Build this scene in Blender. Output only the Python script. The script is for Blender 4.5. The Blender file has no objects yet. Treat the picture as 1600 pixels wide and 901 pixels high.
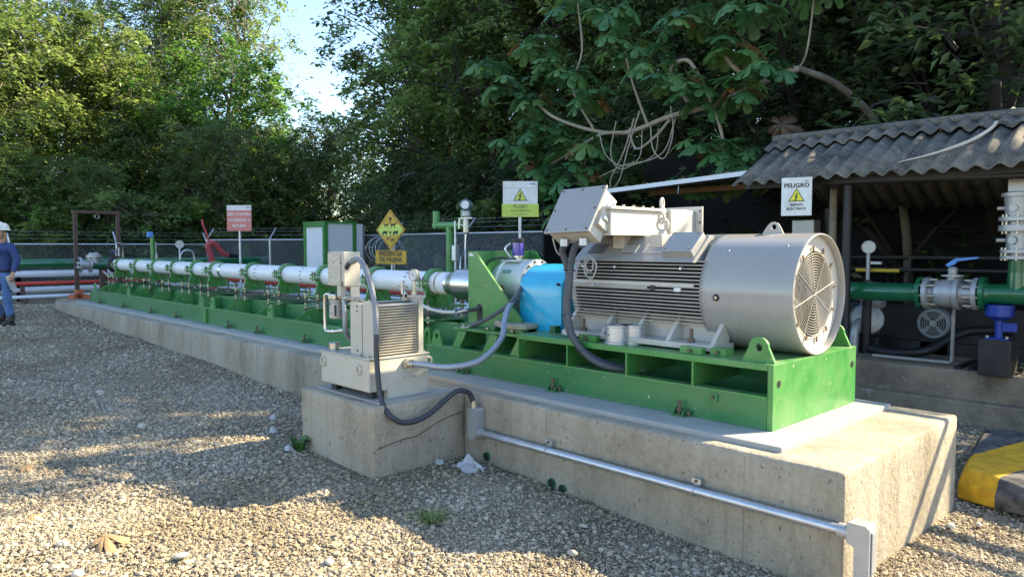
import bpy, bmesh, math, random
import numpy as np
from mathutils import Vector, Matrix
R = math.radians
SC = bpy.context.scene
COL = SC.collection

# ---------------------------------------------------------------- camera
cam_d = bpy.data.cameras.new('camera')
cam = bpy.data.objects.new('camera', cam_d); COL.objects.link(cam)
cam.location = (0.0, 0.0, 1.10)
cam.rotation_euler = (R(90 - 3.25), 0.0, R(46.2))
cam_d.sensor_fit = 'HORIZONTAL'; cam_d.sensor_width = 36.0
cam_d.lens = 1150.0 / 1600.0 * 36.0
cam_d.clip_start = 0.05; cam_d.clip_end = 2000.0
SC.camera = cam

# ---------------------------------------------------------------- sky, sun, exposure
SUN_AZ = 30.0      # degrees from +Y towards +X
SUN_EL = 36.6
world = bpy.data.worlds.new('World'); SC.world = world; world.use_nodes = True
wn = world.node_tree; wn.nodes.clear()
w_out = wn.nodes.new('ShaderNodeOutputWorld'); w_bg = wn.nodes.new('ShaderNodeBackground')
w_sky = wn.nodes.new('ShaderNodeTexSky'); w_sky.sky_type = 'NISHITA'; w_sky.sun_disc = False
w_sky.sun_elevation = R(SUN_EL); w_sky.sun_rotation = R(SUN_AZ)
w_sky.air_density = 1.0; w_sky.dust_density = 0.35; w_sky.ozone_density = 1.8
w_bg.inputs['Strength'].default_value = 0.11
wn.links.new(w_sky.outputs['Color'], w_bg.inputs['Color']); wn.links.new(w_bg.outputs['Background'], w_out.inputs['Surface'])
sun_d = bpy.data.lights.new('sun', 'SUN'); sun_d.energy = 4.5; sun_d.angle = R(0.53); sun_d.color = (1.0, 0.84, 0.57)
sun = bpy.data.objects.new('sun', sun_d); COL.objects.link(sun)
to_sun = Vector((math.sin(R(SUN_AZ)) * math.cos(R(SUN_EL)), math.cos(R(SUN_AZ)) * math.cos(R(SUN_EL)), math.sin(R(SUN_EL))))
sun.rotation_euler = to_sun.to_track_quat('Z', 'Y').to_euler(); sun.location = (10, 20, 30)
vs = SC.view_settings; vs.view_transform = 'Standard'; vs.look = 'None'; vs.gamma = 1.0; vs.exposure = 1.95
vs.use_curve_mapping = False
SC.cycles.use_denoising = True; SC.cycles.max_bounces = 7; SC.cycles.diffuse_bounces = 4; SC.cycles.glossy_bounces = 3
SC.cycles.transmission_bounces = 4; SC.cycles.transparent_max_bounces = 6
SC.cycles.caustics_reflective = False; SC.cycles.caustics_refractive = False

# ---------------------------------------------------------------- materials
def nn(t, typ, **kw):
    n = t.nodes.new(typ)
    for k, v in kw.items(): setattr(n, k, v)
    return n
MATS = {}
def mat(name, col, rough=0.6, metal=0.0, var=0.12, vscale=6.0, col2=None, mixs=None, mixw=0.08, bump=0.0, bscale=40.0,
        spec=0.5, streak=False, coat=0.0, emis=None, speck=None, speck_s=60.0, speck_t=0.72, objvar=0.0, alpha=None, rvar=0.15, dust=0.0, chip=None, chip_t=0.70):
    """Principled paint/metal/stone: tone variation, optional second colour in patches, specks and fine relief."""
    if name in MATS: return MATS[name]
    m = bpy.data.materials.new(name); m.use_nodes = True; t = m.node_tree; L = t.links
    b = t.nodes['Principled BSDF']
    b.inputs['Roughness'].default_value = rough; b.inputs['Metallic'].default_value = metal
    b.inputs['Specular IOR Level'].default_value = spec; b.inputs['Coat Weight'].default_value = coat
    tc = nn(t, 'ShaderNodeTexCoord'); geo = nn(t, 'ShaderNodeNewGeometry')
    mp = nn(t, 'ShaderNodeMapping'); L.new(geo.outputs['Position'], mp.inputs['Vector'])
    if streak: mp.inputs['Scale'].default_value = (1, 1, 0.12)
    n1 = nn(t, 'ShaderNodeTexNoise'); n1.inputs['Scale'].default_value = vscale; n1.inputs['Detail'].default_value = 6; n1.inputs['Roughness'].default_value = 0.62
    L.new(mp.outputs['Vector'], n1.inputs['Vector'])
    hsv = nn(t, 'ShaderNodeHueSaturation'); hsv.inputs['Color'].default_value = (*col, 1)
    mr = nn(t, 'ShaderNodeMapRange'); mr.inputs['From Min'].default_value = 0.25; mr.inputs['From Max'].default_value = 0.75
    mr.inputs['To Min'].default_value = 1 - var; mr.inputs['To Max'].default_value = 1 + var
    L.new(n1.outputs['Fac'], mr.inputs['Value']); L.new(mr.outputs['Result'], hsv.inputs['Value'])
    out = hsv.outputs['Color']
    if objvar:
        oi = nn(t, 'ShaderNodeObjectInfo'); mo = nn(t, 'ShaderNodeMapRange')
        mo.inputs['To Min'].default_value = 1 - objvar; mo.inputs['To Max'].default_value = 1 + objvar
        L.new(oi.outputs['Random'], mo.inputs['Value']); h2 = nn(t, 'ShaderNodeHueSaturation')
        L.new(mo.outputs['Result'], h2.inputs['Value']); L.new(out, h2.inputs['Color']); out = h2.outputs['Color']
    if col2 is not None:
        n2 = nn(t, 'ShaderNodeTexNoise'); n2.inputs['Scale'].default_value = mixs or vscale * 0.5; n2.inputs['Detail'].default_value = 8; n2.inputs['Roughness'].default_value = 0.7
        L.new(mp.outputs['Vector'], n2.inputs['Vector'])
        r2 = nn(t, 'ShaderNodeMapRange'); r2.inputs['From Min'].default_value = 0.52 - mixw; r2.inputs['From Max'].default_value = 0.60 + mixw
        L.new(n2.outputs['Fac'], r2.inputs['Value'])
        mx = nn(t, 'ShaderNodeMix', data_type='RGBA'); L.new(r2.outputs['Result'], mx.inputs[0]); L.new(out, mx.inputs[6]); mx.inputs[7].default_value = (*col2, 1)
        out = mx.outputs[2]
    if speck is not None:
        n3 = nn(t, 'ShaderNodeTexNoise'); n3.inputs['Scale'].default_value = speck_s; n3.inputs['Detail'].default_value = 3
        L.new(geo.outputs['Position'], n3.inputs['Vector'])
        r3 = nn(t, 'ShaderNodeMapRange'); r3.inputs['From Min'].default_value = speck_t; r3.inputs['From Max'].default_value = speck_t + 0.03
        L.new(n3.outputs['Fac'], r3.inputs['Value'])
        mx = nn(t, 'ShaderNodeMix', data_type='RGBA'); L.new(r3.outputs['Result'], mx.inputs[0]); L.new(out, mx.inputs[6]); mx.inputs[7].default_value = (*speck, 1)
        out = mx.outputs[2]
    if chip is not None:
        n5 = nn(t, 'ShaderNodeTexNoise'); n5.inputs['Scale'].default_value = 13; n5.inputs['Detail'].default_value = 8; n5.inputs['Roughness'].default_value = 0.7
        L.new(geo.outputs['Position'], n5.inputs['Vector'])
        r5 = nn(t, 'ShaderNodeMapRange'); r5.inputs['From Min'].default_value = chip_t; r5.inputs['From Max'].default_value = chip_t + 0.025; L.new(n5.outputs['Fac'], r5.inputs['Value'])
        mx = nn(t, 'ShaderNodeMix', data_type='RGBA'); L.new(r5.outputs['Result'], mx.inputs[0]); L.new(out, mx.inputs[6]); mx.inputs[7].default_value = (*chip, 1); out = mx.outputs[2]
    if dust:
        sx = nn(t, 'ShaderNodeSeparateXYZ'); L.new(geo.outputs['Normal'], sx.inputs[0])
        n6 = nn(t, 'ShaderNodeTexNoise'); n6.inputs['Scale'].default_value = 7; n6.inputs['Detail'].default_value = 7; L.new(geo.outputs['Position'], n6.inputs['Vector'])
        r6 = nn(t, 'ShaderNodeMapRange'); r6.inputs['From Min'].default_value = 0.2; r6.inputs['From Max'].default_value = 1.0; r6.inputs['To Min'].default_value = 0.10; r6.inputs['To Max'].default_value = 0.9; L.new(sx.outputs['Z'], r6.inputs['Value'])
        m6 = nn(t, 'ShaderNodeMapRange'); m6.inputs['From Min'].default_value = 0.35; m6.inputs['From Max'].default_value = 0.75; m6.inputs['To Max'].default_value = dust; L.new(n6.outputs['Fac'], m6.inputs['Value'])
        mu = nn(t, 'ShaderNodeMath', operation='MULTIPLY'); L.new(r6.outputs[0], mu.inputs[0]); L.new(m6.outputs[0], mu.inputs[1])
        mx = nn(t, 'ShaderNodeMix', data_type='RGBA'); L.new(mu.outputs[0], mx.inputs[0]); L.new(out, mx.inputs[6]); mx.inputs[7].default_value = (0.36, 0.31, 0.22, 1); out = mx.outputs[2]
    L.new(out, b.inputs['Base Color'])
    rr = nn(t, 'ShaderNodeMapRange'); rr.inputs['To Min'].default_value = max(0.02, rough * (1 - rvar)); rr.inputs['To Max'].default_value = min(1, rough * (1 + rvar))
    L.new(n1.outputs['Fac'], rr.inputs['Value']); L.new(rr.outputs['Result'], b.inputs['Roughness'])
    if bump:
        n4 = nn(t, 'ShaderNodeTexNoise'); n4.inputs['Scale'].default_value = bscale; n4.inputs['Detail'].default_value = 5
        L.new(geo.outputs['Position'], n4.inputs['Vector'])
        bp = nn(t, 'ShaderNodeBump'); bp.inputs['Strength'].default_value = bump; bp.inputs['Distance'].default_value = 0.01
        L.new(n4.outputs['Fac'], bp.inputs['Height']); L.new(bp.outputs['Normal'], b.inputs['Normal'])
    if alpha is not None: b.inputs['Alpha'].default_value = alpha
    if emis: b.inputs['Emission Color'].default_value = (*emis, 1); b.inputs['Emission Strength'].default_value = 1
    MATS[name] = m
    return m

GREEN = mat('shaded_green_enamel', (0.030, 0.185, 0.056), 0.33, var=0.16, vscale=5, col2=(0.055, 0.19, 0.07), mixs=3, bump=0.05, bscale=25, speck=(0.42, 0.46, 0.34), speck_s=34, speck_t=0.70, coat=0.1, dust=0.55, chip=(0.17, 0.10, 0.055), chip_t=0.712)  # darker copy of the skid green, its shaded tone put into the colour
GREENB = mat('sunlit_green_enamel', (0.046, 0.235, 0.048), 0.36, var=0.18, vscale=6, col2=(0.11, 0.27, 0.085), mixs=3.5, mixw=0.10, bump=0.08, bscale=18, speck=(0.42, 0.45, 0.33), speck_s=30, speck_t=0.695, coat=0.1, rvar=0.5, dust=0.55, chip=(0.17, 0.10, 0.055), chip_t=0.712)  # lighter copy of the same green, sunlit tone put into the colour
GREEND = mat('dark_green_pipe_paint', (0.012, 0.12, 0.05), 0.22, var=0.15, vscale=4, coat=0.4)
MGREY = mat('motor_grey_paint', (0.31, 0.307, 0.295), 0.27, var=0.05, vscale=3, bump=0.015, bscale=12, coat=0.3, rvar=0.3, speck=(0.15, 0.13, 0.11), speck_s=40, speck_t=0.73, dust=0.35)
MCREAM = mat('motor_light_grey_paint', (0.52, 0.495, 0.44), 0.42, var=0.08, vscale=5, col2=(0.48, 0.45, 0.38), mixs=4, mixw=.08, bump=0.05, bscale=60, speck=(0.25, 0.22, 0.17), speck_s=50, speck_t=0.72)
BEIGE = mat('beige_machine_paint', (0.50, 0.465, 0.385), 0.45, var=0.08, vscale=6, bump=0.03, bscale=60, speck=(0.18, 0.16, 0.13), speck_s=55, speck_t=0.74, dust=0.3, chip=(0.20, 0.15, 0.10), chip_t=0.715)
BEIGEDIRT = mat('beige_paint_with_grime', (0.52, 0.48, 0.38), 0.55, var=0.1, vscale=8, speck=(0.10, 0.09, 0.07), speck_s=75, speck_t=0.58)
BLUE = mat('blue_guard_paint', (0.022, 0.42, 0.66), 0.27, var=0.10, vscale=5, coat=0.4, col2=(0.05, 0.40, 0.60), mixs=4, bump=0.06, bscale=7, speck=(0.45, 0.55, 0.6), speck_s=45, speck_t=0.735)
WHITE = mat('white_pump_paint', (0.78, 0.79, 0.79), 0.42, var=0.05, vscale=4, speck=(0.25, 0.14, 0.08), speck_s=20, speck_t=0.73, chip=(0.3, 0.24, 0.18), chip_t=0.725, dust=0.25)
WPIPE = mat('white_line_paint', (0.68, 0.72, 0.78), 0.35, var=0.06, vscale=3)
RPIPE = mat('red_line_paint', (0.55, 0.05, 0.03), 0.4, var=0.1, vscale=3)
REDM = mat('faded_red_paint', (0.42, 0.07, 0.08), 0.45, var=0.15, vscale=8)
STEEL = mat('galvanised_steel', (0.50, 0.52, 0.55), 0.38, 0.75, var=0.16, vscale=14)
SSTEEL = mat('stainless_steel', (0.62, 0.60, 0.56), 0.28, 1.0, var=0.1, vscale=10)
CAST = mat('silver_valve_paint', (0.40, 0.405, 0.41), 0.40, 0.35, var=0.12, vscale=12, bump=0.08, bscale=60)
BOLT = mat('rusty_bolt_steel', (0.16, 0.12, 0.09), 0.6, 0.5, var=0.3, vscale=25)
ZINC = mat('zinc_nut', (0.55, 0.50, 0.40), 0.4, 0.8, var=0.2, vscale=30)
RUST = mat('rust_brown_steel', (0.10, 0.06, 0.045), 0.75, 0.1, var=0.3, vscale=10, bump=0.1)
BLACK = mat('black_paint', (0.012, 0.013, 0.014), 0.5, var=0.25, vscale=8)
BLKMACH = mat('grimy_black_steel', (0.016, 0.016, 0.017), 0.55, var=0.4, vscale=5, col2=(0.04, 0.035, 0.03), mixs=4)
RUBBER = mat('grey_rubber_hose', (0.085, 0.095, 0.11), 0.55, var=0.15, vscale=20)
RUBBERD = mat('dark_rubber_cable', (0.035, 0.04, 0.048), 0.5, var=0.15, vscale=20)
BRAID = mat('braided_steel_hose', (0.42, 0.44, 0.48), 0.36, 0.7, var=0.45, vscale=120, bump=0.5, bscale=220)
CABLEG = mat('light_grey_wire', (0.5, 0.5, 0.48), 0.5)
GLASSP = mat('violet_oil_cup', (0.07, 0.05, 0.35), 0.12, var=0.1, coat=0.6)
def concrete(name, lo, mid, hi, pit=(0.15, 0.125, 0.095), vert=0.35):
    m = bpy.data.materials.new(name); m.use_nodes = True; t = m.node_tree; L = t.links; b = t.nodes['Principled BSDF']; b.inputs['Roughness'].default_value = 0.92; b.inputs['Specular IOR Level'].default_value = 0.25
    geo = nn(t, 'ShaderNodeNewGeometry'); mp = nn(t, 'ShaderNodeMapping'); mp.inputs['Scale'].default_value = (1, 1, vert); L.new(geo.outputs['Position'], mp.inputs['Vector'])
    def noise(s, d, src, r=0.65):
        n = nn(t, 'ShaderNodeTexNoise'); n.inputs['Scale'].default_value = s; n.inputs['Detail'].default_value = d; n.inputs['Roughness'].default_value = r; L.new(src, n.inputs['Vector']); return n.outputs['Fac']
    big = noise(1.7, 8, mp.outputs['Vector'], 0.72); fine = noise(26, 6, geo.outputs['Position'], 0.7); pits = noise(75, 2, mp.outputs['Vector'], 0.5); stain = noise(0.55, 4, geo.outputs['Position'])
    ad = nn(t, 'ShaderNodeMath', operation='MULTIPLY_ADD'); ad.inputs[1].default_value = 0.35; L.new(fine, ad.inputs[0]); L.new(big, ad.inputs[2])
    a2 = nn(t, 'ShaderNodeMath', operation='MULTIPLY_ADD'); a2.inputs[1].default_value = 0.45; L.new(stain, a2.inputs[0]); L.new(ad.outputs[0], a2.inputs[2])
    cr = nn(t, 'ShaderNodeValToRGB'); L.new(a2.outputs[0], cr.inputs['Fac']); e = cr.color_ramp.elements
    e[0].position = 0.66; e[0].color = (*lo, 1); e[1].position = 1.12 if False else 1.0; e[1].color = (*hi, 1); k = e.new(0.84); k.color = (*mid, 1)
    m3 = nn(t, 'ShaderNodeMapping'); m3.inputs['Scale'].default_value = (1, 1, 0.06); L.new(geo.outputs['Position'], m3.inputs['Vector']); run = noise(7.5, 5, m3.outputs['Vector'], 0.6)
    rn = nn(t, 'ShaderNodeMapRange'); rn.inputs['From Min'].default_value = 0.56; rn.inputs['From Max'].default_value = 0.72; rn.inputs['To Max'].default_value = 0.55; L.new(run, rn.inputs['Value'])
    xr = nn(t, 'ShaderNodeMix', data_type='RGBA'); L.new(rn.outputs[0], xr.inputs[0]); L.new(cr.outputs['Color'], xr.inputs[6]); xr.inputs[7].default_value = (*lo, 1)
    pr = nn(t, 'ShaderNodeMapRange'); pr.inputs['From Min'].default_value = 0.665; pr.inputs['From Max'].default_value = 0.74; L.new(pits, pr.inputs['Value'])
    mx = nn(t, 'ShaderNodeMix', data_type='RGBA'); L.new(pr.outputs[0], mx.inputs[0]); L.new(xr.outputs[2], mx.inputs[6]); mx.inputs[7].default_value = (*pit, 1); L.new(mx.outputs[2], b.inputs['Base Color'])
    hs = nn(t, 'ShaderNodeMath', operation='SUBTRACT'); L.new(fine, hs.inputs[0]); L.new(pr.outputs[0], hs.inputs[1])
    bp = nn(t, 'ShaderNodeBump'); bp.inputs['Strength'].default_value = 0.85; bp.inputs['Distance'].default_value = 0.016; L.new(hs.outputs[0], bp.inputs['Height']); L.new(bp.outputs['Normal'], b.inputs['Normal'])
    MATS[name] = m; return m
CONC = concrete('board_cast_concrete', (0.19, 0.160, 0.115), (0.325, 0.280, 0.208), (0.42, 0.37, 0.285))
CONCTOP = mat('trowelled_concrete', (0.46, 0.41, 0.32), 0.85, var=0.14, vscale=3, col2=(0.37, 0.34, 0.28), mixs=2.5, bump=0.25, bscale=70, speck=(0.2, 0.17, 0.13), speck_s=60, speck_t=0.71)
GROUT = mat('grey_grout', (0.37, 0.355, 0.32), 0.8, var=0.12, vscale=5, col2=(0.33, 0.33, 0.32), mixs=6, bump=0.2, bscale=60)
CONCOLD = mat('worn_concrete', (0.30, 0.24, 0.165), 0.9, var=0.3, vscale=2.5, col2=(0.13, 0.105, 0.075), mixs=2.2, bump=0.5, bscale=25, speck=(0.30, 0.27, 0.22), speck_s=9, speck_t=0.66)
ASBEST = mat('weathered_fibre_cement', (0.165, 0.150, 0.122), 0.95, var=0.35, vscale=11, col2=(0.030, 0.031, 0.034), mixs=3.2, mixw=0.12, bump=0.5, bscale=70, speck=(0.34, 0.32, 0.27), speck_s=55, speck_t=0.64)
WOOD = mat('raw_timber', (0.20, 0.12, 0.06), 0.85, var=0.3, vscale=12)
SHEETW = mat('white_roof_sheet', (0.62, 0.66, 0.72), 0.4, var=0.06)
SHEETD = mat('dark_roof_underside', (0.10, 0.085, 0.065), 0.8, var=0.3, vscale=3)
YELLOW = mat('yellow_sign_paint', (0.62, 0.36, 0.02), 0.55, var=0.12, vscale=14, col2=(0.34, 0.22, 0.04), mixs=12, mixw=0.06)
SIGNW = mat('white_sign_face', (0.72, 0.73, 0.72), 0.45, var=0.07, vscale=9, col2=(0.60, 0.58, 0.53), mixs=7, mixw=.08)
SIGNP = mat('faded_red_print', (0.62, 0.20, 0.17), 0.5, var=0.10)
SIGNG = mat('yellow_green_print', (0.52, 0.62, 0.10), 0.5, var=0.06)
SIGNY = mat('signal_yellow_print', (0.75, 0.68, 0.03), 0.5, var=0.05)
INK = mat('black_print', (0.02, 0.02, 0.02), 0.6)
INKF = mat('faded_dark_print', (0.10, 0.11, 0.05), 0.6)
INKB = mat('blue_print', (0.05, 0.10, 0.30), 0.6)
INKW = mat('faded_white_print', (0.72, 0.66, 0.64), 0.6)
NAVY = mat('valve_blue_paint', (0.015, 0.045, 0.30), 0.4, var=0.12)
HANDLE = mat('blue_lever_plastic', (0.08, 0.25, 0.62), 0.4)
BRICK = mat('orange_brick', (0.45, 0.13, 0.05), 0.9, var=0.2, vscale=14, bump=0.3)
STONE = mat('pale_river_stone', (0.46, 0.42, 0.34), 0.85, var=0.2, vscale=9, bump=0.2, bscale=40, objvar=0.28)
PAPER = mat('white_litter', (0.42, 0.42, 0.41), 0.7, var=0.08)
DRYLEAF = mat('dry_leaf', (0.34, 0.22, 0.11), 0.8, var=0.25, vscale=30)
BARK = mat('grey_bark', (0.13, 0.11, 0.085), 0.9, var=0.3, vscale=4, col2=(0.20, 0.18, 0.15), bump=0.5, bscale=20)
BARKP = mat('pale_bark', (0.32, 0.28, 0.22), 0.85, var=0.25, vscale=3, bump=0.3, bscale=15)
BARKD = mat('dark_bark', (0.035, 0.03, 0.025), 0.9, var=0.3, vscale=4, bump=0.5, bscale=20)

# ---------------------------------------------------------------- mesh helpers
ORG = {}
class MB:
    def __init__(s): s.v = []; s.f = []; s.s = []
    def add(s, vs_, fs, sm=False):
        o = len(s.v); s.v.extend([tuple(p) for p in vs_])
        for f in fs: s.f.append(tuple(i + o for i in f)); s.s.append(sm)
        return s
    def box(s, x0, x1, y0, y1, z0, z1):
        v = [(x, y, z) for x in (x0, x1) for y in (y0, y1) for z in (z0, z1)]
        return s.add(v, [(0, 1, 3, 2), (4, 6, 7, 5), (0, 4, 5, 1), (2, 3, 7, 6), (0, 2, 6, 4), (1, 5, 7, 3)])
    def obox(s, c, size, m):
        h = [d / 2 for d in size]; c = Vector(c)
        v = [c + m @ Vector((x * h[0], y * h[1], z * h[2])) for x in (-1, 1) for y in (-1, 1) for z in (-1, 1)]
        return s.add(v, [(0, 1, 3, 2), (4, 6, 7, 5), (0, 4, 5, 1), (2, 3, 7, 6), (0, 2, 6, 4), (1, 5, 7, 3)])
    def lathe(s, prof, o, axis=(0, 0, 1), n=20, caps=True, flat=False):
        """prof: (radius, height) list along axis from o."""
        o = Vector(o); a = Vector(axis).normalized()
        u = a.orthogonal().normalized(); w = a.cross(u)
        ring = [(math.cos(2 * math.pi * k / n), math.sin(2 * math.pi * k / n)) for k in range(n)]
        for (r0, h0), (r1, h1) in zip(prof[:-1], prof[1:]):
            v = [o + a * h0 + (u * c + w * d) * r0 for c, d in ring] + [o + a * h1 + (u * c + w * d) * r1 for c, d in ring]
            s.add(v, [(k, (k + 1) % n, n + (k + 1) % n, n + k) for k in range(n)], not flat)
        if caps:
            for (r, h), rev in ((prof[0], True), (prof[-1], False)):
                if r > 1e-6:
                    v = [o + a * h + (u * c + w * d) * r for c, d in ring]
                    s.add(v, [tuple(range(n))[::-1] if rev else tuple(range(n))])
        return s
    def cyl(s, p0, p1, r, n=16, r1=None, caps=True):
        p0 = Vector(p0); p1 = Vector(p1); d = p1 - p0
        return s.lathe([(r, 0), (r if r1 is None else r1, d.length)], p0, d, n, caps)
    def hexn(s, p0, p1, r):
        p0 = Vector(p0); p1 = Vector(p1); d = p1 - p0
        return s.lathe([(r, 0), (r, d.length)], p0, d, 6, True, True)
    def tube(s, pts, r, n=8, caps=True, closed=False):
        pts = [Vector(p) for p in pts]; N = len(pts)
        rs = r if isinstance(r, (list, tuple)) else [r] * N
        tang = []
        for i in range(N):
            a = pts[(i - 1) % N] if (closed or i > 0) else pts[i]
            b = pts[(i + 1) % N] if (closed or i < N - 1) else pts[i]
            tang.append((b - a).normalized())
        u = tang[0].orthogonal().normalized(); rings = []
        for i in range(N):
            u = (u - tang[i] * u.dot(tang[i])).normalized(); w = tang[i].cross(u)
            rings.append([pts[i] + (u * math.cos(2 * math.pi * k / n) + w * math.sin(2 * math.pi * k / n)) * rs[i] for k in range(n)])
        v = [p for rg in rings for p in rg]
        fs = []
        for i in range(N if closed else N - 1):
            j = (i + 1) % N
            fs += [(i * n + k, i * n + (k + 1) % n, j * n + (k + 1) % n, j * n + k) for k in range(n)]
        s.add(v, fs, True)
        if caps and not closed:
            s.add(rings[0], [tuple(range(n))[::-1]]); s.add(rings[-1], [tuple(range(n))])
        return s
    def torus(s, c, axis, Rr, r, n=24, m=6, a0=0, a1=360):
        c = Vector(c); a = Vector(axis).normalized(); u = a.orthogonal().normalized(); w = a.cross(u)
        full = abs(a1 - a0) >= 360; k = n if full else n + 1
        pts = [c + (u * math.cos(R(a0 + (a1 - a0) * i / n)) + w * math.sin(R(a0 + (a1 - a0) * i / n))) * Rr for i in range(k)]
        return s.tube(pts, r, m, closed=full)
    def prism(s, poly, plane, a0, a1, hole=None):
        """poly in plane ('xz','yz','xy') extruded along the third axis."""
        def P(p, a): return {'xz': (p[0], a, p[1]), 'yz': (a, p[0], p[1]), 'xy': (p[0], p[1], a)}[plane]
        n = len(poly)
        s.add([P(p, a0) for p in poly] + [P(p, a1) for p in poly], [(k, (k + 1) % n, n + (k + 1) % n, n + k) for k in range(n)])
        s.add([P(p, a0) for p in poly], [tuple(range(n))[::-1]]); s.add([P(p, a1) for p in poly], [tuple(range(n))])
        return s
    def holed(s, poly, hc, hr, plane, a0, a1, n=14):
        """plate with a round hole: poly is convex around the hole centre."""
        def P(p, a): return {'xz': (p[0], a, p[1]), 'yz': (a, p[0], p[1]), 'xy': (p[0], p[1], a)}[plane]
        outer = []
        for k in range(n):
            t = 2 * math.pi * k / n; d = (math.cos(t), math.sin(t)); best = None
            for i in range(len(poly)):
                p, q = poly[i], poly[(i + 1) % len(poly)]; ex, ey = q[0] - p[0], q[1] - p[1]
                den = d[0] * ey - d[1] * ex
                if abs(den) < 1e-9: continue
                tt = ((p[0] - hc[0]) * ey - (p[1] - hc[1]) * ex) / den; uu = ((p[0] - hc[0]) * d[1] - (p[1] - hc[1]) * d[0]) / den
                if tt > 0 and -1e-6 <= uu <= 1 + 1e-6 and (best is None or tt < best): best = tt
            outer.append((t, (hc[0] + d[0] * best, hc[1] + d[1] * best)))
        for p in poly: outer.append((math.atan2(p[1] - hc[1], p[0] - hc[0]) % (2 * math.pi), p))
        outer.sort(key=lambda q: q[0]); O = [q[1] for q in outer]; I = [(hc[0] + hr * math.cos(q[0]), hc[1] + hr * math.sin(q[0])) for q in outer]
        m = len(O)
        for a, rev in ((a0, True), (a1, False)):
            s.add([P(p, a) for p in O] + [P(p, a) for p in I], [((k, (k + 1) % m, m + (k + 1) % m, m + k)[::-1] if rev else (k, (k + 1) % m, m + (k + 1) % m, m + k)) for k in range(m)])
        s.add([P(p, a0) for p in O] + [P(p, a1) for p in O], [(k, (k + 1) % m, m + (k + 1) % m, m + k) for k in range(m)])
        s.add([P(p, a0) for p in I] + [P(p, a1) for p in I], [(k, (k + 1) % m, m + (k + 1) % m, m + k) for k in range(m)], True)
        return s
    def sphere(s, c, r, sc=(1, 1, 1), n=12, m=8, m3=None):
        c = Vector(c); v = []; fs = []
        M = m3 or Matrix.Identity(3)
        for i in range(m + 1):
            t = math.pi * i / m
            for k in range(n):
                p = 2 * math.pi * k / n
                v.append(c + M @ Vector((r * sc[0] * math.sin(t) * math.cos(p), r * sc[1] * math.sin(t) * math.sin(p), r * sc[2] * math.cos(t))))
        for i in range(m):
            for k in range(n): fs.append((i * n + k, (i + 1) * n + k, (i + 1) * n + (k + 1) % n, i * n + (k + 1) % n))
        return s.add(v, fs, True)
    def build(s, name, m, parent=None, bevel=0.0, seg=2, loc=None):
        me = bpy.data.meshes.new(name)
        o = bpy.data.objects.new(name, me)
        org = ORG.get(parent.name, Vector((0, 0, 0))) if parent else (Vector(loc) if loc else Vector((0, 0, 0)))
        me.from_pydata([(p[0] - org[0], p[1] - org[1], p[2] - org[2]) for p in s.v], [], s.f)
        me.polygons.foreach_set('use_smooth', s.s)
        me.materials.append(m); me.validate(); me.update()
        bm = bmesh.new(); bm.from_mesh(me); bmesh.ops.recalc_face_normals(bm, faces=bm.faces); bm.to_mesh(me); bm.free()
        COL.objects.link(o)
        if parent: o.parent = parent
        else: o.location = org
        ORG[o.name] = org
        if bevel:
            bv = o.modifiers.new('edge', 'BEVEL'); bv.width = bevel; bv.segments = seg; bv.limit_method = 'ANGLE'; bv.angle_limit = R(40)
        return o
def rough_block(name, x0, x1, y0, y1, z0, z1, m, parent=None, loc=None, seed=0, step=0.09):
    """cast block whose arrises are worn and chipped"""
    rs = random.Random(seed); bm = bmesh.new(); org = ORG.get(parent.name, Vector((0, 0, 0))) if parent else Vector(loc)
    bmesh.ops.create_cube(bm, size=1.0)
    for v in bm.verts: v.co = Vector((x0 + (v.co.x + .5) * (x1 - x0), y0 + (v.co.y + .5) * (y1 - y0), z0 + (v.co.z + .5) * (z1 - z0)))
    for ax, a, b in ((0, x0, x1), (1, y0, y1), (2, z0, z1)):
        cuts = [a + .018, b - .018] + [a + (b - a) * (k + rs.uniform(-.3, .3)) / max(1, round((b - a) / step)) for k in range(1, max(1, round((b - a) / step)))]
        nrm = [0, 0, 0]; nrm[ax] = 1
        for c in cuts:
            co = [0, 0, 0]; co[ax] = c
            bmesh.ops.bisect_plane(bm, geom=bm.verts[:] + bm.edges[:] + bm.faces[:], plane_co=co, plane_no=nrm, dist=1e-5)
    mid = Vector(((x0 + x1) / 2, (y0 + y1) / 2, (z0 + z1) / 2))
    for v in bm.verts:
        on = [abs(v.co[k] - q) < 1e-4 for k, q in ((0, x0), (0, x1), (1, y0), (1, y1), (2, z0), (2, z1))]
        if sum(on) >= 2 and v.co.z > z0 + .01:
            d = rs.uniform(.002, .008) if rs.random() > .07 else rs.uniform(.010, .017)
            for k in range(3):
                if on[2 * k]: v.co[k] += d
                if on[2 * k + 1]: v.co[k] -= d
        else:
            for k in range(3):
                if on[2 * k] or on[2 * k + 1]: v.co[k] += rs.uniform(-.0012, .0012)
        v.co -= org
    me = bpy.data.meshes.new(name); bm.to_mesh(me); bm.free(); me.materials.append(m); me.polygons.foreach_set('use_smooth', [True] * len(me.polygons)); me.update()
    o = bpy.data.objects.new(name, me); COL.objects.link(o)
    if parent: o.parent = parent
    else: o.location = org
    ORG[o.name] = org; return o
def thing(name, label, cat, loc=(0, 0, 0), group=None, rz=0.0):
    o = bpy.data.objects.new(name, None); COL.objects.link(o); o.location = loc; o.rotation_euler.z = rz
    o.empty_display_size = 0.1; ORG[o.name] = Vector(loc)
    tag(o, label, cat, group); return o
def tag(o, label, cat=None, group=None, kind=None):
    if label: o['label'] = label
    if cat: o['category'] = cat
    if group: o['group'] = group
    if kind: o['kind'] = kind
    return o
def struct(o): o['kind'] = 'structure'; return o
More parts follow.
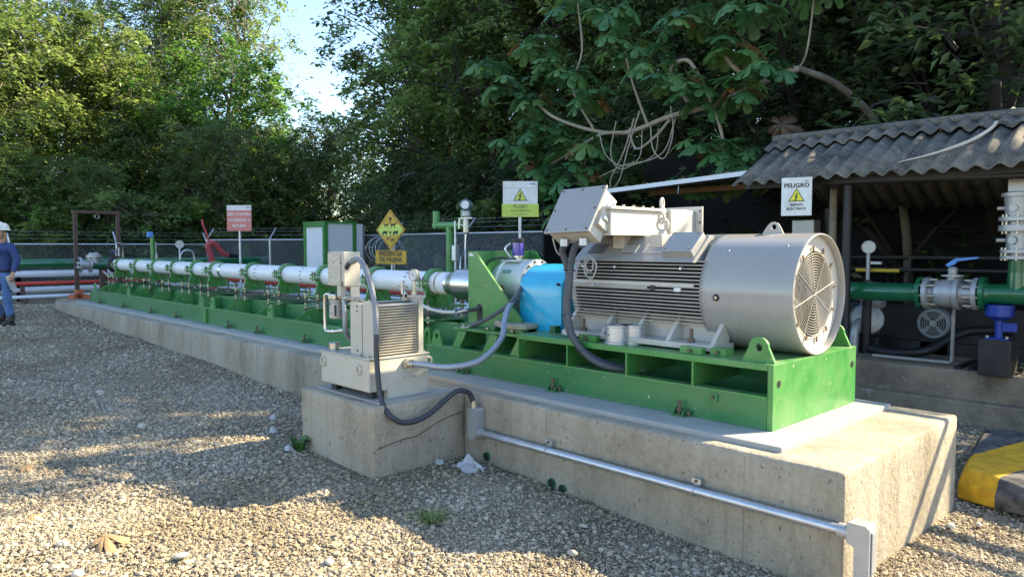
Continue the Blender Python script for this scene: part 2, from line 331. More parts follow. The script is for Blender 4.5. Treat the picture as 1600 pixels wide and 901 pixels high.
def copy_tree(o, parent=None):
    c = o.copy(); COL.objects.link(c); c.parent = parent; ORG[c.name] = ORG.get(o.name, Vector((0, 0, 0)))
    for ch in list(o.children): copy_tree(ch, c)
    return c
def clone(o, parent, off, rz=None):
    c = o.copy(); COL.objects.link(c); c.parent = parent; c.location = Vector(o.location) + Vector(off); ORG[c.name] = ORG.get(parent.name, Vector((0, 0, 0)))
    if rz is not None: c.rotation_euler.z = rz
    return c
def spline(pts, k=8):
    """Catmull-Rom through pts."""
    P = [Vector(p) for p in pts]; P = [P[0] * 2 - P[1]] + P + [P[-1] * 2 - P[-2]]; out = []
    for i in range(1, len(P) - 2):
        for j in range(k):
            t = j / k; a, b, c, d = P[i - 1], P[i], P[i + 1], P[i + 2]
            out.append(0.5 * ((2 * b) + (c - a) * t + (2 * a - 5 * b + 4 * c - d) * t * t + (3 * b - a - 3 * c + d) * t ** 3))
    out.append(P[-2]); return out
def text(body, size, m, parent, loc, rot, name='lettering', ext=0.0006, sx=1.0, align='CENTER', bold=0.0):
    cu = bpy.data.curves.new(name, 'FONT'); cu.body = body; cu.size = size; cu.align_x = align; cu.align_y = 'CENTER'; cu.extrude = ext; cu.offset = bold
    cu.resolution_u = 2; cu.space_line = 0.9
    t = bpy.data.objects.new('tmp_text', cu); COL.objects.link(t)
    dg = bpy.context.evaluated_depsgraph_get(); dg.update()
    me = bpy.data.meshes.new_from_object(t.evaluated_get(dg))
    bpy.data.objects.remove(t); bpy.data.curves.remove(cu)
    me.name = name; me.materials.clear(); me.materials.append(m)
    M = rot.to_4x4() @ Matrix.Diagonal((sx, 1, 1, 1)); me.transform(M)
    o = bpy.data.objects.new(name, me); COL.objects.link(o); o.parent = parent
    o.location = Vector(loc) - ORG.get(parent.name, Vector((0, 0, 0))); ORG[o.name] = ORG.get(parent.name, Vector((0, 0, 0)))
    return o
def ordinal(k): return ['first', 'second', 'third', 'fourth', 'fifth', 'sixth', 'seventh', 'eighth', 'ninth', 'tenth', 'eleventh', 'twelfth', 'thirteenth', 'fourteenth', 'fifteenth'][k]
GX = [-400, -40, -17, -9, -7, -4.2, -2, 0, 6, 400]; GZ = [0.4, 0.0, -0.16, -0.36, -0.41, -0.50, -0.595, -0.64, -0.68, -0.9]
def gz(x, y=0): return float(np.interp(x, GX, GZ))
rng = random.Random(11)
# ================================================================ GROUND
def ground():
    xs = np.unique(np.concatenate([np.array([-600, -300, -150, -90, -60, -45, -36, -30, -26, -23]), np.arange(-21, 5, 0.2), np.array([6, 8, 12, 18, 30, 60, 150, 300, 600])]))
    ys = np.unique(np.concatenate([np.array([-600, -300, -120, -60, -30, -15, -8, -4]), np.arange(-2, 12, 0.2), np.array([13, 15, 18, 24, 36, 60, 120, 300, 600])]))
    X, Y = np.meshgrid(xs, ys, indexing='ij')
    Z = np.interp(X, GX, GZ)
    r = np.random.RandomState(3)
    near = ((X > -20) & (X < 4) & (Y > -2) & (Y < 12))
    Z = Z + near * (0.012 * np.sin(X * 2.3 + Y * 1.1) + 0.010 * np.sin(X * 0.9 - Y * 2.7 + 1) + r.uniform(-.006, .006, X.shape)) - 0.012
    nx, ny = X.shape
    v = np.stack([X.ravel(), Y.ravel(), Z.ravel()], 1).tolist()
    f = [(i * ny + j, (i + 1) * ny + j, (i + 1) * ny + j + 1, i * ny + j + 1) for i in range(nx - 1) for j in range(ny - 1)]
    me = bpy.data.meshes.new('ground'); me.from_pydata(v, [], f); me.update()
    me.polygons.foreach_set('use_smooth', [True] * len(f))
    m = bpy.data.materials.new('gravel_bed'); m.use_nodes = True; t = m.node_tree; L = t.links; b = t.nodes['Principled BSDF']
    b.inputs['Roughness'].default_value = 0.95; b.inputs['Specular IOR Level'].default_value = 0.2
    geo = nn(t, 'ShaderNodeNewGeometry')
    vo = nn(t, 'ShaderNodeTexVoronoi'); vo.inputs['Scale'].default_value = 42; L.new(geo.outputs['Position'], vo.inputs['Vector'])
    vo2 = nn(t, 'ShaderNodeTexVoronoi'); vo2.inputs['Scale'].default_value = 17; L.new(geo.outputs['Position'], vo2.inputs['Vector'])
    no = nn(t, 'ShaderNodeTexNoise'); no.inputs['Scale'].default_value = 0.7; no.inputs['Detail'].default_value = 7; L.new(geo.outputs['Position'], no.inputs['Vector'])
    sep = nn(t, 'ShaderNodeSeparateColor'); L.new(vo.outputs['Color'], sep.inputs['Color'])
    cr = nn(t, 'ShaderNodeValToRGB'); L.new(sep.outputs['Red'], cr.inputs['Fac'])
    e = cr.color_ramp.elements; e[0].position = 0.0; e[0].color = (0.17, 0.145, 0.11, 1); e[1].position = 1.0; e[1].color = (0.44, 0.39, 0.31, 1)
    for p, c in ((0.35, (0.28, 0.24, 0.175)), (0.7, (0.38, 0.325, 0.235)), (0.9, (0.44, 0.375, 0.27))):
        k = cr.color_ramp.elements.new(p); k.color = (*c, 1)
    mx = nn(t, 'ShaderNodeMix', data_type='RGBA', blend_type='MULTIPLY'); mx.inputs[0].default_value = 0.75
    r2 = nn(t, 'ShaderNodeValToRGB'); r2.color_ramp.elements[0].position = 0.35; r2.color_ramp.elements[0].color = (0.55, 0.50, 0.42, 1); r2.color_ramp.elements[1].position = 0.62; r2.color_ramp.elements[1].color = (1.0, 0.98, 0.94, 1)
    L.new(no.outputs['Fac'], r2.inputs['Fac']); L.new(cr.outputs['Color'], mx.inputs[6]); L.new(r2.outputs['Color'], mx.inputs[7]); L.new(mx.outputs[2], b.inputs['Base Color'])
    ad = nn(t, 'ShaderNodeMath', operation='ADD'); L.new(vo.outputs['Distance'], ad.inputs[0])
    m2 = nn(t, 'ShaderNodeMath', operation='MULTIPLY'); m2.inputs[1].default_value = 1.6; L.new(vo2.outputs['Distance'], m2.inputs[0]); L.new(m2.outputs[0], ad.inputs[1])
    bp = nn(t, 'ShaderNodeBump'); bp.inputs['Strength'].default_value = 0.9; bp.inputs['Distance'].default_value = 0.03; bp.invert = True
    L.new(ad.outputs[0], bp.inputs['Height']); L.new(bp.outputs['Normal'], b.inputs['Normal'])
    me.materials.append(m)
    o = bpy.data.objects.new('ground', me); COL.objects.link(o); struct(o)
    return o
ground()

def gravel_material():
    m = bpy.data.materials.new('crushed_stone'); m.use_nodes = True; t = m.node_tree; L = t.links; b = t.nodes['Principled BSDF']
    b.inputs['Roughness'].default_value = 0.9; b.inputs['Specular IOR Level'].default_value = 0.25
    oi = nn(t, 'ShaderNodeObjectInfo'); cr = nn(t, 'ShaderNodeValToRGB'); L.new(oi.outputs['Random'], cr.inputs['Fac'])
    e = cr.color_ramp.elements; e[0].position = 0; e[0].color = (0.17, 0.145, 0.108, 1); e[1].position = 1; e[1].color = (0.50, 0.45, 0.36, 1)
    for p, c in ((0.2, (0.30, 0.26, 0.19)), (0.42, (0.41, 0.345, 0.245)), (0.58, (0.37, 0.33, 0.27)), (0.75, (0.47, 0.385, 0.26)), (0.93, (0.50, 0.435, 0.33))):
        k = e.new(p); k.color = (*c, 1)
    geo = nn(t, 'ShaderNodeNewGeometry'); no = nn(t, 'ShaderNodeTexNoise'); no.inputs['Scale'].default_value = 0.9; no.inputs['Detail'].default_value = 6
    L.new(geo.outputs['Position'], no.inputs['Vector'])
    r2 = nn(t, 'ShaderNodeValToRGB'); r2.color_ramp.elements[0].position = 0.35; r2.color_ramp.elements[0].color = (0.66, 0.60, 0.50, 1); r2.color_ramp.elements[1].position = 0.6; r2.color_ramp.elements[1].color = (1, 1, 1, 1)
    L.new(no.outputs['Fac'], r2.inputs['Fac'])
    mx = nn(t, 'ShaderNodeMix', data_type='RGBA', blend_type='MULTIPLY'); mx.inputs[0].default_value = 0.8
    L.new(cr.outputs['Color'], mx.inputs[6]); L.new(r2.outputs['Color'], mx.inputs[7]); L.new(mx.outputs[2], b.inputs['Base Color'])
    return m
GRAVM = gravel_material()
def gravel():
    xs = np.arange(-19.0, 0.41, 0.2); ys = np.arange(-0.6, 8.21, 0.2)
    X, Y = np.meshgrid(xs, ys, indexing='ij'); Z = np.interp(X, GX, GZ) + 0.012 * np.sin(X * 2.3 + Y * 1.1) + 0.010 * np.sin(X * 0.9 - Y * 2.7 + 1) - 0.008
    nx, ny = X.shape; f = []
    for i in range(nx - 1):
        for j in range(ny - 1):
            cx, cy = X[i, j] + .1, Y[i, j] + .1
            if 3.65 < cy < 5.36 and cx < -1.5 and cx > -17: continue         # under the plinth
            if cx < -2.6 and cy > 5.3: continue
            if math.atan2(-cx, cy) < R(5): continue                          # right of the view
            d = math.hypot(cx, cy)
            if d < 2.6: continue
            f.append((i * ny + j, (i + 1) * ny + j, (i + 1) * ny + j + 1, i * ny + j + 1))
    me = bpy.data.meshes.new('gravel'); me.from_pydata(np.stack([X.ravel(), Y.ravel(), Z.ravel()], 1).tolist(), [], f); me.update()
    at = me.attributes.new('dens', 'FLOAT', 'POINT')
    D = np.hypot(X, Y).ravel()
    dens = np.interp(D, [3, 5.5, 8, 11, 20], [8500, 7000, 3300, 1400, 450])
    pat = (np.sin(X * 1.7 + np.sin(Y * 2.1) * 1.3) * np.cos(Y * 1.9 - X * .6) + 0.5 * np.sin(X * 4.3 - Y * 3.1)).ravel()
    dens = dens * np.clip(0.72 + 0.42 * pat, 0.25, 1.1)
    at.data.foreach_set('value', dens.astype(np.float32))
    o = bpy.data.objects.new('gravel', me); COL.objects.link(o); tag(o, 'loose grey and tan crushed gravel covering the yard', 'gravel', kind='stuff')
    me.materials.append(GRAVM)
    ng = bpy.data.node_groups.new('gravel_scatter', 'GeometryNodeTree')
    ng.interface.new_socket('Geometry', in_out='INPUT', socket_type='NodeSocketGeometry'); ng.interface.new_socket('Geometry', in_out='OUTPUT', socket_type='NodeSocketGeometry')
    N = ng.nodes.new; L = ng.links.new
    gi = N('NodeGroupInput'); go = N('NodeGroupOutput')
    dp = N('GeometryNodeDistributePointsOnFaces'); na = N('GeometryNodeInputNamedAttribute'); na.data_type = 'FLOAT'; na.inputs['Name'].default_value = 'dens'
    L(gi.outputs[0], dp.inputs['Mesh']); L(na.outputs['Attribute'], dp.inputs['Density'])
    js = N('GeometryNodeJoinGeometry')
    for k in range(6):
        ic = N('GeometryNodeMeshIcoSphere'); ic.inputs['Radius'].default_value = 1.0; ic.inputs['Subdivisions'].default_value = 2
        nz = N('ShaderNodeTexNoise'); nz.noise_dimensions = '4D'; nz.inputs['W'].default_value = k * 7.3; nz.inputs['Scale'].default_value = 0.9; nz.inputs['Detail'].default_value = 2.5
        sb = N('ShaderNodeVectorMath'); sb.operation = 'SUBTRACT'; sb.inputs[1].default_value = (.5, .5, .5); L(nz.outputs['Color'], sb.inputs[0])
        sc = N('ShaderNodeVectorMath'); sc.operation = 'SCALE'; sc.inputs['Scale'].default_value = 1.9; L(sb.outputs[0], sc.inputs[0])
        sp = N('GeometryNodeSetPosition'); L(ic.outputs['Mesh'], sp.inputs['Geometry']); L(sc.outputs[0], sp.inputs['Offset'])
        tr = N('GeometryNodeTransform'); tr.inputs['Scale'].default_value = ((1, .8, .62), (1, .9, .5), (1.1, .7, .7), (.9, .9, .75), (1.2, .8, .45), (1, .75, .6))[k]; L(sp.outputs[0], tr.inputs['Geometry'])
        sm = N('GeometryNodeSetMaterial'); sm.inputs['Material'].default_value = GRAVM; L(tr.outputs[0], sm.inputs['Geometry'])
        gt = N('GeometryNodeGeometryToInstance'); L(sm.outputs[0], gt.inputs[0]); L(gt.outputs[0], js.inputs[0])
    ip = N('GeometryNodeInstanceOnPoints'); ip.inputs['Pick Instance'].default_value = True
    L(dp.outputs['Points'], ip.inputs['Points']); L(js.outputs[0], ip.inputs['Instance'])
    ri = N('FunctionNodeRandomValue'); ri.data_type = 'INT'
    for s_ in ri.inputs:
        if s_.name == 'Min' and s_.type == 'INT': s_.default_value = 0
        if s_.name == 'Max' and s_.type == 'INT': s_.default_value = 5
    L([q for q in ri.outputs if q.type == 'INT'][0], ip.inputs['Instance Index'])
    rr = N('FunctionNodeRandomValue'); rr.data_type = 'FLOAT_VECTOR'; rr.inputs[0].default_value = (-.5, -.5, 0); rr.inputs[1].default_value = (.5, .5, 6.28)
    L(rr.outputs[0], ip.inputs['Rotation'])
    rs = N('FunctionNodeRandomValue'); rs.data_type = 'FLOAT'; rs.inputs['Seed'].default_value = 5
    fl = [q for q in rs.outputs if q.type == 'VALUE'][0]
    pw = N('ShaderNodeMath'); pw.operation = 'POWER'; pw.inputs[1].default_value = 7.0; L(fl, pw.inputs[0])
    ma = N('ShaderNodeMath'); ma.operation = 'MULTIPLY_ADD'; ma.inputs[1].default_value = 0.013; ma.inputs[2].default_value = 0.0040; L(pw.outputs[0], ma.inputs[0])
    # stones grow where fewer of them are laid (farther off)
    dv = N('ShaderNodeMath'); dv.operation = 'DIVIDE'; dv.inputs[0].default_value = 6800; L(na.outputs['Attribute'], dv.inputs[1])
    sq = N('ShaderNodeMath'); sq.operation = 'POWER'; sq.inputs[1].default_value = 0.22; L(dv.outputs[0], sq.inputs[0])
    mu = N('ShaderNodeMath'); mu.operation = 'MULTIPLY'; L(ma.outputs[0], mu.inputs[0]); L(sq.outputs[0], mu.inputs[1])
    L(mu.outputs[0], ip.inputs['Scale'])
    L(ip.outputs[0], go.inputs[0])
    md = o.modifiers.new('scatter', 'NODES'); md.node_group = ng
gravel()

# ================================================================ TREES
def leaf_material(name, trans=0.45, gloss=0.42):
    m = bpy.data.materials.new(name); m.use_nodes = True; t = m.node_tree; L = t.links; b = t.nodes['Principled BSDF']; out = t.nodes['Material Output']
    b.inputs['Roughness'].default_value = gloss; b.inputs['Specular IOR Level'].default_value = 0.55
    at = nn(t, 'ShaderNodeAttribute'); at.attribute_name = 'lc'
    oi = nn(t, 'ShaderNodeObjectInfo')
    h = nn(t, 'ShaderNodeHueSaturation'); L.new(oi.outputs['Color'], h.inputs['Color'])
    a = nn(t, 'ShaderNodeMapRange'); a.inputs['To Min'].default_value = 0.42; a.inputs['To Max'].default_value = 1.75; L.new(at.outputs['Fac'], a.inputs['Value']); L.new(a.outputs[0], h.inputs['Value'])
    a2 = nn(t, 'ShaderNodeMapRange'); a2.inputs['To Min'].default_value = 0.512; a2.inputs['To Max'].default_value = 0.482; L.new(at.outputs['Fac'], a2.inputs['Value']); L.new(a2.outputs[0], h.inputs['Hue'])
    L.new(h.outputs['Color'], b.inputs['Base Color'])
    tr = nn(t, 'ShaderNodeBsdfTranslucent'); h2 = nn(t, 'ShaderNodeHueSaturation'); h2.inputs['Hue'].default_value = 0.485; h2.inputs['Saturation'].default_value = 1.0; h2.inputs['Value'].default_value = 1.7
    L.new(h.outputs['Color'], h2.inputs['Color']); L.new(h2.outputs['Color'], tr.inputs['Color'])
    mx = nn(t, 'ShaderNodeMixShader'); mx.inputs[0].default_value = trans; L.new(b.outputs[0], mx.inputs[1]); L.new(tr.outputs[0], mx.inputs[2]); L.new(mx.outputs[0], out.inputs['Surface'])
    return m
LEAF = leaf_material('leaf'); LEAFBIG = leaf_material('large_leaf', 0.35, 0.38)
def leaf_mesh(name, C, L, W, rs, up=0.75, droop=0.35, tone=None, m=None):
    """one folded blade of four points per leaf, N leaves"""
    N = len(C)
    az = rs.uniform(0, 2 * np.pi, N)
    n = np.stack([rs.normal(0, 1, N), rs.normal(0, 1, N), rs.normal(0, 1, N)], 1) * (1 - up) + np.array([0, 0, up]); n /= np.linalg.norm(n, axis=1)[:, None]
    a = np.stack([np.cos(az), np.sin(az), -np.abs(rs.normal(droop, 0.35, N))], 1)
    a -= n * np.sum(a * n, 1)[:, None]; a /= np.linalg.norm(a, axis=1)[:, None]
    b = np.cross(n, a)
    L = L[:, None]; W = W[:, None]
    mid = C + a * L * 0.45
    fold = 0.22
    V = np.empty((N, 4, 3)); V[:, 0] = C; V[:, 1] = mid + b * W * 0.5 + n * W * fold; V[:, 2] = C + a * L - n * L * 0.12; V[:, 3] = mid - b * W * 0.5 + n * W * fold
    me = bpy.data.meshes.new(name)
    me.vertices.add(N * 4); me.vertices.foreach_set('co', V.reshape(-1).astype(np.float32))
    base = (np.arange(N) * 4)[:, None]
    tri = np.concatenate([base + np.array([0, 1, 2]), base + np.array([0, 2, 3])], 1).reshape(-1)
    me.loops.add(N * 6); me.loops.foreach_set('vertex_index', tri.astype(np.int32))
    me.polygons.add(N * 2); me.polygons.foreach_set('loop_start', np.arange(0, N * 6, 3, dtype=np.int32))
    me.update(calc_edges=True)
    tone = rs.uniform(0, 1, N) if tone is None else tone
    at = me.attributes.new('lc', 'FLOAT', 'FACE'); at.data.foreach_set('value', np.repeat(tone, 2).astype(np.float32))
    me.materials.append(m or LEAF)
    return me
def clumped(rs, lobes, nclump, per, csz):
    """leaf positions: clumps on and in the lobes, leaves in flattened blobs round them"""
    P = []; T = []; G = []
    vol = np.array([l[3] ** 2 for l in lobes]); pr = vol / vol.sum()
    idx = rs.choice(len(lobes), nclump, p=pr)
    for i in idx:
        cx, cy, cz, r, fl = lobes[i]
        d = rs.normal(0, 1, 3); d /= np.linalg.norm(d); q = r * rs.uniform(0.25, 1.0) ** 0.45
        c = np.array([cx, cy, cz]) + d * q * np.array([1, 1, fl])
        k = max(6, int(per * rs.uniform(0.5, 1.5))); s = csz * rs.uniform(0.6, 1.5)
        g = d * 0.8 + rs.normal(0, .45, 3); g[2] = g[2] * 0.5 - 0.35; g /= np.linalg.norm(g)      # spray grows outwards and droops
        t = rs.uniform(0, 1, k) ** 0.8
        p = c + g * (t * s * 2.3)[:, None] + np.clip(rs.normal(0, 1, (k, 3)), -1.6, 1.6) * s * 0.34 * (1.15 - 0.6 * t)[:, None] - np.array([0, 0, 1.0]) * (t ** 2 * s * 0.5)[:, None]
        G.append((c - d * min(q, .3), c, c + g * s * 1.2 - np.array([0, 0, s * .15]), c + g * s * 2.3 - np.array([0, 0, s * .5])))
        P.append(p); T.append(np.clip(rs.normal(rs.uniform(0.08, 0.92), 0.14, k), 0, 1))
    return np.concatenate(P), np.concatenate(T), G
TREES = {}
def make_template(key, seed, H, base, Rr, nlobe, nclump, per, csz, leaf, trunk_r, flat=0.75, fork=5, up=0.7, bark=BARK, ht=0.9):
    rs = np.random.RandomState(seed); lobes = []
    for k in range(nlobe):
        t = (k + 0.5) / nlobe; z = base + (H - base) * (t ** 0.9); prof = math.sin(math.pi * min(1, 0.18 + 0.78 * t)) ** 0.6
        ang = k * 2.4 + rs.uniform(-.4, .4); rad = Rr * prof * rs.uniform(0.25, 0.72)
        lr = Rr * rs.uniform(0.30, 0.5) * (0.6 + 0.5 * prof)
        lobes.append((rad * math.cos(ang), rad * math.sin(ang), min(z, H - lr * flat), lr, flat))
    C, T, G = clumped(rs, lobes, nclump, per, csz)
    C[:, 2] = np.maximum(C[:, 2], 0.1)
    N = len(C); L = leaf * rs.uniform(0.65, 1.35, N); W = L * rs.uniform(0.36, 0.6, N)
    cm = leaf_mesh('crown', C, L, W, rs, up=up, tone=T)
    b = MB(); path = [(0, 0, -0.3)]
    for k in range(1, 7): path.append((rs.normal(0, .10) * k * .5, rs.normal(0, .10) * k * .5, H * ht * k / 6))
    sp = spline(path, 4); b.tube(sp, [trunk_r * (1 - 0.82 * i / len(sp)) for i in range(len(sp))], 9)
    for l in lobes:
        j = min(len(sp) - 1, max(1, int(len(sp) * (max(0.2, l[2] - 1.0 - rs.uniform(0, 1)) / (H * ht)))))
        p0 = sp[j]; tip = Vector((l[0], l[1], l[2])); md = (p0 + tip) / 2 + Vector((0, 0, -0.25)); r0 = trunk_r * (1 - 0.8 * j / len(sp)) * 0.6
        ls = spline([p0, md, tip], 5); b.tube(ls, [r0 * (1 - 0.75 * i / len(ls)) for i in range(len(ls))], 6)
        for q in range(fork):
            d = Vector(rs.normal(0, 1, 3)).normalized() * l[3] * 0.9; d.z *= flat
            s0 = ls[len(ls) * 2 // 3]; tt = spline([s0, (s0 + tip + d) / 2 + Vector((0, 0, .1)), tip + d], 3); b.tube(tt, [r0 * .3 * (1 - 0.7 * i / len(tt)) for i in range(len(tt))], 4)
    for tw in G: b.tube(tw, [.020, .012, .008, .003], 3, caps=False)
    tm = bpy.data.meshes.new('trunk'); tm.from_pydata([tuple(p) for p in b.v], [], b.f); tm.polygons.foreach_set('use_smooth', b.s); tm.materials.append(bark); tm.update()
    TREES[key] = (tm, cm)
make_template('dense1', 1, 9.0, 1.2, 3.8, 17, 680, 44, 0.34, 0.175, 0.20)
make_template('dense2', 2, 9.0, 0.8, 4.0, 19, 700, 44, 0.35, 0.165, 0.18)
make_template('tall1', 3, 14.0, 1.5, 4.2, 24, 980, 42, 0.36, 0.19, 0.28)
make_template('tall2', 4, 14.0, 1.0, 4.4, 26, 1000, 42, 0.37, 0.18, 0.32, bark=BARKD)
make_template('dark', 8, 14.0, 3.0, 4.4, 26, 820, 40, 0.40, 0.155, 0.42, flat=0.6, bark=BARKD)
make_template('airy', 5, 14.0, 8.5, 3.6, 15, 300, 30, 0.36, 0.17, 0.17, flat=0.5, fork=4, bark=BARKP)
make_template('fine', 6, 4.6, 0.2, 2.2, 13, 460, 56, 0.26, 0.11, 0.09, flat=0.6)
make_template('shrub', 7, 3.0, 0.1, 1.8, 11, 260, 40, 0.26, 0.165, 0.06, flat=0.8)
def tree(name, key, x, y, s, rz, col, label, cat='tree', group='trees of the wood around the yard', sz=None):
    tm, cm = TREES[key]
    e = thing(name, label, cat, (x, y, gz(x) - 0.05), group, rz)
    for n_, me in (('trunk', tm), ('crown', cm)):
        o = bpy.data.objects.new(n_, me); COL.objects.link(o); o.parent = e; o.color = (*col, 1); ORG[o.name] = Vector((0, 0, 0))
    e.scale = (s, s, sz or s)
    return e
DKG = (0.112, 0.185, 0.055); MDG = (0.118, 0.20, 0.050); BRG = (0.11, 0.19, 0.04); YLG = (0.108, 0.172, 0.042); BLG = (0.100, 0.178, 0.066); DARK = (0.072, 0.118, 0.042)
TREE_LIST = [
    ('slender_tree', 'airy', -32.30, 14.00, 1.05, 2.2, BRG, 'tall slender tree with open crown just left of the open sky', None),
    # name, template, x, y, scale, rot, colour, label, zscale
    ('leafy_tree', 'dense2', -28.92, 3.07, 1.10, 0.3, YLG, 'broad yellow-green sunlit tree cut by the left edge, behind the worker', None),
    ('leafy_tree', 'dense1', -30.35, 5.92, 1.08, 1.2, YLG, 'sunlit yellow-green bushy tree above the white helmet', None),
    ('leafy_tree', 'dense2', -29.64, 8.10, 0.98, 2.2, YLG, 'yellow-green rounded tree right of the rusty frame gantry, leaves sunlit', None),
    ('slender_tree', 'airy', -34.50, 11.70, 0.98, 0.4, BRG, 'tall slender pale-trunked tree with open crown, left of its twin', None),
    ('slender_tree', 'airy', -34.94, 12.69, 1.06, 3.6, BRG, 'tall slender pale-trunked tree with open crown, right one of two', None),
    ('slender_tree', 'airy', -37.13, 8.96, 0.92, 5.1, BRG, 'airy tall tree with feathery crown at the upper left', None),
    ('leafy_tree', 'dense1', -27.59, 11.68, 0.98, 4.0, (0.06, 0.16, 0.025), 'bright green round-topped tree beside the patch of open sky', None),
    ('leafy_tree', 'dense2', -27.29, 9.10, 0.70, 0.9, MDG, 'dark creeper-hung tree below the two slender trunks', None),
    ('leafy_tree', 'dense2', -23.89, 9.76, 0.60, 2.0, DKG, 'low dark tree behind the faded red sign', None),
    ('leafy_tree', 'dense1', -26.95, 13.79, 0.66, 5.0, BLG, 'low dark green tree right below the patch of open sky', None),
    ('leafy_tree', 'dense2', -24.04, 13.94, 0.66, 1.0, BLG, 'dark tree whose top edges the patch of sky from below right', None),
    ('leafy_tree', 'dense1', -25.39, 3.86, 0.48, 2.6, MDG, 'low leafy tree directly behind the worker', None),
    ('leafy_tree', 'dense2', -24.75, 5.98, 0.44, 4.4, MDG, 'low dark tree seen through the rusty frame gantry', None),
    ('tall_tree', 'tall1', -19.68, 15.62, 0.98, 0.6, DKG, 'tall dark vine-hung tree at the right edge of the open sky', None),
    ('tall_tree', 'tall2', -15.47, 14.21, 0.95, 2.6, MDG, 'tall dark tree above the green fork-topped post', None),
    ('tall_tree', 'tall1', -16.19, 16.35, 1.0, 4.2, DKG, 'tall dark tree behind the white and green sign', None),
    ('tall_tree', 'tall2', -12.87, 15.47, 0.95, 1.1, DKG, 'tall dark tree behind the leftmost big-leaved branches', None),
    ('tall_tree', 'tall1', -11.55, 16.86, 0.95, 3.2, BLG, 'tall dark tree behind the middle of the big-leaved tree', None),
    ('tall_tree', 'dark', -9.20, 16.41, 0.92, 5.3, DARK, 'tall dark tree behind the left end of the corrugated roof', None),
    ('tall_tree', 'dark', -7.46, 16.78, 0.92, 0.2, DARK, 'tall dark tree above the corrugated roof where the thick bough begins', None),
    ('tall_tree', 'dark', -6.34, 17.95, 0.95, 2.0, DARK, 'tall dark tree above the middle of the corrugated roof', None),
    ('tall_tree', 'dark', -4.22, 15.11, 0.86, 3.9, DARK, 'tall dark thick-trunked tree above the right of the corrugated roof', None),
    ('tall_tree', 'dark', -3.51, 18.01, 0.9, 5.9, DARK, 'tall dark tree cut by the right edge above the roof', None),
    ('tall_tree', 'tall2', -26.00, 20.56, 0.80, 4.9, BLG, 'far tall tree showing through gaps right of the open sky', None),
    ('leafy_tree', 'dense1', -36.35, 17.00, 0.72, 1.9, MDG, 'far tree low behind the patch of open sky', None),
    ('leafy_tree', 'dense1', -41.15, 11.99, 1.1, 0.5, MDG, 'far tree between the slender trunks and the yellow-green trees', None),
    ('tall_tree', 'tall2', -3.00, 13.20, 1.00, 1.3, DARK, 'tall dark tree rising at the right edge just behind the shed', None),
    ('tall_tree', 'tall1', -1.50, 16.50, 1.05, 2.3, DARK, 'tall dark tree past the right edge, farther back behind the shed', None),
    ('tall_tree', 'tall2', -6.50, 14.60, 1.00, 0.3, DARK, 'tall dark tree right behind the middle of the shed', None),
]
for (nm, key, x, y, s, rz, col, lab, szz) in TREE_LIST:
    tree(nm, key, x, y, s, rz, col, lab, sz=szz)
for (x, y, s, rz, col, lab) in [
        (-16.42, 12.20, 0.85, 0.4, (0.05, 0.10, 0.03), 'feathery fine-leaved shrub right of the yellow diamond sign'),
        (-14.01, 12.20, 0.80, 2.4, (0.045, 0.095, 0.03), 'feathery fine-leaved shrub left of the white and green sign'),
        (-11.67, 12.20, 0.80, 1.4, (0.03, 0.07, 0.028), 'fine-leaved shrub behind the upright grey junction box')]:
    tree('feathery_shrub', 'fine', x, y, s, rz, col, lab, 'shrub', 'shrubs behind the fence')
for (x, y, s, rz, col, lab) in [
        (-24.91, 3.64, 0.9, 0.4, BRG, 'bright shrub behind the fence left of the worker'), (-24.19, 5.11, 0.85, 1.0, BRG, 'bright low shrub behind the fence left of the rusty frame gantry'),
        (-24.00, 6.81, 1.0, 2.4, DKG, 'dark shrub behind the fence right of the rusty frame gantry'), (-24.00, 8.58, 0.95, 3.0, MDG, 'shrub behind the fence above the pressure gauge'),
        (-24.00, 10.23, 1.0, 4.4, DKG, 'dark shrub behind the fence below the faded red sign'), (-24.57, 12.20, 1.0, 5.0, DKG, 'dark shrub behind the fence left of the green and white cabinet'),
        (-17.50, 12.20, 0.9, 2.9, DKG, 'dark shrub behind the fence below the yellow diamond sign'),
        (-15.15, 12.20, 0.9, 3.9, DKG, 'dark shrub behind the fence at the green fork-topped post'), (-12.95, 12.20, 0.9, 1.9, DKG, 'dark shrub behind the fence at the white and green sign'),
        (-11.08, 12.20, 0.9, 4.9, DKG, 'dark shrub behind the grey junction box'), (-9.91, 12.78, 1.1, 0.1, DKG, 'dark shrub behind the white-edged roof')]:
    tree('leafy_shrub', 'shrub', x, y, s, rz, col, lab, 'shrub', 'shrubs behind the fence')
# dark understorey of the wood, one uncountable mass
def understorey():
    rs = np.random.RandomState(21); C = []
    line = [(-38.4, 1.9), (-33.1, 7.3), (-27.9, 12.8), (-19.5, 15.7), (-12.6, 17.2), (-7.4, 19.7), (-2.8, 23.8)]
    for (a, c) in zip(line[:-1], line[1:]):
        n = int(math.dist(a, c) / 0.55)
        for q in range(n):
            t = q / n; x, y = a[0] + (c[0] - a[0]) * t + rs.normal(0, 1.3), a[1] + (c[1] - a[1]) * t + rs.normal(0, 1.3); k = 120
            C.append(np.stack([rs.normal(0, .75, k), rs.normal(0, .75, k), rs.gamma(2.2, 1.0, k)], 1) + np.array([x, y, gz(x)]))
    C = np.concatenate(C); N = len(C); L = rs.uniform(.12, .24, N)
    me = leaf_mesh('understorey', C, L, L * .5, rs, up=0.6)
    o = bpy.data.objects.new('understorey', me); COL.objects.link(o); o.color = (*DKG, 1)
    tag(o, 'dark tangled undergrowth filling the wood behind the fence', 'undergrowth', kind='stuff')
understorey()
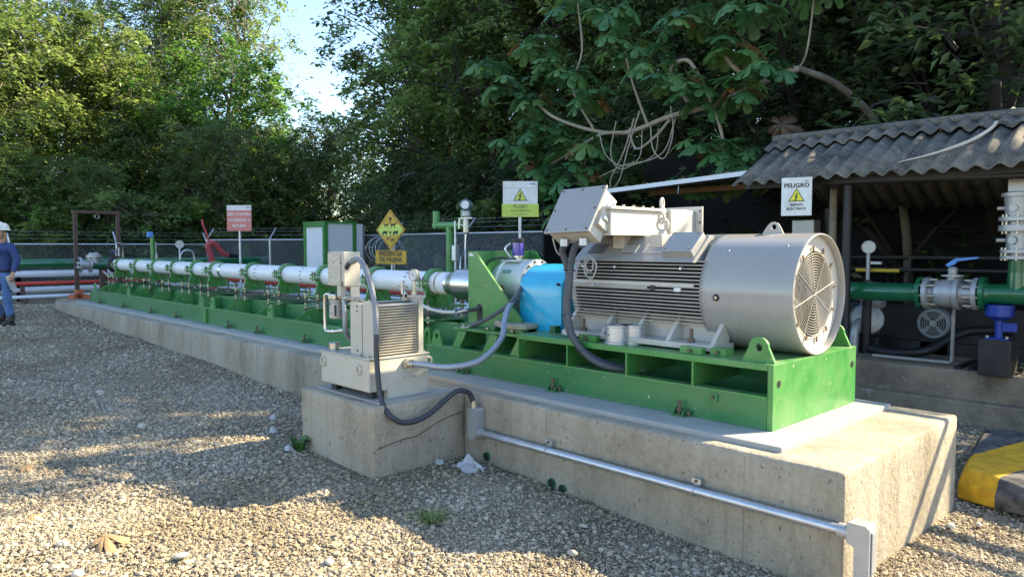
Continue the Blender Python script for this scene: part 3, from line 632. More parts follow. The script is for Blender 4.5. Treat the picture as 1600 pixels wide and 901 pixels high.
# ================================================================ CONCRETE
YC = 4.60           # machine centre line
plinth = thing('concrete_plinth', 'long grey concrete plinth carrying the green pump skid and motor', 'plinth', (-9, 4.5, -0.5))
for (x0, x1) in ((-17.10, -12.402), (-12.398, -8.302), (-8.298, -4.902), (-4.898, -1.42)):
    rough_block('plinth_section', x0, x1, 3.60, 5.41, -0.95, 0.0, CONC, plinth, seed=int(-x0 * 10), step=0.10 if x0 > -9 else 0.25)
for (x0, x1, y0, y1) in ((-5.55, -1.80, 3.72, 5.31), (-16.4, -5.553, 3.80, 5.30)):
    MB().box(x0, x1, y0, y1, -0.01, 0.03).build('grout_pad', GROUT, plinth, bevel=0.008)
for x in (-7.9, -10.4, -13.1, -6.1):           # form-tie seams left in the face
    MB().box(x, x + 0.018, 3.596, 3.61, -0.7, -0.012).build('form_seam', GROUT, plinth)
SEAM = mat('dark_seam', (0.23, 0.195, 0.145), 0.95)  # darker concrete tone of the thin board joints
for x in (-3.86, -3.42, -1.95): MB().box(x, x + 0.003, 3.5985, 3.61, -0.7, -0.02).build('board_seam', SEAM, plinth)
for (x, z) in ((-4.02, -0.455), (-3.36, -0.50), (-3.26, -0.52)):
    o = MB().lathe([(0.034, -0.05), (0.034, 0.012), (0.026, 0.012), (0.026, -0.04)], (x, 3.60, z), (0, -1, 0), 16, caps=False).build('drain_sleeve', GREEND, plinth)
    MB().lathe([(0.0265, 0), (0.0265, 0.003)], (x, 3.597, z), (0, -1, 0), 16).build('drain_mouth', BLACK, o)
block = rough_block('concrete_block', -5.29, -4.27, 2.77, 3.597, -0.95, -0.004, CONC, None, loc=(-4.8, 3.2, -0.5), seed=7); tag(block, 'square concrete block jutting from the plinth under the beige oil cooler', 'block')
MB().tube(spline([(-4.268, 2.80, -.30), (-4.2685, 3.0, -.27), (-4.2685, 3.15, -.26), (-4.268, 3.35, -.19), (-4.2685, 3.58, -.15)], 6), .0035, 5).build('crack', RUST, block)
MB().box(-5.20, -4.32, 2.86, 3.56, -0.006, 0.006).build('grout_bed', GROUT, block)

# ================================================================ MOTOR SKID
skid = thing('motor_skid', 'bright green welded steel base frame under the grey motor', 'base frame', (-3.6, YC, 0.03))
Y0, Y1 = 4.00, 5.20
MB().box(-2.03, -1.995, Y0, Y1, 0.03, 0.418).build('end_plate', GREENB, skid, bevel=0.004)
for (xx, ys) in ((-1.9945, 4.07), (-1.9945, 5.13)): MB().lathe([(0.022, 0), (0.022, 0.002)], (xx, ys, 0.30), (1, 0, 0), 14).build('end_hole', BLACK, skid)
for ya, yb in ((Y0 + 0.004, Y0 + 0.016), (Y1 - 0.016, Y1 - 0.004)): MB().box(-5.30, -2.032, ya, yb, 0.042, 0.215).build('channel_web', GREEN, skid)
for ya, yb in ((Y0, Y0 + 0.085), (Y1 - 0.085, Y1)):
    MB().box(-5.30, -2.032, ya, yb, 0.215, 0.228).build('channel_flange', GREENB, skid, bevel=0.003)
    MB().box(-5.30, -2.032, ya - 0.0, yb, 0.030, 0.042).build('channel_flange', GREEN, skid, bevel=0.003)
MB().box(-4.12, -2.032, Y0 + 0.002, Y1 - 0.002, 0.378, 0.418).build('deck', GREENB, skid, bevel=0.004)
for x in (-4.115, -3.60, -3.06, -2.54):
    for ya, yb in ((Y0 + 0.004, Y0 + 0.57), (Y1 - 0.57, Y1 - 0.004)): MB().box(x, x + 0.014, ya, yb, 0.228, 0.378).build('stiffener', GREENB, skid)
for ya, yb in ((Y0 + 0.58, Y0 + 0.592),): MB().box(-5.28, -2.04, ya, yb, 0.03, 0.371).build('inner_web', GREEN, skid)
# bracket deck left of the guard
MB().box(-5.02, -4.122, 4.10, 5.10, 0.372, 0.396).build('bracket_deck', GREENB, skid, bevel=0.003)
for x in (-4.90, -4.50, -4.17):
    MB().prism([(Y0 + .09, 0.228), (Y0 + .11, 0.372), (4.36, 0.372), (4.36, 0.228)], 'yz', x, x + 0.012).build('gusset', GREENB, skid)
    MB().prism([(x - .09, 0.229), (x + .012, 0.229), (x + .10, 0.371), (x + 0.0, 0.371)], 'xz', Y0 + .06, Y0 + .072).build('gusset', GREENB, skid)
for (xa, xb, ya, yb) in ((-4.98, -4.84, 4.14, 4.26), (-4.66, -4.52, 4.13, 4.24), (-4.42, -4.20, 4.15, 4.30)):
    MB().box(xa, xb, ya, yb, 0.396, 0.430).build('jacking_block', GREEN, skid, bevel=0.003)
    MB().hexn(((xa + xb) / 2, ya - 0.02, 0.413), ((xa + xb) / 2, ya, 0.413), 0.011).build('jacking_screw', ZINC, skid)
def lug_mesh(w, h, t, hr=0.024):
    pts = [(-w / 2, 0), (w / 2, 0)]; r = w * 0.30
    for k in range(9): a = math.pi * k / 8; pts.append((r * math.cos(a), h - r + r * math.sin(a)))
    return pts
def lug(parent, x, y, z, w=0.20, h=0.15, t=0.022, plane='xz', m=GREENB, hr=0.024):
    pts = [(x + p[0], z + p[1]) if plane == 'xz' else (y + p[0], z + p[1]) for p in lug_mesh(w, h, t)]
    c = ((x if plane == 'xz' else y), z + h * 0.58)
    b = MB(); a0 = y if plane == 'xz' else x
    b.holed(pts, c, hr, plane, a0 - t / 2, a0 + t / 2)
    return b.build('lifting_lug', m, parent, bevel=0.002)
lug(skid, -2.115, 4.06, 0.418, 0.21, 0.15); lug(skid, -2.115, 5.14, 0.418, 0.21, 0.15)
lug(skid, -5.16, 4.03, 0.228, 0.16, 0.14); lug(skid, -5.30, 4.03, 0.228, 0.12, 0.15)
MB().box(-5.325, -5.305, Y0 - .01, Y0 + .20, 0.03, 0.31).build('joint_plate', GREENB, skid, bevel=0.002)
def anchor(parent, x, y=None):
    y = Y0 - 0.035 if y is None else y
    b = MB(); b.cyl((x, y, 0.02), (x, y, 0.125), 0.009, 8); b.hexn((x, y, 0.062), (x, y, 0.080), 0.017); b.hexn((x, y, 0.105), (x, y, 0.123), 0.016); o = b.build('anchor_bolt', BOLT, parent)
    for xx in (x + .03, x - .042): MB().prism([(y - 0.035, 0.031), (Y0 + .003, 0.031), (Y0 + .003, 0.085), (y - 0.005, 0.062)], 'yz', xx, xx + 0.008).build('anchor_chair', GREEN, parent)
    MB().box(x - .045, x + .045, y - .035, Y0 + .002, 0.0295, 0.040).build('anchor_plate', GREEN, parent)
    b = MB(); b.cyl((x + 0.062, y + .01, 0.02), (x + 0.062, y + .01, 0.075), 0.007, 8); b.hexn((x + .062, y + .01, .05), (x + .062, y + .01, .064), 0.014); b.build('levelling_screw', BOLT, parent)
for x in (-4.75, -3.70, -2.60): anchor(skid, x)
b = MB().box(-2.41, -2.35, Y0 - .008, Y0 + .004, 0.155, 0.20).build('earth_pad', GREEN, skid); MB().hexn((-2.38, Y0 - .022, 0.178), (-2.38, Y0 - .008, 0.178), 0.011).build('earth_bolt', BOLT, b)

# ================================================================ PUMP SKID
pskid = thing('pump_skid', 'long green steel frame with cross ribs under the white pump barrel', 'base frame', (-10.8, YC, 0.03))
for ya, yb, fa, fb in ((Y0 + 0.03, Y0 + 0.042, Y0 + .02, Y0 + .10), (Y1 - 0.042, Y1 - 0.03, Y1 - .10, Y1 - .02)):
    for (xa, xb) in ((-16.2, -10.42), (-10.40, -5.35)):
        MB().box(xa, xb, ya, yb, 0.04, 0.235).build('beam_web', GREEN, pskid)
        MB().box(xa, xb, fa, fb, 0.235, 0.247).build('beam_flange', GREENB, pskid)
        MB().box(xa, xb, fa - .03, fb, 0.031, 0.040).build('beam_flange', GREEN, pskid)
MB().box(-10.46, -10.36, Y0 + .0, Y0 + .03, 0.04, 0.235).build('splice_plate', GREENB, pskid)
MB().box(-16.22, -16.2, Y0 + .02, Y1 - .02, 0.031, 0.247).build('end_web', GREEN, pskid)
CL = [-5.92, -6.965, -8.08, -9.08, -10.10, -11.39, -12.16, -13.07, -14.03, -15.01, -16.15]
gp = None
for k, x in enumerate(list(np.arange(-15.9, -5.4, 1.0))):
    for side in (0, 1):
        pts = [(4.06, 0.247), (4.22, 0.345), (4.40, 0.36), (4.40, 0.05), (4.06, 0.05)]
        if side: pts = [(9.2 - p[0], p[1]) for p in pts]
        c = (4.235 if not side else 4.965, 0.275)
        MB().holed(pts, c, 0.032, 'yz', x - .005, x + .005).build('cross_rib', GREENB, pskid)
    MB().box(x - .05, x + .05, 4.40, 4.80, 0.05, 0.355).build('pedestal', GREEN, pskid)
for k, x in enumerate(CL):
    MB().box(x - 0.30, x + 0.30, 4.36, 4.88, 0.372, 0.392).build('seat_plate', GREEN, pskid, bevel=0.003)
for (xa, xb) in ((-16.2, -10.42), (-10.40, -5.35)): MB().box(xa, xb, 4.44, 4.50, 0.05, 0.371).build('centre_web', GREEN, pskid); MB().box(xa, xb, 4.70, 4.76, 0.05, 0.371).build('centre_web', GREEN, pskid)
for x in (-15.95, -13.9, -10.62, -10.22, -8.46): lug(pskid, x, 4.05, 0.247, 0.15, 0.15, hr=0.02)
for x in (-15.4, -14.0, -12.55, -11.45, -9.55, -8.7, -7.5, -6.5): anchor(pskid, x, Y0 - 0.02)

# ================================================================ PIPE SADDLES
def make_saddle():
    s = thing('pipe_saddle', 'x', 'pipe saddle', (0, YC, 0.392))
    MB().box(-0.19, 0.19, YC - .24, YC + .26, 0.492, 0.508).build('base_plate', GREENB, s, bevel=0.003)
    for sx in (-0.15, 0.15):
        for sy in (-0.205, 0.225):
            b = MB(); b.cyl((sx, YC + sy, 0.30), (sx, YC + sy, 0.575), 0.011, 8); b.build('stud', BOLT, s)
            n = MB(); n.hexn((sx, YC + sy, .508), (sx, YC + sy, .526), .021); n.hexn((sx, YC + sy, .474), (sx, YC + sy, .491), .021); n.hexn((sx, YC + sy, .393), (sx, YC + sy, .411), .021); n.hexn((sx, YC + sy, .352), (sx, YC + sy, .370), .021); n.build('nut', ZINC, s)
    zc = 0.735
    MB().prism([(YC - .17, .508), (YC + .17, .508), (YC + .115, zc - .05), (YC + .09, zc - .09), (YC, zc - .125), (YC - .09, zc - .09), (YC - .115, zc - .05)], 'yz', -.012, .012).build('web_plate', GREENB, s)
    for sx in (-1, 1):
        MB().prism([(sx * .012, .508), (sx * .14, .508), (sx * .035, zc - .125), (sx * .012, zc - .125)], 'xz', YC - .008, YC + .008).build('rib', GREENB, s)
    for nm, a0, a1, dz in (('upper_strap', 4, 176, 0.006), ('lower_strap', 184, 356, -0.006)):
        b = MB(); n = 16; ri, ro = .117, .140; V = []
        for i in range(n + 1):
            a = R(a0 + (a1 - a0) * i / n)
            for r in (ri, ro):
                for hx in (-.035, .035): V.append((hx, YC + r * math.cos(a), zc + dz + r * math.sin(a)))
        F = []
        for i in range(n):
            o = i * 4; F += [(o, o + 4, o + 5, o + 1), (o + 2, o + 3, o + 7, o + 6), (o, o + 2, o + 6, o + 4), (o + 1, o + 5, o + 7, o + 3)]
        F += [(0, 1, 3, 2), (4 * n, 4 * n + 2, 4 * n + 3, 4 * n + 1)]
        b.add(V, F); b.build(nm, GREENB, s, bevel=0.002)
        for sy in (-1, 1):
            z0, z1 = (zc + .008, zc + .030) if dz > 0 else (zc - .030, zc - .008)
            ya, yb = sorted((YC + sy * .136, YC + sy * .205)); MB().box(-.05, .05, ya, yb, z0, z1).build('ear', GREENB, s, bevel=0.002)
    for sy in (-1, 1):
        for sx in (-.028, .028):
            b = MB(); b.cyl((sx, YC + sy * .178, zc - .05), (sx, YC + sy * .178, zc + .065), .008, 8); b.hexn((sx, YC + sy * .178, zc + .030), (sx, YC + sy * .178, zc + .044), .015); b.build('clamp_bolt', BOLT, s)
    return s
sad0 = make_saddle()
for k, x in enumerate(CL):
    o = sad0 if k == 0 else copy_tree(sad0)
    o.location.x = x
    tag(o, 'green clamp saddle holding the white barrel, ' + ('nearest to the steel cylinder' if k == 0 else ('farthest from the motor' if k == len(CL) - 1 else ordinal(k) + ' along from the steel cylinder')), 'pipe saddle', 'clamp saddles along the pump barrel')

# ================================================================ PUMP
pump = thing('pump_barrel', 'long white multistage pump barrel running through green clamps', 'pump', (-10.9, YC, 0.735))
ZP = 0.735
segs = [(-16.45, -15.25), (-15.245, -14.25), (-14.245, -12.9), (-12.895, -11.72), (-11.715, -11.15), (-11.06, -9.85), (-9.845, -8.55), (-8.545, -7.30), (-7.295, -6.30), (-6.295, -5.66)]
for (a, c) in segs: MB().cyl((a, YC, ZP), (c, YC, ZP), 0.112, 32).build('barrel_section', WHITE, pump)
MB().cyl((-11.149, YC, ZP), (-11.061, YC, ZP), 0.1135, 32).build('bare_steel_band', SSTEEL, pump)
for x in (-15.247, -14.247, -12.897, -11.717, -9.847, -8.547, -7.297, -6.297):
    MB().cyl((x - .012, YC, ZP), (x + .012, YC, ZP), 0.1138, 32).build('joint_ring', WHITE, pump)
    for k in range(7):
        a = R(100 + k * 26); MB().box(x - .03, x + .015, YC + (.1145) * math.cos(a) - .004, YC + (.1145) * math.cos(a) + .004, ZP + (.1145) * math.sin(a) - .004, ZP + (.1145) * math.sin(a) + .004).build('set_screw', BOLT, pump)
MB().lathe([(.112, -5.66), (.117, -5.655), (.117, -5.62), (.152, -5.50), (.152, -4.965)], (0, YC, ZP + .0), (1, 0, 0), 36).build('intake_cylinder', SSTEEL, pump)
MB().lathe([(.112, -16.52), (.17, -16.519), (.17, -16.47), (.112, -16.469)], (0, YC, ZP), (1, 0, 0), 24).build('discharge_flange', BLACK, pump)
for x in (-5.80,):    # orange band of old paint
    MB().cyl((x - .012, YC, ZP), (x + .012, YC, ZP), 0.1135, 32).build('rust_band', mat('rust_stain', (0.30, 0.14, 0.05), 0.8, var=0.3, vscale=30, col2=(0.7, 0.68, 0.62), mixs=14), pump)

# ================================================================ THRUST BRACKET + SEAL CHAMBER
brk = thing('thrust_bracket', 'upright green gusseted bracket plate between steel cylinder and blue guard', 'bracket', (-4.8, YC, 0.396))
MB().box(-4.955, -4.925, 4.215, 4.985, 0.43, 1.06).build('face_plate', GREENB, brk, bevel=0.003)
g = [(-4.924, 0.432), (-4.924, 1.058), (-4.86, 1.058), (-4.83, 1.02), (-4.29, 0.50), (-4.29, 0.432)]
for ya in (4.215, 4.960): MB().prism(g, 'xz', ya, ya + 0.024).build('side_gusset', GREENB, brk, bevel=0.003)
arch = [(-4.80 + .035 * math.cos(R(a)), .57 + .035 * math.sin(R(a))) for a in range(0, 181, 20)]
MB().prism([(-4.765, .433)] + arch + [(-4.835, .433)], 'xz', 4.2125, 4.2135).build('cut_out', BLACK, brk)
MB().prism([(-4.95, 1.035), (-4.90, 1.045), (-4.87, 1.02), (-4.93, 1.015)], 'xz', 4.2120, 4.2134).build('paint_chip', SIGNW, brk)
MB().box(-4.99, -4.20, 4.205, 4.995, 0.3965, 0.432).build('foot_plate', GREEN, brk, bevel=0.003)
seal = thing('seal_chamber', 'grey-white bearing chamber with bolted flange beside the blue guard', 'bearing housing', (-4.65, YC, 0.75))
CH = mat('chamber_paint', (0.56, 0.60, 0.58), 0.35, 0.15, var=0.12, vscale=8, speck=(0.2, 0.2, 0.2), speck_s=40, speck_t=0.72)
MB().lathe([(.165, -4.92), (.165, -4.86), (.205, -4.84), (.205, -4.56), (.215, -4.55), (.215, -4.47), (.18, -4.46), (.18, -4.42)], (0, YC, .775), (1, 0, 0), 40).build('housing', CH, seal)
for k in range(14):
    a = 2 * math.pi * k / 14; MB().hexn((-4.47, YC + .197 * math.cos(a), .775 + .197 * math.sin(a)), (-4.452, YC + .197 * math.cos(a), .775 + .197 * math.sin(a)), .010).build('flange_bolt', BOLT, seal)
MB().torus((-4.78, YC, .775), (1, 0, 0), .212, .016, 30, 8).build('banded_ring', WHITE, seal)
MB().obox((-4.68, YC - .18, .885), (.10, .004, .03), Matrix.Rotation(R(-30), 3, 'X')).build('name_tag', mat('tag_green', (0.15, 0.32, 0.28), .5), seal)
MB().hexn((-4.70, YC - .215, .755), (-4.70, YC - .203, .757), .014).build('side_plug', ZINC, seal)
MB().box(-4.76, -4.60, 4.50, 4.70, .43, .60).build('pedestal', GREEN, seal)
for yy in (4.44, 4.74): MB().box(-4.60, -4.52, yy, yy + .05, .43, .62).build('pedestal_leg', CAST, seal)
MB().box(-4.82, -4.60, 4.48, 4.72, .965, .985).build('top_pad', CH, seal, bevel=.003)
cup = thing('oil_reservoir', 'violet see-through oil cup with black cap on the bearing chamber', 'oil cup', (-4.72, YC, .985))
MB().lathe([(.03, .985), (.03, 1.0), (.052, 1.002), (.052, 1.02), (.03, 1.021)], (-4.72, YC, 0), (0, 0, 1), 20).build('base', SSTEEL, cup)
MB().lathe([(.028, 1.005), (.028, 1.028)], (-4.72, YC, 0), (0, 0, 1), 20).build('red_band', RPIPE, cup)
MB().lathe([(.05, 1.022), (.052, 1.03), (.052, 1.135)], (-4.72, YC, 0), (0, 0, 1), 24).build('cup', GLASSP, cup)
MB().lathe([(.055, 1.135), (.057, 1.145), (.057, 1.165), (.045, 1.175)], (-4.72, YC, 0), (0, 0, 1), 24).build('cap', BLACK, cup)
t = MB().tube(spline([(-4.70, 4.52, .985), (-4.80, 4.45, 1.0), (-4.88, 4.40, .97), (-4.90, 4.36, .90)], 6), .010, 8).build('seal_oil_hose', RUBBERD, None, loc=(-4.8, 4.45, .95)); tag(t, 'short black oil hose looping over the bearing chamber', 'hose')
t = MB().tube(spline([(-4.76, 4.55, 1.0), (-4.80, 4.52, 1.08), (-4.77, 4.56, 1.13)], 6), .012, 8).build('vent_elbow', SSTEEL, None, loc=(-4.78, 4.55, 1.05)); tag(t, 'small bent steel vent beside the violet oil cup', 'pipe')
slab = MB(); rs_ = np.random.RandomState(4)
top = [(-4.58, 4.18), (-4.44, 4.12), (-4.24, 4.10), (-4.17, 4.15), (-4.18, 4.30), (-4.40, 4.33), (-4.56, 4.30)]
n_ = len(top); V = [(p[0], p[1], .432) for p in top] + [(p[0] * 1.0 + rs_.uniform(-.012, .012), p[1] + rs_.uniform(-.012, .012), .478 + rs_.uniform(-.01, .008)) for p in top]
slab.add(V, [tuple(range(n_))[::-1], tuple(range(n_, 2 * n_))] + [(k, (k + 1) % n_, n_ + (k + 1) % n_, n_ + k) for k in range(n_)])
o = slab.build('stone_slab', CONCTOP, None, bevel=.008, loc=(-4.37, 4.2, .432)); tag(o, 'flat pale piece of broken concrete lying on the green frame', 'stone')

# ================================================================ COUPLING GUARD
gd = thing('coupling_guard', 'glossy blue arched sheet coupling guard between bearing and motor', 'guard', (-4.15, YC, .42))
prof = [(-.29, .40)] + [(-.29 * math.cos(R(a)) if a > 0 else -.29, .74 + .215 * math.sin(R(a))) for a in range(0, 181, 9)] + [(.29, .40)]
prof2 = [(p[0] * .985, p[1] - (.004 if p[1] > .5 else 0)) for p in prof]
b = MB(); n_ = len(prof)
V = [(x, YC + p[0], p[1]) for x in (-4.40, -3.93) for p in prof]
b.add(V, [(k, k + 1, n_ + k + 1, n_ + k) for k in range(n_ - 1)], True)
V = [(x, YC + p[0], p[1]) for x in (-4.40, -3.93) for p in prof2]
b.add(V, [(k, k + 1, n_ + k + 1, n_ + k) for k in range(n_ - 1)], True)
b.build('arched_sheet', BLUE, gd)
for x in (-4.40, -3.932): MB().prism([(YC + p[0] * .996, p[1] - .001) for p in prof], 'yz', x, x + .002).build('end_sheet', BLUE, gd)
for x in (-4.36, -3.98):
    MB().box(x - .03, x + .03, YC - .33, YC - .29, .4185, .424).build('foot_tab', BLUE, gd); MB().hexn((x, YC - .315, .424), (x, YC - .315, .437), .011).build('foot_bolt', BOLT, gd)
MB().hexn((-3.95, YC - .315, .80), (-3.95, YC - .292, .80), .012).build('side_bolt', BLACK, gd)
MB().box(-3.99, -3.93, YC - .36, YC - .30, .418, .475).build('corner_block', GREEND, gd)

# ================================================================ MOTOR
mot = thing('electric_motor', 'large grey finned electric motor with round fan cowl on the green frame', 'motor', (-2.85, YC, .418))
ZM = .80
MB().cyl((-3.76, YC, ZM), (-2.60, YC, ZM), .325, 40).build('stator_core', BLKMACH, mot)
MB().lathe([(.20, -3.90), (.22, -3.86), (.33, -3.78), (.36, -3.76), (.36, -3.715), (.32, -3.714)], (0, YC, ZM), (1, 0, 0), 40).build('end_shield', MGREY, mot)
MB().cyl((-3.97, YC, ZM), (-3.89, YC, ZM), .07, 20).build('shaft', SSTEEL, mot)
for side in (-1, 1):
    for k in range(18):
        z = ZM - .215 + k * .0245; dz = z - ZM
        yo = math.sqrt(max(0, .405 ** 2 - dz * dz)); yi = math.sqrt(max(0.01, .32 ** 2 - dz * dz))
        ya, yb = sorted((YC + side * yi, YC + side * yo))
        MB().box(-3.725, -2.61, ya, yb, z - .0042, z + .0042).build('cooling_fin', MGREY, mot)
for k in range(15):
    y = YC - .20 + k * .0286; dy = y - YC
    zo = ZM + math.sqrt(.385 ** 2 - dy * dy) - (.0 if abs(dy) > .001 else 0); zi = ZM + math.sqrt(.30 ** 2 - dy * dy)
    MB().box(-3.70, -2.605, y - .0045, y + .0045, zi, zo).build('top_fin', MGREY, mot)
# fan cowl
cw = MB(); cw.lathe([(.368, -2.625), (.385, -2.625), (.385, -2.005), (.383, -1.993), (.376, -1.990), (.372, -2.0), (.372, -2.035)], (0, YC, ZM), (1, 0, 0), 72, caps=False)
cowl = cw.build('fan_cowl', MGREY, mot)
cw = MB(); cw.lathe([(.372, -2.036), (.272, -2.036), (.272, -2.05), (.372, -2.05)], (0, YC, ZM), (1, 0, 0), 64, caps=False); cw.build('cowl_face', MCREAM, cowl)
MB().lathe([(.30, -2.20), (.30, -2.199)], (0, YC, ZM), (1, 0, 0), 40).build('cowl_inside', BLACK, cowl)
for k in range(7):
    a = 2 * math.pi * k / 7 + .2
    m3 = Matrix.Rotation(a, 3, 'X') @ Matrix.Rotation(R(28), 3, 'Z')
    MB().obox(Vector((-2.14, YC, ZM)) + Matrix.Rotation(a, 3, 'X') @ Vector((0, 0, .15)), (.012, .11, .20), m3).build('fan_blade', BLKMACH, cowl)
gr = MB()
for k in range(16): gr.torus((-2.030, YC, ZM), (1, 0, 0), .028 + k * .0165, .0019, 48, 5)
gr.build('grille_rings', MCREAM, cowl)
gr = MB()
for k in range(8):
    a = 2 * math.pi * k / 8 + .25; gr.cyl((-2.026, YC, ZM), (-2.026, YC + .285 * math.cos(a), ZM + .285 * math.sin(a)), .0019, 5)
gr.build('grille_spokes', MCREAM, cowl)
for k in range(12):
    a = 2 * math.pi * k / 12 + .13; c, s_ = math.cos(a), math.sin(a)
    MB().obox((-2.026, YC + .291 * c, ZM + .291 * s_), (.008, .034, .013), Matrix.Rotation(a, 3, 'X')).build('grille_clip', BOLT, cowl)
for (x, a) in ((-2.50, 184),):
    c = Vector((x, YC + .386 * math.cos(R(a)), ZM + .386 * math.sin(R(a)))); nrm = Vector((0, math.cos(R(a)), math.sin(R(a))))
    MB().lathe([(.024, 0), (.024, .0015)], c - nrm * .0005, nrm, 20).build('access_hole', BLACK, cowl); MB().hexn(c + nrm * .001, c + nrm * .008, .010).build('access_bolt', ZINC, cowl)
for (x, a) in ((-2.48, 135), (-2.10, 128)):
    nrm = Vector((0, math.cos(R(a)), math.sin(R(a)))); c = Vector((x, YC, ZM)) + nrm * .385; MB().lathe([(.009, 0), (.007, .005)], c, nrm, 10).build('cowl_screw', STEEL, cowl)
lugp = [(-2.39, 1.183), (-2.24, 1.183), (-2.265, 1.23), (-2.28, 1.252), (-2.305, 1.262), (-2.33, 1.258), (-2.35, 1.24)]
MB().holed(lugp, (-2.308, 1.228), .018, 'xz', YC - .006, YC + .006).build('lifting_ear', MGREY, cowl)
# sloping shoulder plates with name plates
sh = [(YC - .405, .995), (YC - .385, 1.015), (YC - .20, 1.175), (YC - .14, 1.175), (YC - .14, .99)]
MB().prism(sh, 'yz', -3.70, -2.665).build('shoulder_casing', MGREY, mot, bevel=.004)
slope = math.atan2(.16, .185); rot = Matrix.Rotation(slope, 3, 'X')
def on_slope(x, t, off): p = Vector((x, YC - .385 + .185 * t, 1.015 + .16 * t)); return p + Vector((0, -math.sin(slope), math.cos(slope))) * off
for (x, w_, m_, h_) in ((-3.54, .15, mat('dark_plate', (.16, .16, .16), .45), .10), (-3.24, .12, MCREAM, .08), (-3.03, .17, mat('plate_steel', (.55, .56, .57), .35, .5, var=.15, vscale=40), .11)):
    pl = MB().obox(on_slope(x, .42, .003), (w_, h_, .004), rot).build('rating_plate', m_, mot)
    for q in range(6):
        MB().obox(on_slope(x, .22 + q * .075, .0056), (w_ * .8, .004, .0008), rot).build('plate_print', INK, pl)
for x in (-3.36, -3.03):
    MB().box(x - .05, x + .05, YC - .30, YC - .16, 1.06, 1.185).build('lifting_block', MCREAM, mot, bevel=.006)
MB().obox(on_slope(-2.80, .50, .025), (.24, .20, .055), rot).build('heater_box', MGREY, mot, bevel=.003)
for dx in (-.09, .09):
    for tt in (.2, .85): MB().sphere(on_slope(-2.80 + dx, tt, .054), .007, n=8, m=5).build('cover_screw', BOLT, mot)
eye = MB(); eye.torus((-3.03, YC - .22, 1.255), (0, 1, 0), .042, .012, 24, 8); eye.lathe([(.035, 1.185), (.03, 1.20), (.018, 1.215)], (-3.03, YC - .22, 0), (0, 0, 1), 16); eye.build('eye_bolt', MCREAM, mot)
shk = MB(); shk.torus((-3.03, YC - .235, 1.30), (.4, 1, 0), .035, .010, 20, 7); shk.build('shackle', MCREAM, mot)
MB().box(-3.715, -2.66, YC - .403, YC - .385, .828, .852).build('earth_rail', MCREAM, mot)
for (x0, x1) in ((-3.70, -3.02),): MB().box(x0, x1, YC - .412, YC - .4035, .805, .832).build('sensor_strip', MGREY, mot, bevel=.002)
MB().box(-3.00, -2.96, YC - .41, YC - .403, .80, .835).build('strip_clamp', BLACK, mot); MB().box(-2.80, -2.75, YC - .415, YC - .4035, .80, .825).build('strip_plate', SIGNW, mot)
for x in (-3.60, -3.30, -2.75, -3.5): MB().hexn((x, YC - .42, .955 if x != -3.5 else .82), (x, YC - .398, .955 if x != -3.5 else .82), .010).build('casing_bolt', STEEL, mot)
# terminal box across the top
tb = MB().box(-3.62, -3.215, 4.03, 4.635, 1.195, 1.358).build('terminal_box', MCREAM, mot, bevel=.006)
MB().box(-3.64, -3.195, 4.01, 4.655, 1.359, 1.380).build('box_lid', MCREAM, tb, bevel=.004)
MB().box(-3.64, -3.195, 4.01, 4.655, 1.178, 1.1945).build('box_flange', MCREAM, tb, bevel=.003)
for k in range(6): MB().hexn((-3.21, 4.05 + k * .115, 1.380), (-3.21, 4.05 + k * .115, 1.394), .010).build('lid_bolt', MCREAM, tb)
for k in range(4): MB().hexn((-3.60 + k * .12, 4.025, 1.380), (-3.60 + k * .12, 4.025, 1.394), .010).build('lid_bolt', MCREAM, tb)
eb = MB(); eb.torus((-3.23, 4.66, 1.425), (1, .35, 0), .034, .011, 22, 8); eb.lathe([(.025, 1.380), (.016, 1.395)], (-3.23, 4.66, 0), (0, 0, 1), 14); eb.build('lid_eye', MCREAM, tb)
MB().box(-3.60, -3.235, 4.657, 4.74, 1.19, 1.372).build('chamber_neck', MCREAM, mot, bevel=.004)
MB().box(-3.61, -3.205, 4.742, 5.045, 1.182, 1.382).build('cable_chamber', MCREAM, mot, bevel=.006)
MB().box(-3.60, -3.215, 5.046, 5.10, 1.19, 1.375).build('gasket_frame', MGREY, mot)
MB().box(-3.66, -3.16, 5.101, 5.122, 1.165, 1.415).build('chamber_cover', MCREAM, mot, bevel=.003)
for zz in (1.20, 1.29, 1.38): MB().hexn((-3.175, 5.092, zz), (-3.175, 5.101, zz), .009).build('cover_bolt', BOLT, mot)
MB().box(-3.58, -3.26, YC - .17, YC + .17, 1.10, 1.1775).build('saddle_base', MCREAM, mot)
# feet
for side in (-1, 1):
    ya, yb = sorted((YC + side * .20, YC + side * .47))
    yi, yo = YC + side * .26, YC + side * .47
    MB().box(-3.76, -2.47, ya, yb, .432, .470).build('foot_rail', MCREAM, mot, bevel=.004)
    pa = [(yi, .47), (yo - side * .02, .47), (yi + side * .03, .64), (yi, .66)]
    for x in (-3.76, -3.40, -3.12, -2.84, -2.50): MB().prism(pa, 'yz', x, x + .028).build('foot_gusset', MCREAM, mot)
    MB().box(-3.74, -2.48, min(yi, yi + side * .02), max(yi, yi + side * .02), .47, .64).build('foot_wall', MCREAM, mot)
    for x in (-3.60, -2.67):
        b = MB(); b.cyl((x, yo - side * .07, .46), (x, yo - side * .07, .56), .013, 10); b.hexn((x, yo - side * .07, .47), (x, yo - side * .07, .495), .026); b.build('foot_bolt', BOLT, mot)
MB().prism([(-3.40, .428), (-3.25, .445), (-2.98, .445), (-2.84, .428), (-2.84, .4315), (-3.40, .4315)], 'xz', YC - .46, YC - .21).build('foot_arch', MCREAM, mot)
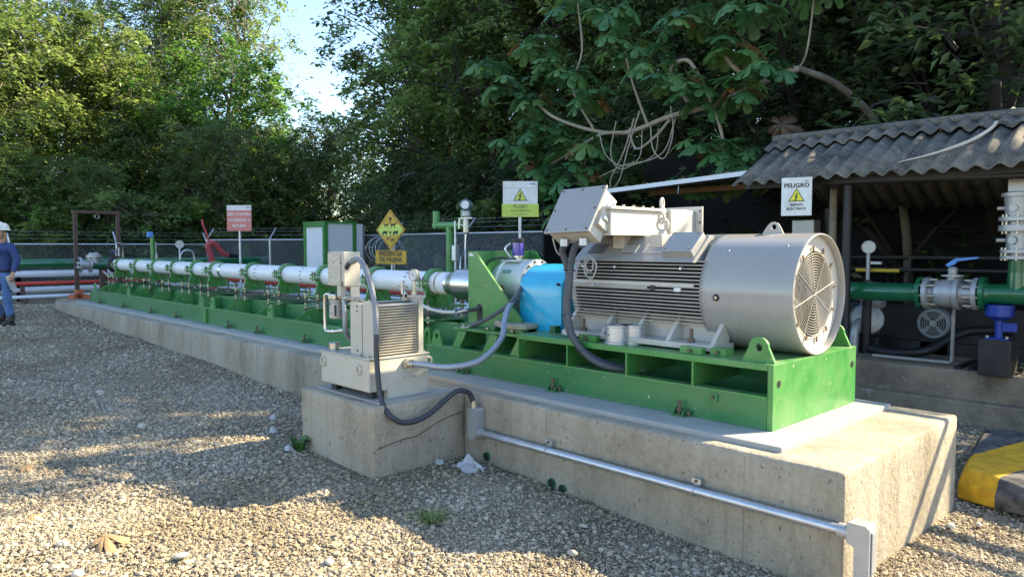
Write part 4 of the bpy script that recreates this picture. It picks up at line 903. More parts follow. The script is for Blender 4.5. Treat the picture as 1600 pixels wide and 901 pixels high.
for (x0, x1, y0, y1) in ((-3.52, -3.36, 4.05, 4.10), (-2.66, -2.50, 4.05, 4.10), (-2.47, -2.36, 4.10, 4.20)):
    jb = MB().box(x0, x1, y0, y1, .418, .462).build('jack_block', GREENB, skid, bevel=.003); MB().hexn(((x0 + x1) / 2, y0 - .022, .44), ((x0 + x1) / 2, y0, .44), .013).build('jack_screw', BOLT, jb)
for (x, y, lab) in ((-3.22, 4.115, 'grey steel coupling spacer drum standing on the green deck, front one'), (-3.14, 4.215, 'grey steel coupling spacer drum on the green deck, partly hidden behind its twin')):
    o = MB().lathe([(.090, .419), (.090, .432), (.082, .436), (.082, .535), (.087, .538), (.087, .549), (.03, .549), (.03, .53)], (x, y, 0), (0, 0, 1), 32).build('coupling_spacer', STEEL, None, loc=(x, y, .419)); tag(o, lab, 'spacer', 'coupling spacers left on the deck')
    for k in range(3): a = k * 2.1 + .4; MB().lathe([(.006, 0), (.006, .002)], (x + .0815 * math.cos(a), y + .0815 * math.sin(a), .485), (math.cos(a), math.sin(a), 0), 8).build('screw_hole', BLACK, o)

# ================================================================ TILTED JUNCTION BOX
jb = thing('junction_box', 'tilted grey junction box with screwed lid on top of the motor', 'junction box', (-3.65, 4.3, 1.2))
BLc, BRc = Vector((-3.65, 3.85, 1.20)), Vector((-3.245, 3.85, 1.21)); TLc, TRc = Vector((-3.695, 4.05, 1.505)), Vector((-3.29, 4.05, 1.515))
ux = (BRc - BLc).normalized(); uy = (TLc - BLc).normalized(); un = ux.cross(uy).normalized()
if un.y > 0: un = -un
ctr = (BLc + BRc + TLc + TRc) / 4
M3 = Matrix((ux, (uy - ux * uy.dot(ux)).normalized(), un)).transposed()
MB().obox(ctr, (.42, .385, .022), M3).build('lid', MGREY, jb, bevel=.006)
MB().obox(ctr - un * .087, (.385, .35, .150), M3).build('case', MCREAM, jb, bevel=.005)
for i in (-.185, .0, .185):
    for j in (-.17, .0, .17):
        if i == 0 and j == 0: continue
        MB().lathe([(.009, 0), (.008, .004)], ctr + M3 @ Vector((i, j, .011)), un, 8).build('lid_screw', BOLT, jb)
MB().obox(ctr + M3 @ Vector((.210, -.03, -.09)), (.035, .14, .10), M3).build('side_hatch', MCREAM, jb, bevel=.004)
MB().obox(ctr + M3 @ Vector((.222, -.03, -.09)), (.03, .03, .07), M3).build('side_latch', SSTEEL, jb, bevel=.004)
MB().box(-3.58, -3.28, 3.985, 4.028, 1.20, 1.34).build('bracket_arm', MCREAM, jb)
for x in (.10, .28):
    p = BLc + ux * x - un * .09 + Vector((0, .0, -.0))
    MB().hexn(p + Vector((0, 0, .0)), p + Vector((0, 0, -.05)), .032).build('cable_gland', STEEL, jb)
pa = BLc + ux * .10 - un * .09 + Vector((0, 0, -.045)); pb = BLc + ux * .28 - un * .09 + Vector((0, 0, -.045))
o = MB().tube(spline([pa, (-3.60, 3.96, 1.06), (-3.58, 4.00, .90), (-3.60, 4.0, .68), (-3.57, 3.985, .52), (-3.47, 3.98, .40), (-3.34, 4.01, .31), (-3.22, 4.10, .26), (-3.10, 4.20, .25)], 8), .024, 10).build('motor_lead', RUBBER, None, loc=(-3.7, 4.05, .5)); tag(o, 'left grey flexible conduit dropping from the tilted box into the frame', 'cable')
cc = MB(); path = spline([pb, (-3.46, 3.94, 1.10), (-3.52, 3.96, .97), (-3.535, 3.965, .82), (-3.55, 3.965, .66), (-3.515, 3.955, .50), (-3.41, 3.955, .37), (-3.28, 3.99, .285), (-3.16, 4.09, .245), (-3.05, 4.20, .24)], 12)
cc.tube(path, .022, 10)
for i in range(2, len(path) - 2): cc.tube([path[i], path[i] + (path[i + 1] - path[i]) * .45], .0255, 10)
o = cc.build('corrugated_conduit', RUBBER, None, loc=(-3.65, 4.0, .5)); tag(o, 'ribbed grey flexible conduit dropping from the tilted box, the right one', 'cable')
for z_ in (.93, .60, .36): MB().torus(((-3.55, 3.98, z_) if z_ > .9 else ((-3.57, 3.98, z_) if z_ > .5 else (-3.42, 3.97, z_))), (0, .1, 1), .045, .004, 18, 5).build('cable_tie', BLACK, o)
o = MB().tube(spline([(-3.66, 3.92, 1.16), (-3.70, 4.02, 1.05), (-3.68, 4.14, 1.0), (-3.58, 4.165, .96), (-3.50, 4.16, .92), (-3.47, 4.15, .99), (-3.51, 4.15, 1.03), (-3.56, 4.16, .99), (-3.55, 4.155, .90), (-3.48, 4.15, .87), (-3.44, 4.15, .96), (-3.49, 4.155, 1.02), (-3.55, 4.16, .97), (-3.53, 4.16, .90)], 8), .006, 6).build('coiled_wire', CABLEG, None, loc=(-3.5, 4.15, .95)); tag(o, 'loose loop of thin grey wire hanging on the motor fins', 'wire')
# ================================================================ OIL COOLER
cl = thing('oil_cooler', 'beige oil cooler unit with finned radiator and tank on the concrete block', 'oil cooler', (-4.75, 3.15, 0.0))
TX0, TX1, TY0, TY1 = -5.10, -4.43, 2.845, 3.37
tank = MB().box(TX0, TX1, TY0, TY1, 0.062, 0.295).build('tank', BEIGE, cl, bevel=.012, seg=3)
MB().box(TX0 - .008, TX1 + .008, TY0 - .008, TY1 + .008, 0.2955, 0.305).build('tank_lid', BEIGE, tank, bevel=.002)
for (xa, ya) in ((-5.04, 2.90), (-4.55, 2.90), (-5.04, 3.27), (-4.55, 3.27)): MB().box(xa, xa + .07, ya, ya + .05, .006, .062).build('tank_foot', BLACK, tank)
MB().box(-4.475, -4.425, 3.0, 3.36, .0065, .10).build('tank_skirt', BEIGE, tank)
for (c, ax) in (((-5.06, TY0 - .004, .225), (0, 1, 0)), ((-4.56, TY0 - .004, .215), (0, 1, 0)), ((TX1 - .02, TY1 + .014, .235), (1, 0, 0))):
    MB().torus(c, ax, .030, .011, 22, 8).build('lifting_ring', BEIGE, tank)
MB().lathe([(.03, .305), (.03, .315), (.042, .318), (.042, .358), (.036, .364)], (-5.03, 2.92, 0), (0, 0, 1), 24).build('filler_cap', SSTEEL, tank)
MB().box(-4.432, -4.428, 3.06, 3.36, .135, .142).build('weld_seam', BEIGEDIRT, tank)
# radiator
rad = MB().box(-4.60, -4.455, 2.905, 2.945, .305, .70).build('radiator_side', BEIGE, cl, bevel=.003)
MB().box(-4.60, -4.455, 3.295, 3.345, .305, .715).build('radiator_side', BEIGE, cl, bevel=.003)
MB().box(-4.58, -4.53, 2.946, 3.294, .312, .69).build('radiator_core', BLKMACH, cl)
for k in range(19):
    z = .325 + k * .0195
    MB().obox((-4.485, 3.12, z), (.045, .346, .0055), Matrix.Rotation(R(14), 3, 'Y')).build('radiator_fin', BEIGE, cl)
MB().box(-4.452, -4.446, 3.288, 3.294, .32, .70).build('radiator_wire', SSTEEL, cl)
MB().box(-4.76, -4.606, 2.90, 3.34, .305, .685).build('fan_shroud', BEIGE, cl, bevel=.004)
for (x, z) in ((-4.66, .665), (-4.66, .63), (-4.66, .34)): MB().hexn((x, 2.892, z), (x, 2.90, z), .006).build('shroud_bolt', BOLT, cl)
for (x, y) in ((-4.62, 2.885), (-4.50, 2.885), (-4.46, 3.36)): MB().hexn((x, y, .305), (x, y, .318), .010).build('base_bolt', SSTEEL, cl)
MB().box(-4.60, -4.455, 3.28, 3.37, .716, .735).build('radiator_header', BEIGE, cl)
# upright post with switch box
MB().box(-5.02, -4.90, 3.06, 3.075, .305, .84).build('post', BEIGE, cl, bevel=.003); MB().box(-4.905, -4.89, 2.99, 3.06, .305, .84).build('post_flange', BEIGE, cl, bevel=.003)
MB().box(-4.955, -4.925, 3.057, 3.059, .35, .44).build('post_slot', BLACK, cl)
sw = MB().box(-5.14, -4.955, 2.935, 3.05, .80, 1.055).build('switch_box', BEIGEDIRT, cl, bevel=.006)
MB().box(-4.954, -4.90, 2.945, 3.05, .83, 1.045).build('switch_box_back', BEIGE, cl, bevel=.005); MB().box(-4.90, -4.885, 2.93, 3.07, .80, 1.06).build('mounting_plate', BEIGE, cl, bevel=.003)
MB().box(-5.10, -4.98, 2.95, 3.03, 1.0552, 1.062).build('box_hood', BEIGE, sw)
# oil filter with pipes
MB().lathe([(.052, .545), (.058, .55), (.058, .665), (.052, .672), (.052, .676), (.06, .678), (.06, .69)], (-5.05, 2.96, 0), (0, 0, 1), 28).build('filter_can', mat('filter_grey', (.42, .40, .37), .4, .2, var=.06, speck=(.1, .1, .1), speck_s=26, speck_t=.66), cl)
MB().box(-5.10, -5.0, 2.91, 3.01, .69, .735).build('filter_head', SSTEEL, cl, bevel=.008)
MB().lathe([(.022, 0), (.022, .03)], (-5.10, 2.96, .725), (-1, 0, 0), 16).build('vacuum_gauge', BLACK, cl)
MB().box(-4.985, -4.965, 2.899, 2.905, .57, .655).build('filter_label', BLACK, cl)
MB().tube(spline([(-5.13, 2.96, .725), (-5.20, 2.95, .72), (-5.215, 2.95, .66), (-5.215, 2.95, .50), (-5.20, 2.95, .44), (-5.13, 2.96, .435), (-5.02, 3.00, .45)], 8), .014, 10).build('return_pipe', SSTEEL, cl)
MB().tube(spline([(-5.02, 2.95, .715), (-4.90, 2.95, .71), (-4.78, 2.96, .705), (-4.70, 2.98, .70)], 5), .012, 8).build('feed_pipe', ZINC, cl)
for x in (-4.97, -4.85, -4.75): MB().hexn((x - .018, 2.953, .712), (x + .018, 2.955, .710), .020).build('pipe_fitting', ZINC, cl)
MB().box(-4.99, -4.94, 2.93, 2.98, .72, .80).build('solenoid', BEIGE, cl)
br = MB(); pth = spline([(-4.94, 2.955, .70), (-4.92, 2.95, .60), (-4.93, 2.96, .48), (-4.965, 3.0, .41), (-4.955, 3.05, .37)], 8); br.tube(pth, .017, 10)
for i in range(0, len(pth) - 1): br.tube([pth[i], pth[i] + (pth[i + 1] - pth[i]) * .4], .0195, 10)
br.build('braided_pipe', BRAID, cl)
# pressure gauge on radiator
g = MB(); g.cyl((-4.52, 3.31, .73), (-4.52, 3.31, .84), .012, 10); g.hexn((-4.52, 3.31, .79), (-4.52, 3.31, .815), .018); g.hexn((-4.52, 3.31, .735), (-4.52, 3.31, .76), .022); g.build('gauge_stem', ZINC, cl)
gv = Vector((.1, -1, .05)).normalized(); gc = Vector((-4.52, 3.31, .885))
go_ = MB().lathe([(.044, -.022), (.046, -.018), (.046, .014), (.042, .018), (.040, .012)], gc, gv, 28).build('gauge_case', BEIGEDIRT, cl); MB().lathe([(.040, .0), (.040, .0122)], gc, gv, 24).build('gauge_dial', SIGNW, go_)
MB().obox(gc + gv * .0135, (.05, .002, .003), Matrix.Rotation(.6, 3, 'Y')).build('gauge_needle', INK, go_)
MB().box(-4.63, -4.57, 3.28, 3.33, .69, .735).build('tee_fitting', ZINC, cl); MB().cyl((-4.66, 3.30, .735), (-4.66, 3.30, .83), .012, 8).build('tap_stem', SSTEEL, cl); MB().box(-4.72, -4.60, 3.29, 3.31, .785, .797).build('tap_handle', SSTEEL, cl)
# hoses
bh = MB(); pth = spline([(-4.43, 3.16, .24), (-4.36, 3.21, .24), (-4.20, 3.38, .215), (-4.12, 3.62, .25), (-4.17, 3.88, .38), (-4.28, 4.02, .50), (-4.36, 4.14, .60), (-4.41, 4.30, .70)], 10); bh.tube(pth, .024, 12)
hose = bh.build('braided_hose', BRAID, None, loc=(-4.3, 3.6, .3)); tag(hose, 'thick braided steel hose arching from the beige tank to the bearing', 'hose')
MB().cyl((-4.435, 3.155, .24), (-4.38, 3.195, .24), .033, 14).build('hose_ferrule', ZINC, hose); MB().hexn((-4.43, 3.157, .24), (-4.412, 3.17, .24), .038).build('hose_nut', ZINC, hose)
o = MB().tube(spline([(-4.40, 4.35, .78), (-4.36, 4.22, .68), (-4.42, 4.12, .58), (-4.56, 4.06, .49), (-4.72, 4.04, .43)], 8), .017, 10).build('rubber_hose', RUBBER, None, loc=(-4.5, 4.1, .5)); tag(o, 'grey rubber hose running down across the green gusset', 'hose')
MB().tube(spline([(-4.71, 4.04, .435), (-4.80, 4.05, .41), (-4.88, 4.07, .405), (-4.92, 4.10, .41)], 6), .006, 6).build('sensor_lead', CABLEG, o)
o = MB().tube(spline([(-4.80, 4.21, .56), (-4.88, 4.12, .545), (-5.02, 4.02, .53), (-5.20, 3.95, .56), (-5.45, 3.92, .65), (-5.60, 3.95, .72)], 8), .015, 8).build('thin_hose', mat('white_sheath', (.62, .62, .60), .4), None, loc=(-5.2, 4.0, .55)); tag(o, 'thin white-sheathed hose entering the slot of the green bracket', 'hose')
MB().tube(spline([(-4.79, 4.215, .565), (-4.86, 4.14, .548), (-4.95, 4.065, .535)], 6), .0165, 8).build('black_sleeve', RUBBERD, o)
# power cable of the cooler
cb = MB(); cb.tube(spline([(-4.90, 2.955, .935), (-4.82, 2.95, .985), (-4.70, 2.955, 1.0), (-4.55, 2.935, .86), (-4.435, 2.905, .668), (-4.40, 2.89, .48), (-4.39, 2.885, .307), (-4.33, 2.875, .043), (-4.235, 2.895, -.079), (-4.20, 3.0, -.133), (-4.18, 3.153, -.109), (-4.15, 3.305, -.011), (-4.12, 3.40, .048), (-4.10, 3.49, .025), (-4.092, 3.53, -.06)], 10), .0195, 12)
cable = cb.build('power_cable', RUBBERD, None, loc=(-4.4, 2.9, .3)); tag(cable, 'thick dark cable looping from the beige switch box to the wall conduit', 'cable')
MB().tube(spline([(-4.82, 2.95, .985), (-4.70, 2.955, 1.0), (-4.55, 2.935, .86), (-4.435, 2.905, .668), (-4.40, 2.89, .48)], 8), .0215, 12).build('steel_sleeve', mat('grey_sleeve', (.22, .23, .25), .5, .2, var=.3, vscale=80, bump=.4, bscale=160), cable)
MB().cyl((-4.89, 2.955, .93), (-4.93, 2.97, .915), .026, 12).build('cable_gland', ZINC, cable)
# conduit along plinth
cd = thing('wall_conduit', 'galvanised conduit with elbow boxes clipped along the plinth front', 'conduit', (-2.8, 3.55, -.26))
MB().cyl((-4.06, 3.55, -.272), (-1.36, 3.55, -.262), .026, 18).build('conduit_tube', STEEL, cd)
MB().prism([(-4.125, -.09), (-4.055, -.09), (-4.045, -.10), (-4.045, -.30), (-4.065, -.325), (-4.115, -.325), (-4.135, -.30), (-4.135, -.10)], 'xz', 3.505, 3.594).build('elbow_box', CAST, cd, bevel=.01)
MB().prism([(-4.12, -.11), (-4.06, -.11), (-4.06, -.30), (-4.12, -.30)], 'xz', 3.4995, 3.505).build('box_cover', CAST, cd, bevel=.004)
MB().cyl((-4.09, 3.53, -.09), (-4.09, 3.53, -.035), .024, 12).build('box_gland', ZINC, cd)
MB().cyl((-4.05, 3.55, -.272), (-4.0, 3.55, -.272), .033, 16).build('coupling', CAST, cd)
MB().cyl((-1.42, 3.55, -.262), (-1.36, 3.55, -.262), .036, 16).build('coupling', CAST, cd)
MB().prism([(-1.37, -.20), (-1.28, -.20), (-1.265, -.215), (-1.265, -.44), (-1.28, -.455), (-1.335, -.455), (-1.335, -.31), (-1.37, -.30)], 'xz', 3.51, 3.60).build('corner_elbow', CAST, cd, bevel=.008)
MB().box(-1.2648, -1.258, 3.53, 3.585, -.43, -.23).build('elbow_cover', CAST, cd, bevel=.003)
MB().cyl((-1.30, 3.555, -.455), (-1.30, 3.555, -.70), .026, 14).build('riser', STEEL, cd)
for x in (-3.36, -2.22):
    s_ = MB(); s_.torus((x, 3.55, -.266), (1, 0, 0), .029, .004, 16, 5); s_.box(x - .02, x + .02, 3.575, 3.599, -.30, -.215); s_.build('clip', STEEL, cd); q = MB().box(x - .028, x + .028, 3.562, 3.5985, -.226, -.200).build('clip_base', STEEL, cd); MB().hexn((x, 3.552, -.213), (x, 3.562, -.213), .009).build('clip_screw', BOLT, q)

# ================================================================ LEFT BACKGROUND
lines = [('green_pipeline', 'fat dark green pipe running behind the worker, uppermost of the lines', GREEND, -20.0, .705, .112, -4, 9.5), ('white_pipeline', 'white pipe just below the green line at the left', WPIPE, -20.0, .47, .085, -4, 9.5),
         ('red_pipeline', 'red fire-water pipe between the two white pipes', RPIPE, -19.6, .265, .045, -4, 9.5), ('white_pipeline', 'low white pipe near the ground below the red one', WPIPE, -20.0, .10, .07, -4, 9.5), ('white_pipeline', 'lowest thin white pipe lying on the gravel at the left', WPIPE, -19.3, -.02, .04, -4, 6)]
for (n, lab, m, x, z, r, ya, yb) in lines:
    o = MB(); o.cyl((x, ya, z), (x, yb, z), r, 20)
    o = o.build(n, m, None, loc=(x, (ya + yb) / 2, z)); tag(o, lab, 'pipe')
    for yy in np.arange(ya + 1.5, yb, 3.0): MB().box(x - .05, x + .05, yy - .04, yy + .04, gz(x) - .02, z - r * .9).build('pipe_support', RUST, o)
for (n, lab, m, y, z, r, xa, xb) in [('white_pipeline', 'white pipe on the ground behind the pump, far one', WPIPE, 7.6, .12, .085, -19, -7.2), ('white_pipeline', 'white pipe on the ground behind the pump, near one', WPIPE, 6.7, -.02, .08, -19, -6.9), ('red_pipeline', 'red pipe lying behind the pump', RPIPE, 8.1, .24, .05, -20, -7.5)]:
    o = MB(); o.cyl((xa, y, z), (xb, y, z), r, 18)
    o = o.build(n, m, None, loc=((xa + xb) / 2, y, z)); tag(o, lab, 'pipe')
    for xx in np.arange(xa + 1.0, xb, 2.5): MB().box(xx - .05, xx + .05, y - .06, y + .06, gz(xx) - .05, z - r * .85).build('pipe_support', CONCOLD, o)
gn = thing('frame_gantry', 'rusty brown steel goal-post frame with lifting ring at the left', 'gantry', (-19.2, 4.95, gz(-19)))
for y in (4.50, 5.40): MB().box(-19.25, -19.15, y - .04, y + .04, gz(-19.2) - .05, 1.86).build('post', RUST, gn, bevel=.006)
MB().box(-19.255, -19.145, 4.44, 5.46, 1.861, 1.93).build('crossbar', RUST, gn, bevel=.006); MB().torus((-19.2, 4.96, 1.80), (1, .3, 0), .05, .012, 18, 6).build('lifting_ring', STEEL, gn)
# discharge valve
vl = thing('gate_valve', 'grey flanged gate valve at the far end of the pump', 'valve', (-18.0, 4.75, .70))
MB().lathe([(.17, 0), (.17, .05), (.10, .055), (.10, .20), (.17, .205), (.17, .25)], (-18.2, 4.30, .70), (0, 1, 0), 24).build('flange_pair', CAST, vl)
for k in range(8): a = k * math.pi / 4; MB().cyl((-18.2 + .135 * math.cos(a), 4.27, .70 + .135 * math.sin(a)), (-18.2 + .135 * math.cos(a), 4.36, .70 + .135 * math.sin(a)), .025, 8).build('flange_bolt', BLACK, vl)
MB().lathe([(.09, 0), (.12, .04), (.12, .16), (.16, .165), (.16, .215), (.12, .22), (.10, .26), (.03, .265)], (-18.2, 4.62, .70), (0, 0, 1), 20).build('bonnet', CAST, vl)
MB().cyl((-18.2, 4.5, .70), (-18.2, 5.05, .70), .10, 18).build('body', GREEND, vl)
MB().tube(spline([(-18.2, 5.05, .70), (-18.15, 5.25, .70), (-17.6, 5.0, .72), (-16.9, 4.62, .735), (-16.5, 4.6, .735)], 6), .10, 14).build('spool', GREEND, vl)
MB().torus((-16.56, 4.6, .735), (1, 0, 0), .145, .035, 24, 8).build('seal_ring', BLACK, vl)
MB().box(-18.28, -18.14, 4.72, 4.86, gz(-18) - .05, .60).build('stanchion', RUST, vl); MB().tube(spline([(-18.1, 4.76, .55), (-17.95, 4.86, .45), (-17.95, 4.98, .55), (-18.0, 5.0, .68)], 6), .02, 8).build('drain_hose', CABLEG, vl)
nv = thing('needle_valve', 'small blue-handled vent valve on top of the far barrel end', 'valve', (-16.55, 4.66, .85))
MB().cyl((-16.55, 4.66, .85), (-16.55, 4.66, 1.08), .02, 10).build('stem', CAST, nv); MB().box(-16.65, -16.57, 4.52, 4.66, .98, 1.0).build('handle', NAVY, nv); MB().tube([(-16.5, 4.72, .86), (-16.5, 4.72, 1.17), (-16.5, 4.60, 1.17), (-16.5, 4.60, 1.08)], .012, 6).build('loop', SSTEEL, nv)
# bricks
for k, (x, y, z, rz) in enumerate(((-17.6, 4.05, .05, .3), (-17.6, 4.22, .05, .5), (-17.55, 4.14, .15, .1), (-17.35, 4.3, .04, 1.0))):
    o = MB(); o.obox((x, y, z), (.20, .11, .085), Matrix.Rotation(rz, 3, 'Z')); o = o.build('brick', BRICK, None, loc=(x, y, z), bevel=.006); tag(o, 'orange clay brick by the gantry foot, ' + ['lying left', 'lying right', 'topmost of the pile', 'fallen beside the pile'][k], 'brick', 'bricks by the gantry')
dz = gz(-17.5); mb = MB(); mb.box(-17.9, -17.1, 3.8, 4.6, dz - .1, .008); o = mb.build('brick_footing', CONCOLD, None, loc=(-17.5, 4.2, dz)); tag(o, 'low concrete footing under the orange bricks', 'footing')
# green instrument posts
ip = thing('instrument_post', 'slim green post with small blue transmitter beside the far pump end', 'post', (-17.0, 5.46, gz(-17)))
MB().cyl((-17, 5.46, gz(-17) - .05), (-17, 5.46, 1.36), .045, 14).build('post', GREENB, ip); MB().box(-17.06, -16.94, 5.36, 5.46, 1.30, 1.42).build('transmitter', HANDLE, ip, bevel=.01); MB().cyl((-17, 5.53, .70), (-17, 5.53, .95), .035, 12).build('conduit_body', STEEL, ip); MB().cyl((-17, 5.53, gz(-17) - .05), (-17, 5.53, 1.2), .014, 8).build('conduit', STEEL, ip)
pg = thing('pressure_gauge', 'round gauge on bent steel tube rising behind the far barrel', 'gauge', (-17.0, 6.03, .75))
MB().cyl((-17, 6.03, gz(-17)), (-17, 6.03, 1.08), .02, 10).build('stem', STEEL, pg); dv = Vector((.95, -.3, 0)).normalized(); MB().lathe([(.09, -.03), (.09, .02), (.08, .02), (.08, .01)], (-17, 6.03, 1.15), dv, 24).build('dial', CAST, pg); MB().tube(spline([(-17, 6.03, .80), (-17, 6.06, .95), (-17, 6.20, 1.02), (-17, 6.33, .93), (-17, 6.36, .55)], 6), .025, 8).build('siphon_tube', STEEL, pg)
fm = thing('foam_monitor', 'faded red fire monitor cannon with upright lever', 'fire monitor', (-17, 6.75, gz(-17)))
MB().cyl((-17, 6.75, gz(-17) - .05), (-17, 6.75, .85), .06, 14).build('riser', REDM, fm); MB().cyl((-17, 6.75, .72), (-17, 6.75, .77), .12, 16).build('flange', REDM, fm)
MB().tube(spline([(-17, 6.75, .80), (-17, 6.70, .98), (-17, 6.66, 1.12), (-17, 6.76, 1.18), (-17, 6.90, 1.08), (-17, 7.0, .95), (-17, 7.15, .90)], 6), [.07] * 30 + [.06] * 7, 12).build('swivel_barrel', REDM, fm)
MB().cyl((-17, 7.12, .905), (-17, 7.36, .88), .07, 14, .05).build('nozzle', BLACK, fm); MB().tube(spline([(-17, 6.70, 1.12), (-17, 6.63, 1.40), (-17, 6.56, 1.60), (-17, 6.54, 1.72)], 5), .028, 8).build('lever', REDM, fm)

# fence
FL = [(-21.5, -6.0), (-21.5, 8.4), (-17.7, 10.4), (-9.6, 10.4), (-6.9, 10.5)]
def fence(a, c, h, label, step=2.6):
    a = Vector((*a, 0)); c = Vector((*c, 0)); d = c - a; L = d.length; d.normalize(); n_ = max(1, round(L / step))
    o = thing('chain_link_fence', label, 'fence', ((a + c) / 2)[:2] + (0,))
    z0 = lambda p: gz(p.x)
    for k in range(n_ + 1):
        p = a + d * (L * k / n_); zz = z0(p); MB().cyl((p.x, p.y, zz - .2), (p.x, p.y, h), .032, 10).build('post', STEEL, o)
        q = Vector((-d.y, d.x, 0)) * .28; MB().tube([(p.x, p.y, h - .01), (p.x + q.x, p.y + q.y, h + .30)], .024, 8).build('post_arm', STEEL, o)
        if k < n_:
            for j in (.25, .6, .95): pass
    for zz in (h - .03,): MB().cyl((a.x, a.y, zz), (c.x, c.y, zz), .022, 8).build('top_rail', STEEL, o)
    up = Vector((0, 0, 1)); w = MB(); zb = min(z0(a), z0(c)) + .05; H = h - .05 - zb; st = .085
    def rod(p, q, r=.0022):
        s_ = d.cross((q - p).normalized()); n2 = (q - p).cross(s_).normalized() if s_.length > 1e-6 else Vector((0, 0, 1)); s_ = s_.normalized()
        V = [p + s_ * r, p + n2 * r, p - s_ * r - n2 * r, q + s_ * r, q + n2 * r, q - s_ * r - n2 * r]; w.add(V, [(0, 1, 4, 3), (1, 2, 5, 4), (2, 0, 3, 5)])
    for k in range(int((L + H) / st)):
        t0 = -H + k * st
        for sg in (0, 1):
            u0, v0, u1, v1 = t0, 0.0, t0 + H, H
            if u0 < 0: v0 += -u0; u0 = 0
            if u1 > L: v1 -= u1 - L; u1 = L
            if v1 - v0 < .02: continue
            if sg: v0, v1 = H - v0, H - v1
            off = Vector((-d.y, d.x, 0)) * (.004 * (1 if sg else -1))
            rod(a + d * u0 + up * (zb + v0) + off, a + d * u1 + up * (zb + v1) + off)
    tag(w.build('wire_mesh', STEEL, o), 'grey diamond wire netting', kind='stuff')
    bw = MB(); q = Vector((-d.y, d.x, 0))
    for j in (.10, .20, .28): bw.tube([a + q * j * .95 + up * (h + j * 1.05), c + q * j * .95 + up * (h + j * 1.05)], .0025, 4)
    bw.build('barbed_strand', STEEL, o)
    return o
fence(FL[0], FL[1], 1.19, 'chain-link fence with barbed wire behind the pipelines at the left')
fence(FL[1], FL[2], 1.32, 'short chain-link fence run behind the faded red sign')
fence(FL[2], FL[3], 1.42, 'chain-link fence run behind the yellow diamond sign')
fence(FL[3], FL[4], 1.44, 'short chain-link fence run beside the white-edged roof')
rz = thing('razor_wire', 'loose coil of razor wire hanging on the fence behind the beige switch box', 'razor wire', (-15.1, 10.2, 1.0))
for k in range(5): MB().torus((-15.4 + k * .14, 10.2, 1.02 + .05 * (k % 2)), (.8, -.5, .1 * k), .30, .008, 24, 5).build('coil', STEEL, rz)

# cabinet
cbn = thing('equipment_cabinet', 'green-framed cabinet with pale panels behind the pump', 'cabinet', (-16.6, 9.6, gz(-16.6)))
x0, x1, y0, y1, zt, zb = -17.15, -16.2, 9.2, 10.0, 1.67, gz(-16.6)
for (x, y) in ((x0, y0), (x1, y0), (x1, y1), (x0, y1)): MB().box(x - .05, x + .05, y - .05, y + .05, zb - .05, zt).build('corner_post', GREENB, cbn)
PAN = mat('pale_panel', (.78, .80, .82), .5, var=.05)
MB().box(x0 + .052, x1 - .052, y0 - .02, y0 + .02, zb + .1, zt - .08).build('panel', PAN, cbn); MB().box(x1 - .02, x1 + .02, y0 + .052, y1 + .25, zb + .1, zt - .0).build('panel', PAN, cbn)
MB().box(x0 - .06, x1 + .06, y0 - .06, y1 + .06, zt + .001, zt + .05).build('top_frame', GREENB, cbn); MB().box(x0 + .052, x1 - .052, y0 - .05, y0 - .021, zt - .09, zt).build('rail', GREENB, cbn)
MB().box(x1 - .03, x1 + .03, y1 + .26, y1 + .30, zb, zt - .02).build('end_strip', STEEL, cbn)

# ================================================================ SIGNS
def sign_board(name, label, pos, yaw, w, h, post, parts, base=None):
    """pos = centre; yaw = bearing of the normal (deg from -Y towards +X). parts: (kind, x0,x1,z0,z1, mat)."""
    s = thing(name, label, 'sign', (pos[0], pos[1], gz(pos[0])))
    rot = Matrix.Rotation(R(yaw), 3, 'Z'); C = Vector(pos)
    if base is not None: MB().obox(C, (w, .006, h), rot).build('panel', base, s, bevel=.001)
    n = rot @ Vector((0, -1, 0)); S = lambda x, z, d: C + rot @ Vector((x, -d, z))
    for q in parts:
        if q[0] == 'r': _, xa, xb, za, zb_, m, nm = q; MB().obox(S((xa + xb) / 2, (za + zb_) / 2, .0042), (xb - xa, .001, zb_ - za), rot).build(nm, m, s)
        elif q[0] == 'p':
            _, poly, m, d, nm = q; b = MB(); k = len(poly); b.add([S(p[0], p[1], d) for p in poly] + [S(p[0], p[1], d - .0012) for p in poly], [tuple(range(k)), tuple(range(k, 2 * k))[::-1]] + [(i, (i + 1) % k, k + (i + 1) % k, k + i) for i in range(k)]); b.build(nm, m, s)
        elif q[0] == 't': _, body, size, x, z, m, sx = q[:7]; text(body, size, m, s, S(x, z, .0055), rot @ Matrix.Rotation(R(90), 3, 'X'), sx=sx, bold=(q[7] if len(q) > 7 else .0))
    if post:
        a = C + rot @ Vector((post[1] if len(post) > 1 else 0, .03, 0)); MB().cyl((a.x, a.y, gz(a.x) - .1), (a.x, a.y, C.z + post[0]), .028, 12).build('post', STEEL, s)
    return s
tri = lambda cx, cz, r: [(cx - r, cz - r * .62), (cx + r, cz - r * .62), (cx, cz + r * 1.1)]
bolt_ = lambda cx, cz, k: [(cx + p[0] * k, cz + p[1] * k) for p in ((.1, 1), (-.45, .0), (-.05, .05), (-.3, -.55), (-.42, -.45), (-.3, -1.0), (.1, -.65), (-.08, -.62), (.35, .22), (-.02, .18), (.35, .9))]
# red fire-network sign
sign_board('information_sign', 'faded red and white sign reading red contra incendio y espuma', (-15.5, 6.75, 1.71), 48, .52, .55, (-.2,), [
    ('r', -.26, .26, -.275, .165, SIGNP, 'red_field'), ('t', 'RED CONTRA', .085, 0, .08, INKW, .95, .002), ('t', 'INCENDIO Y', .085, 0, -.045, INKW, .95, .002), ('t', 'ESPUMA', .085, 0, -.165, INKW, .95, .002), ('t', 'GN', .05, .19, .225, INKB, 1)], SIGNW)
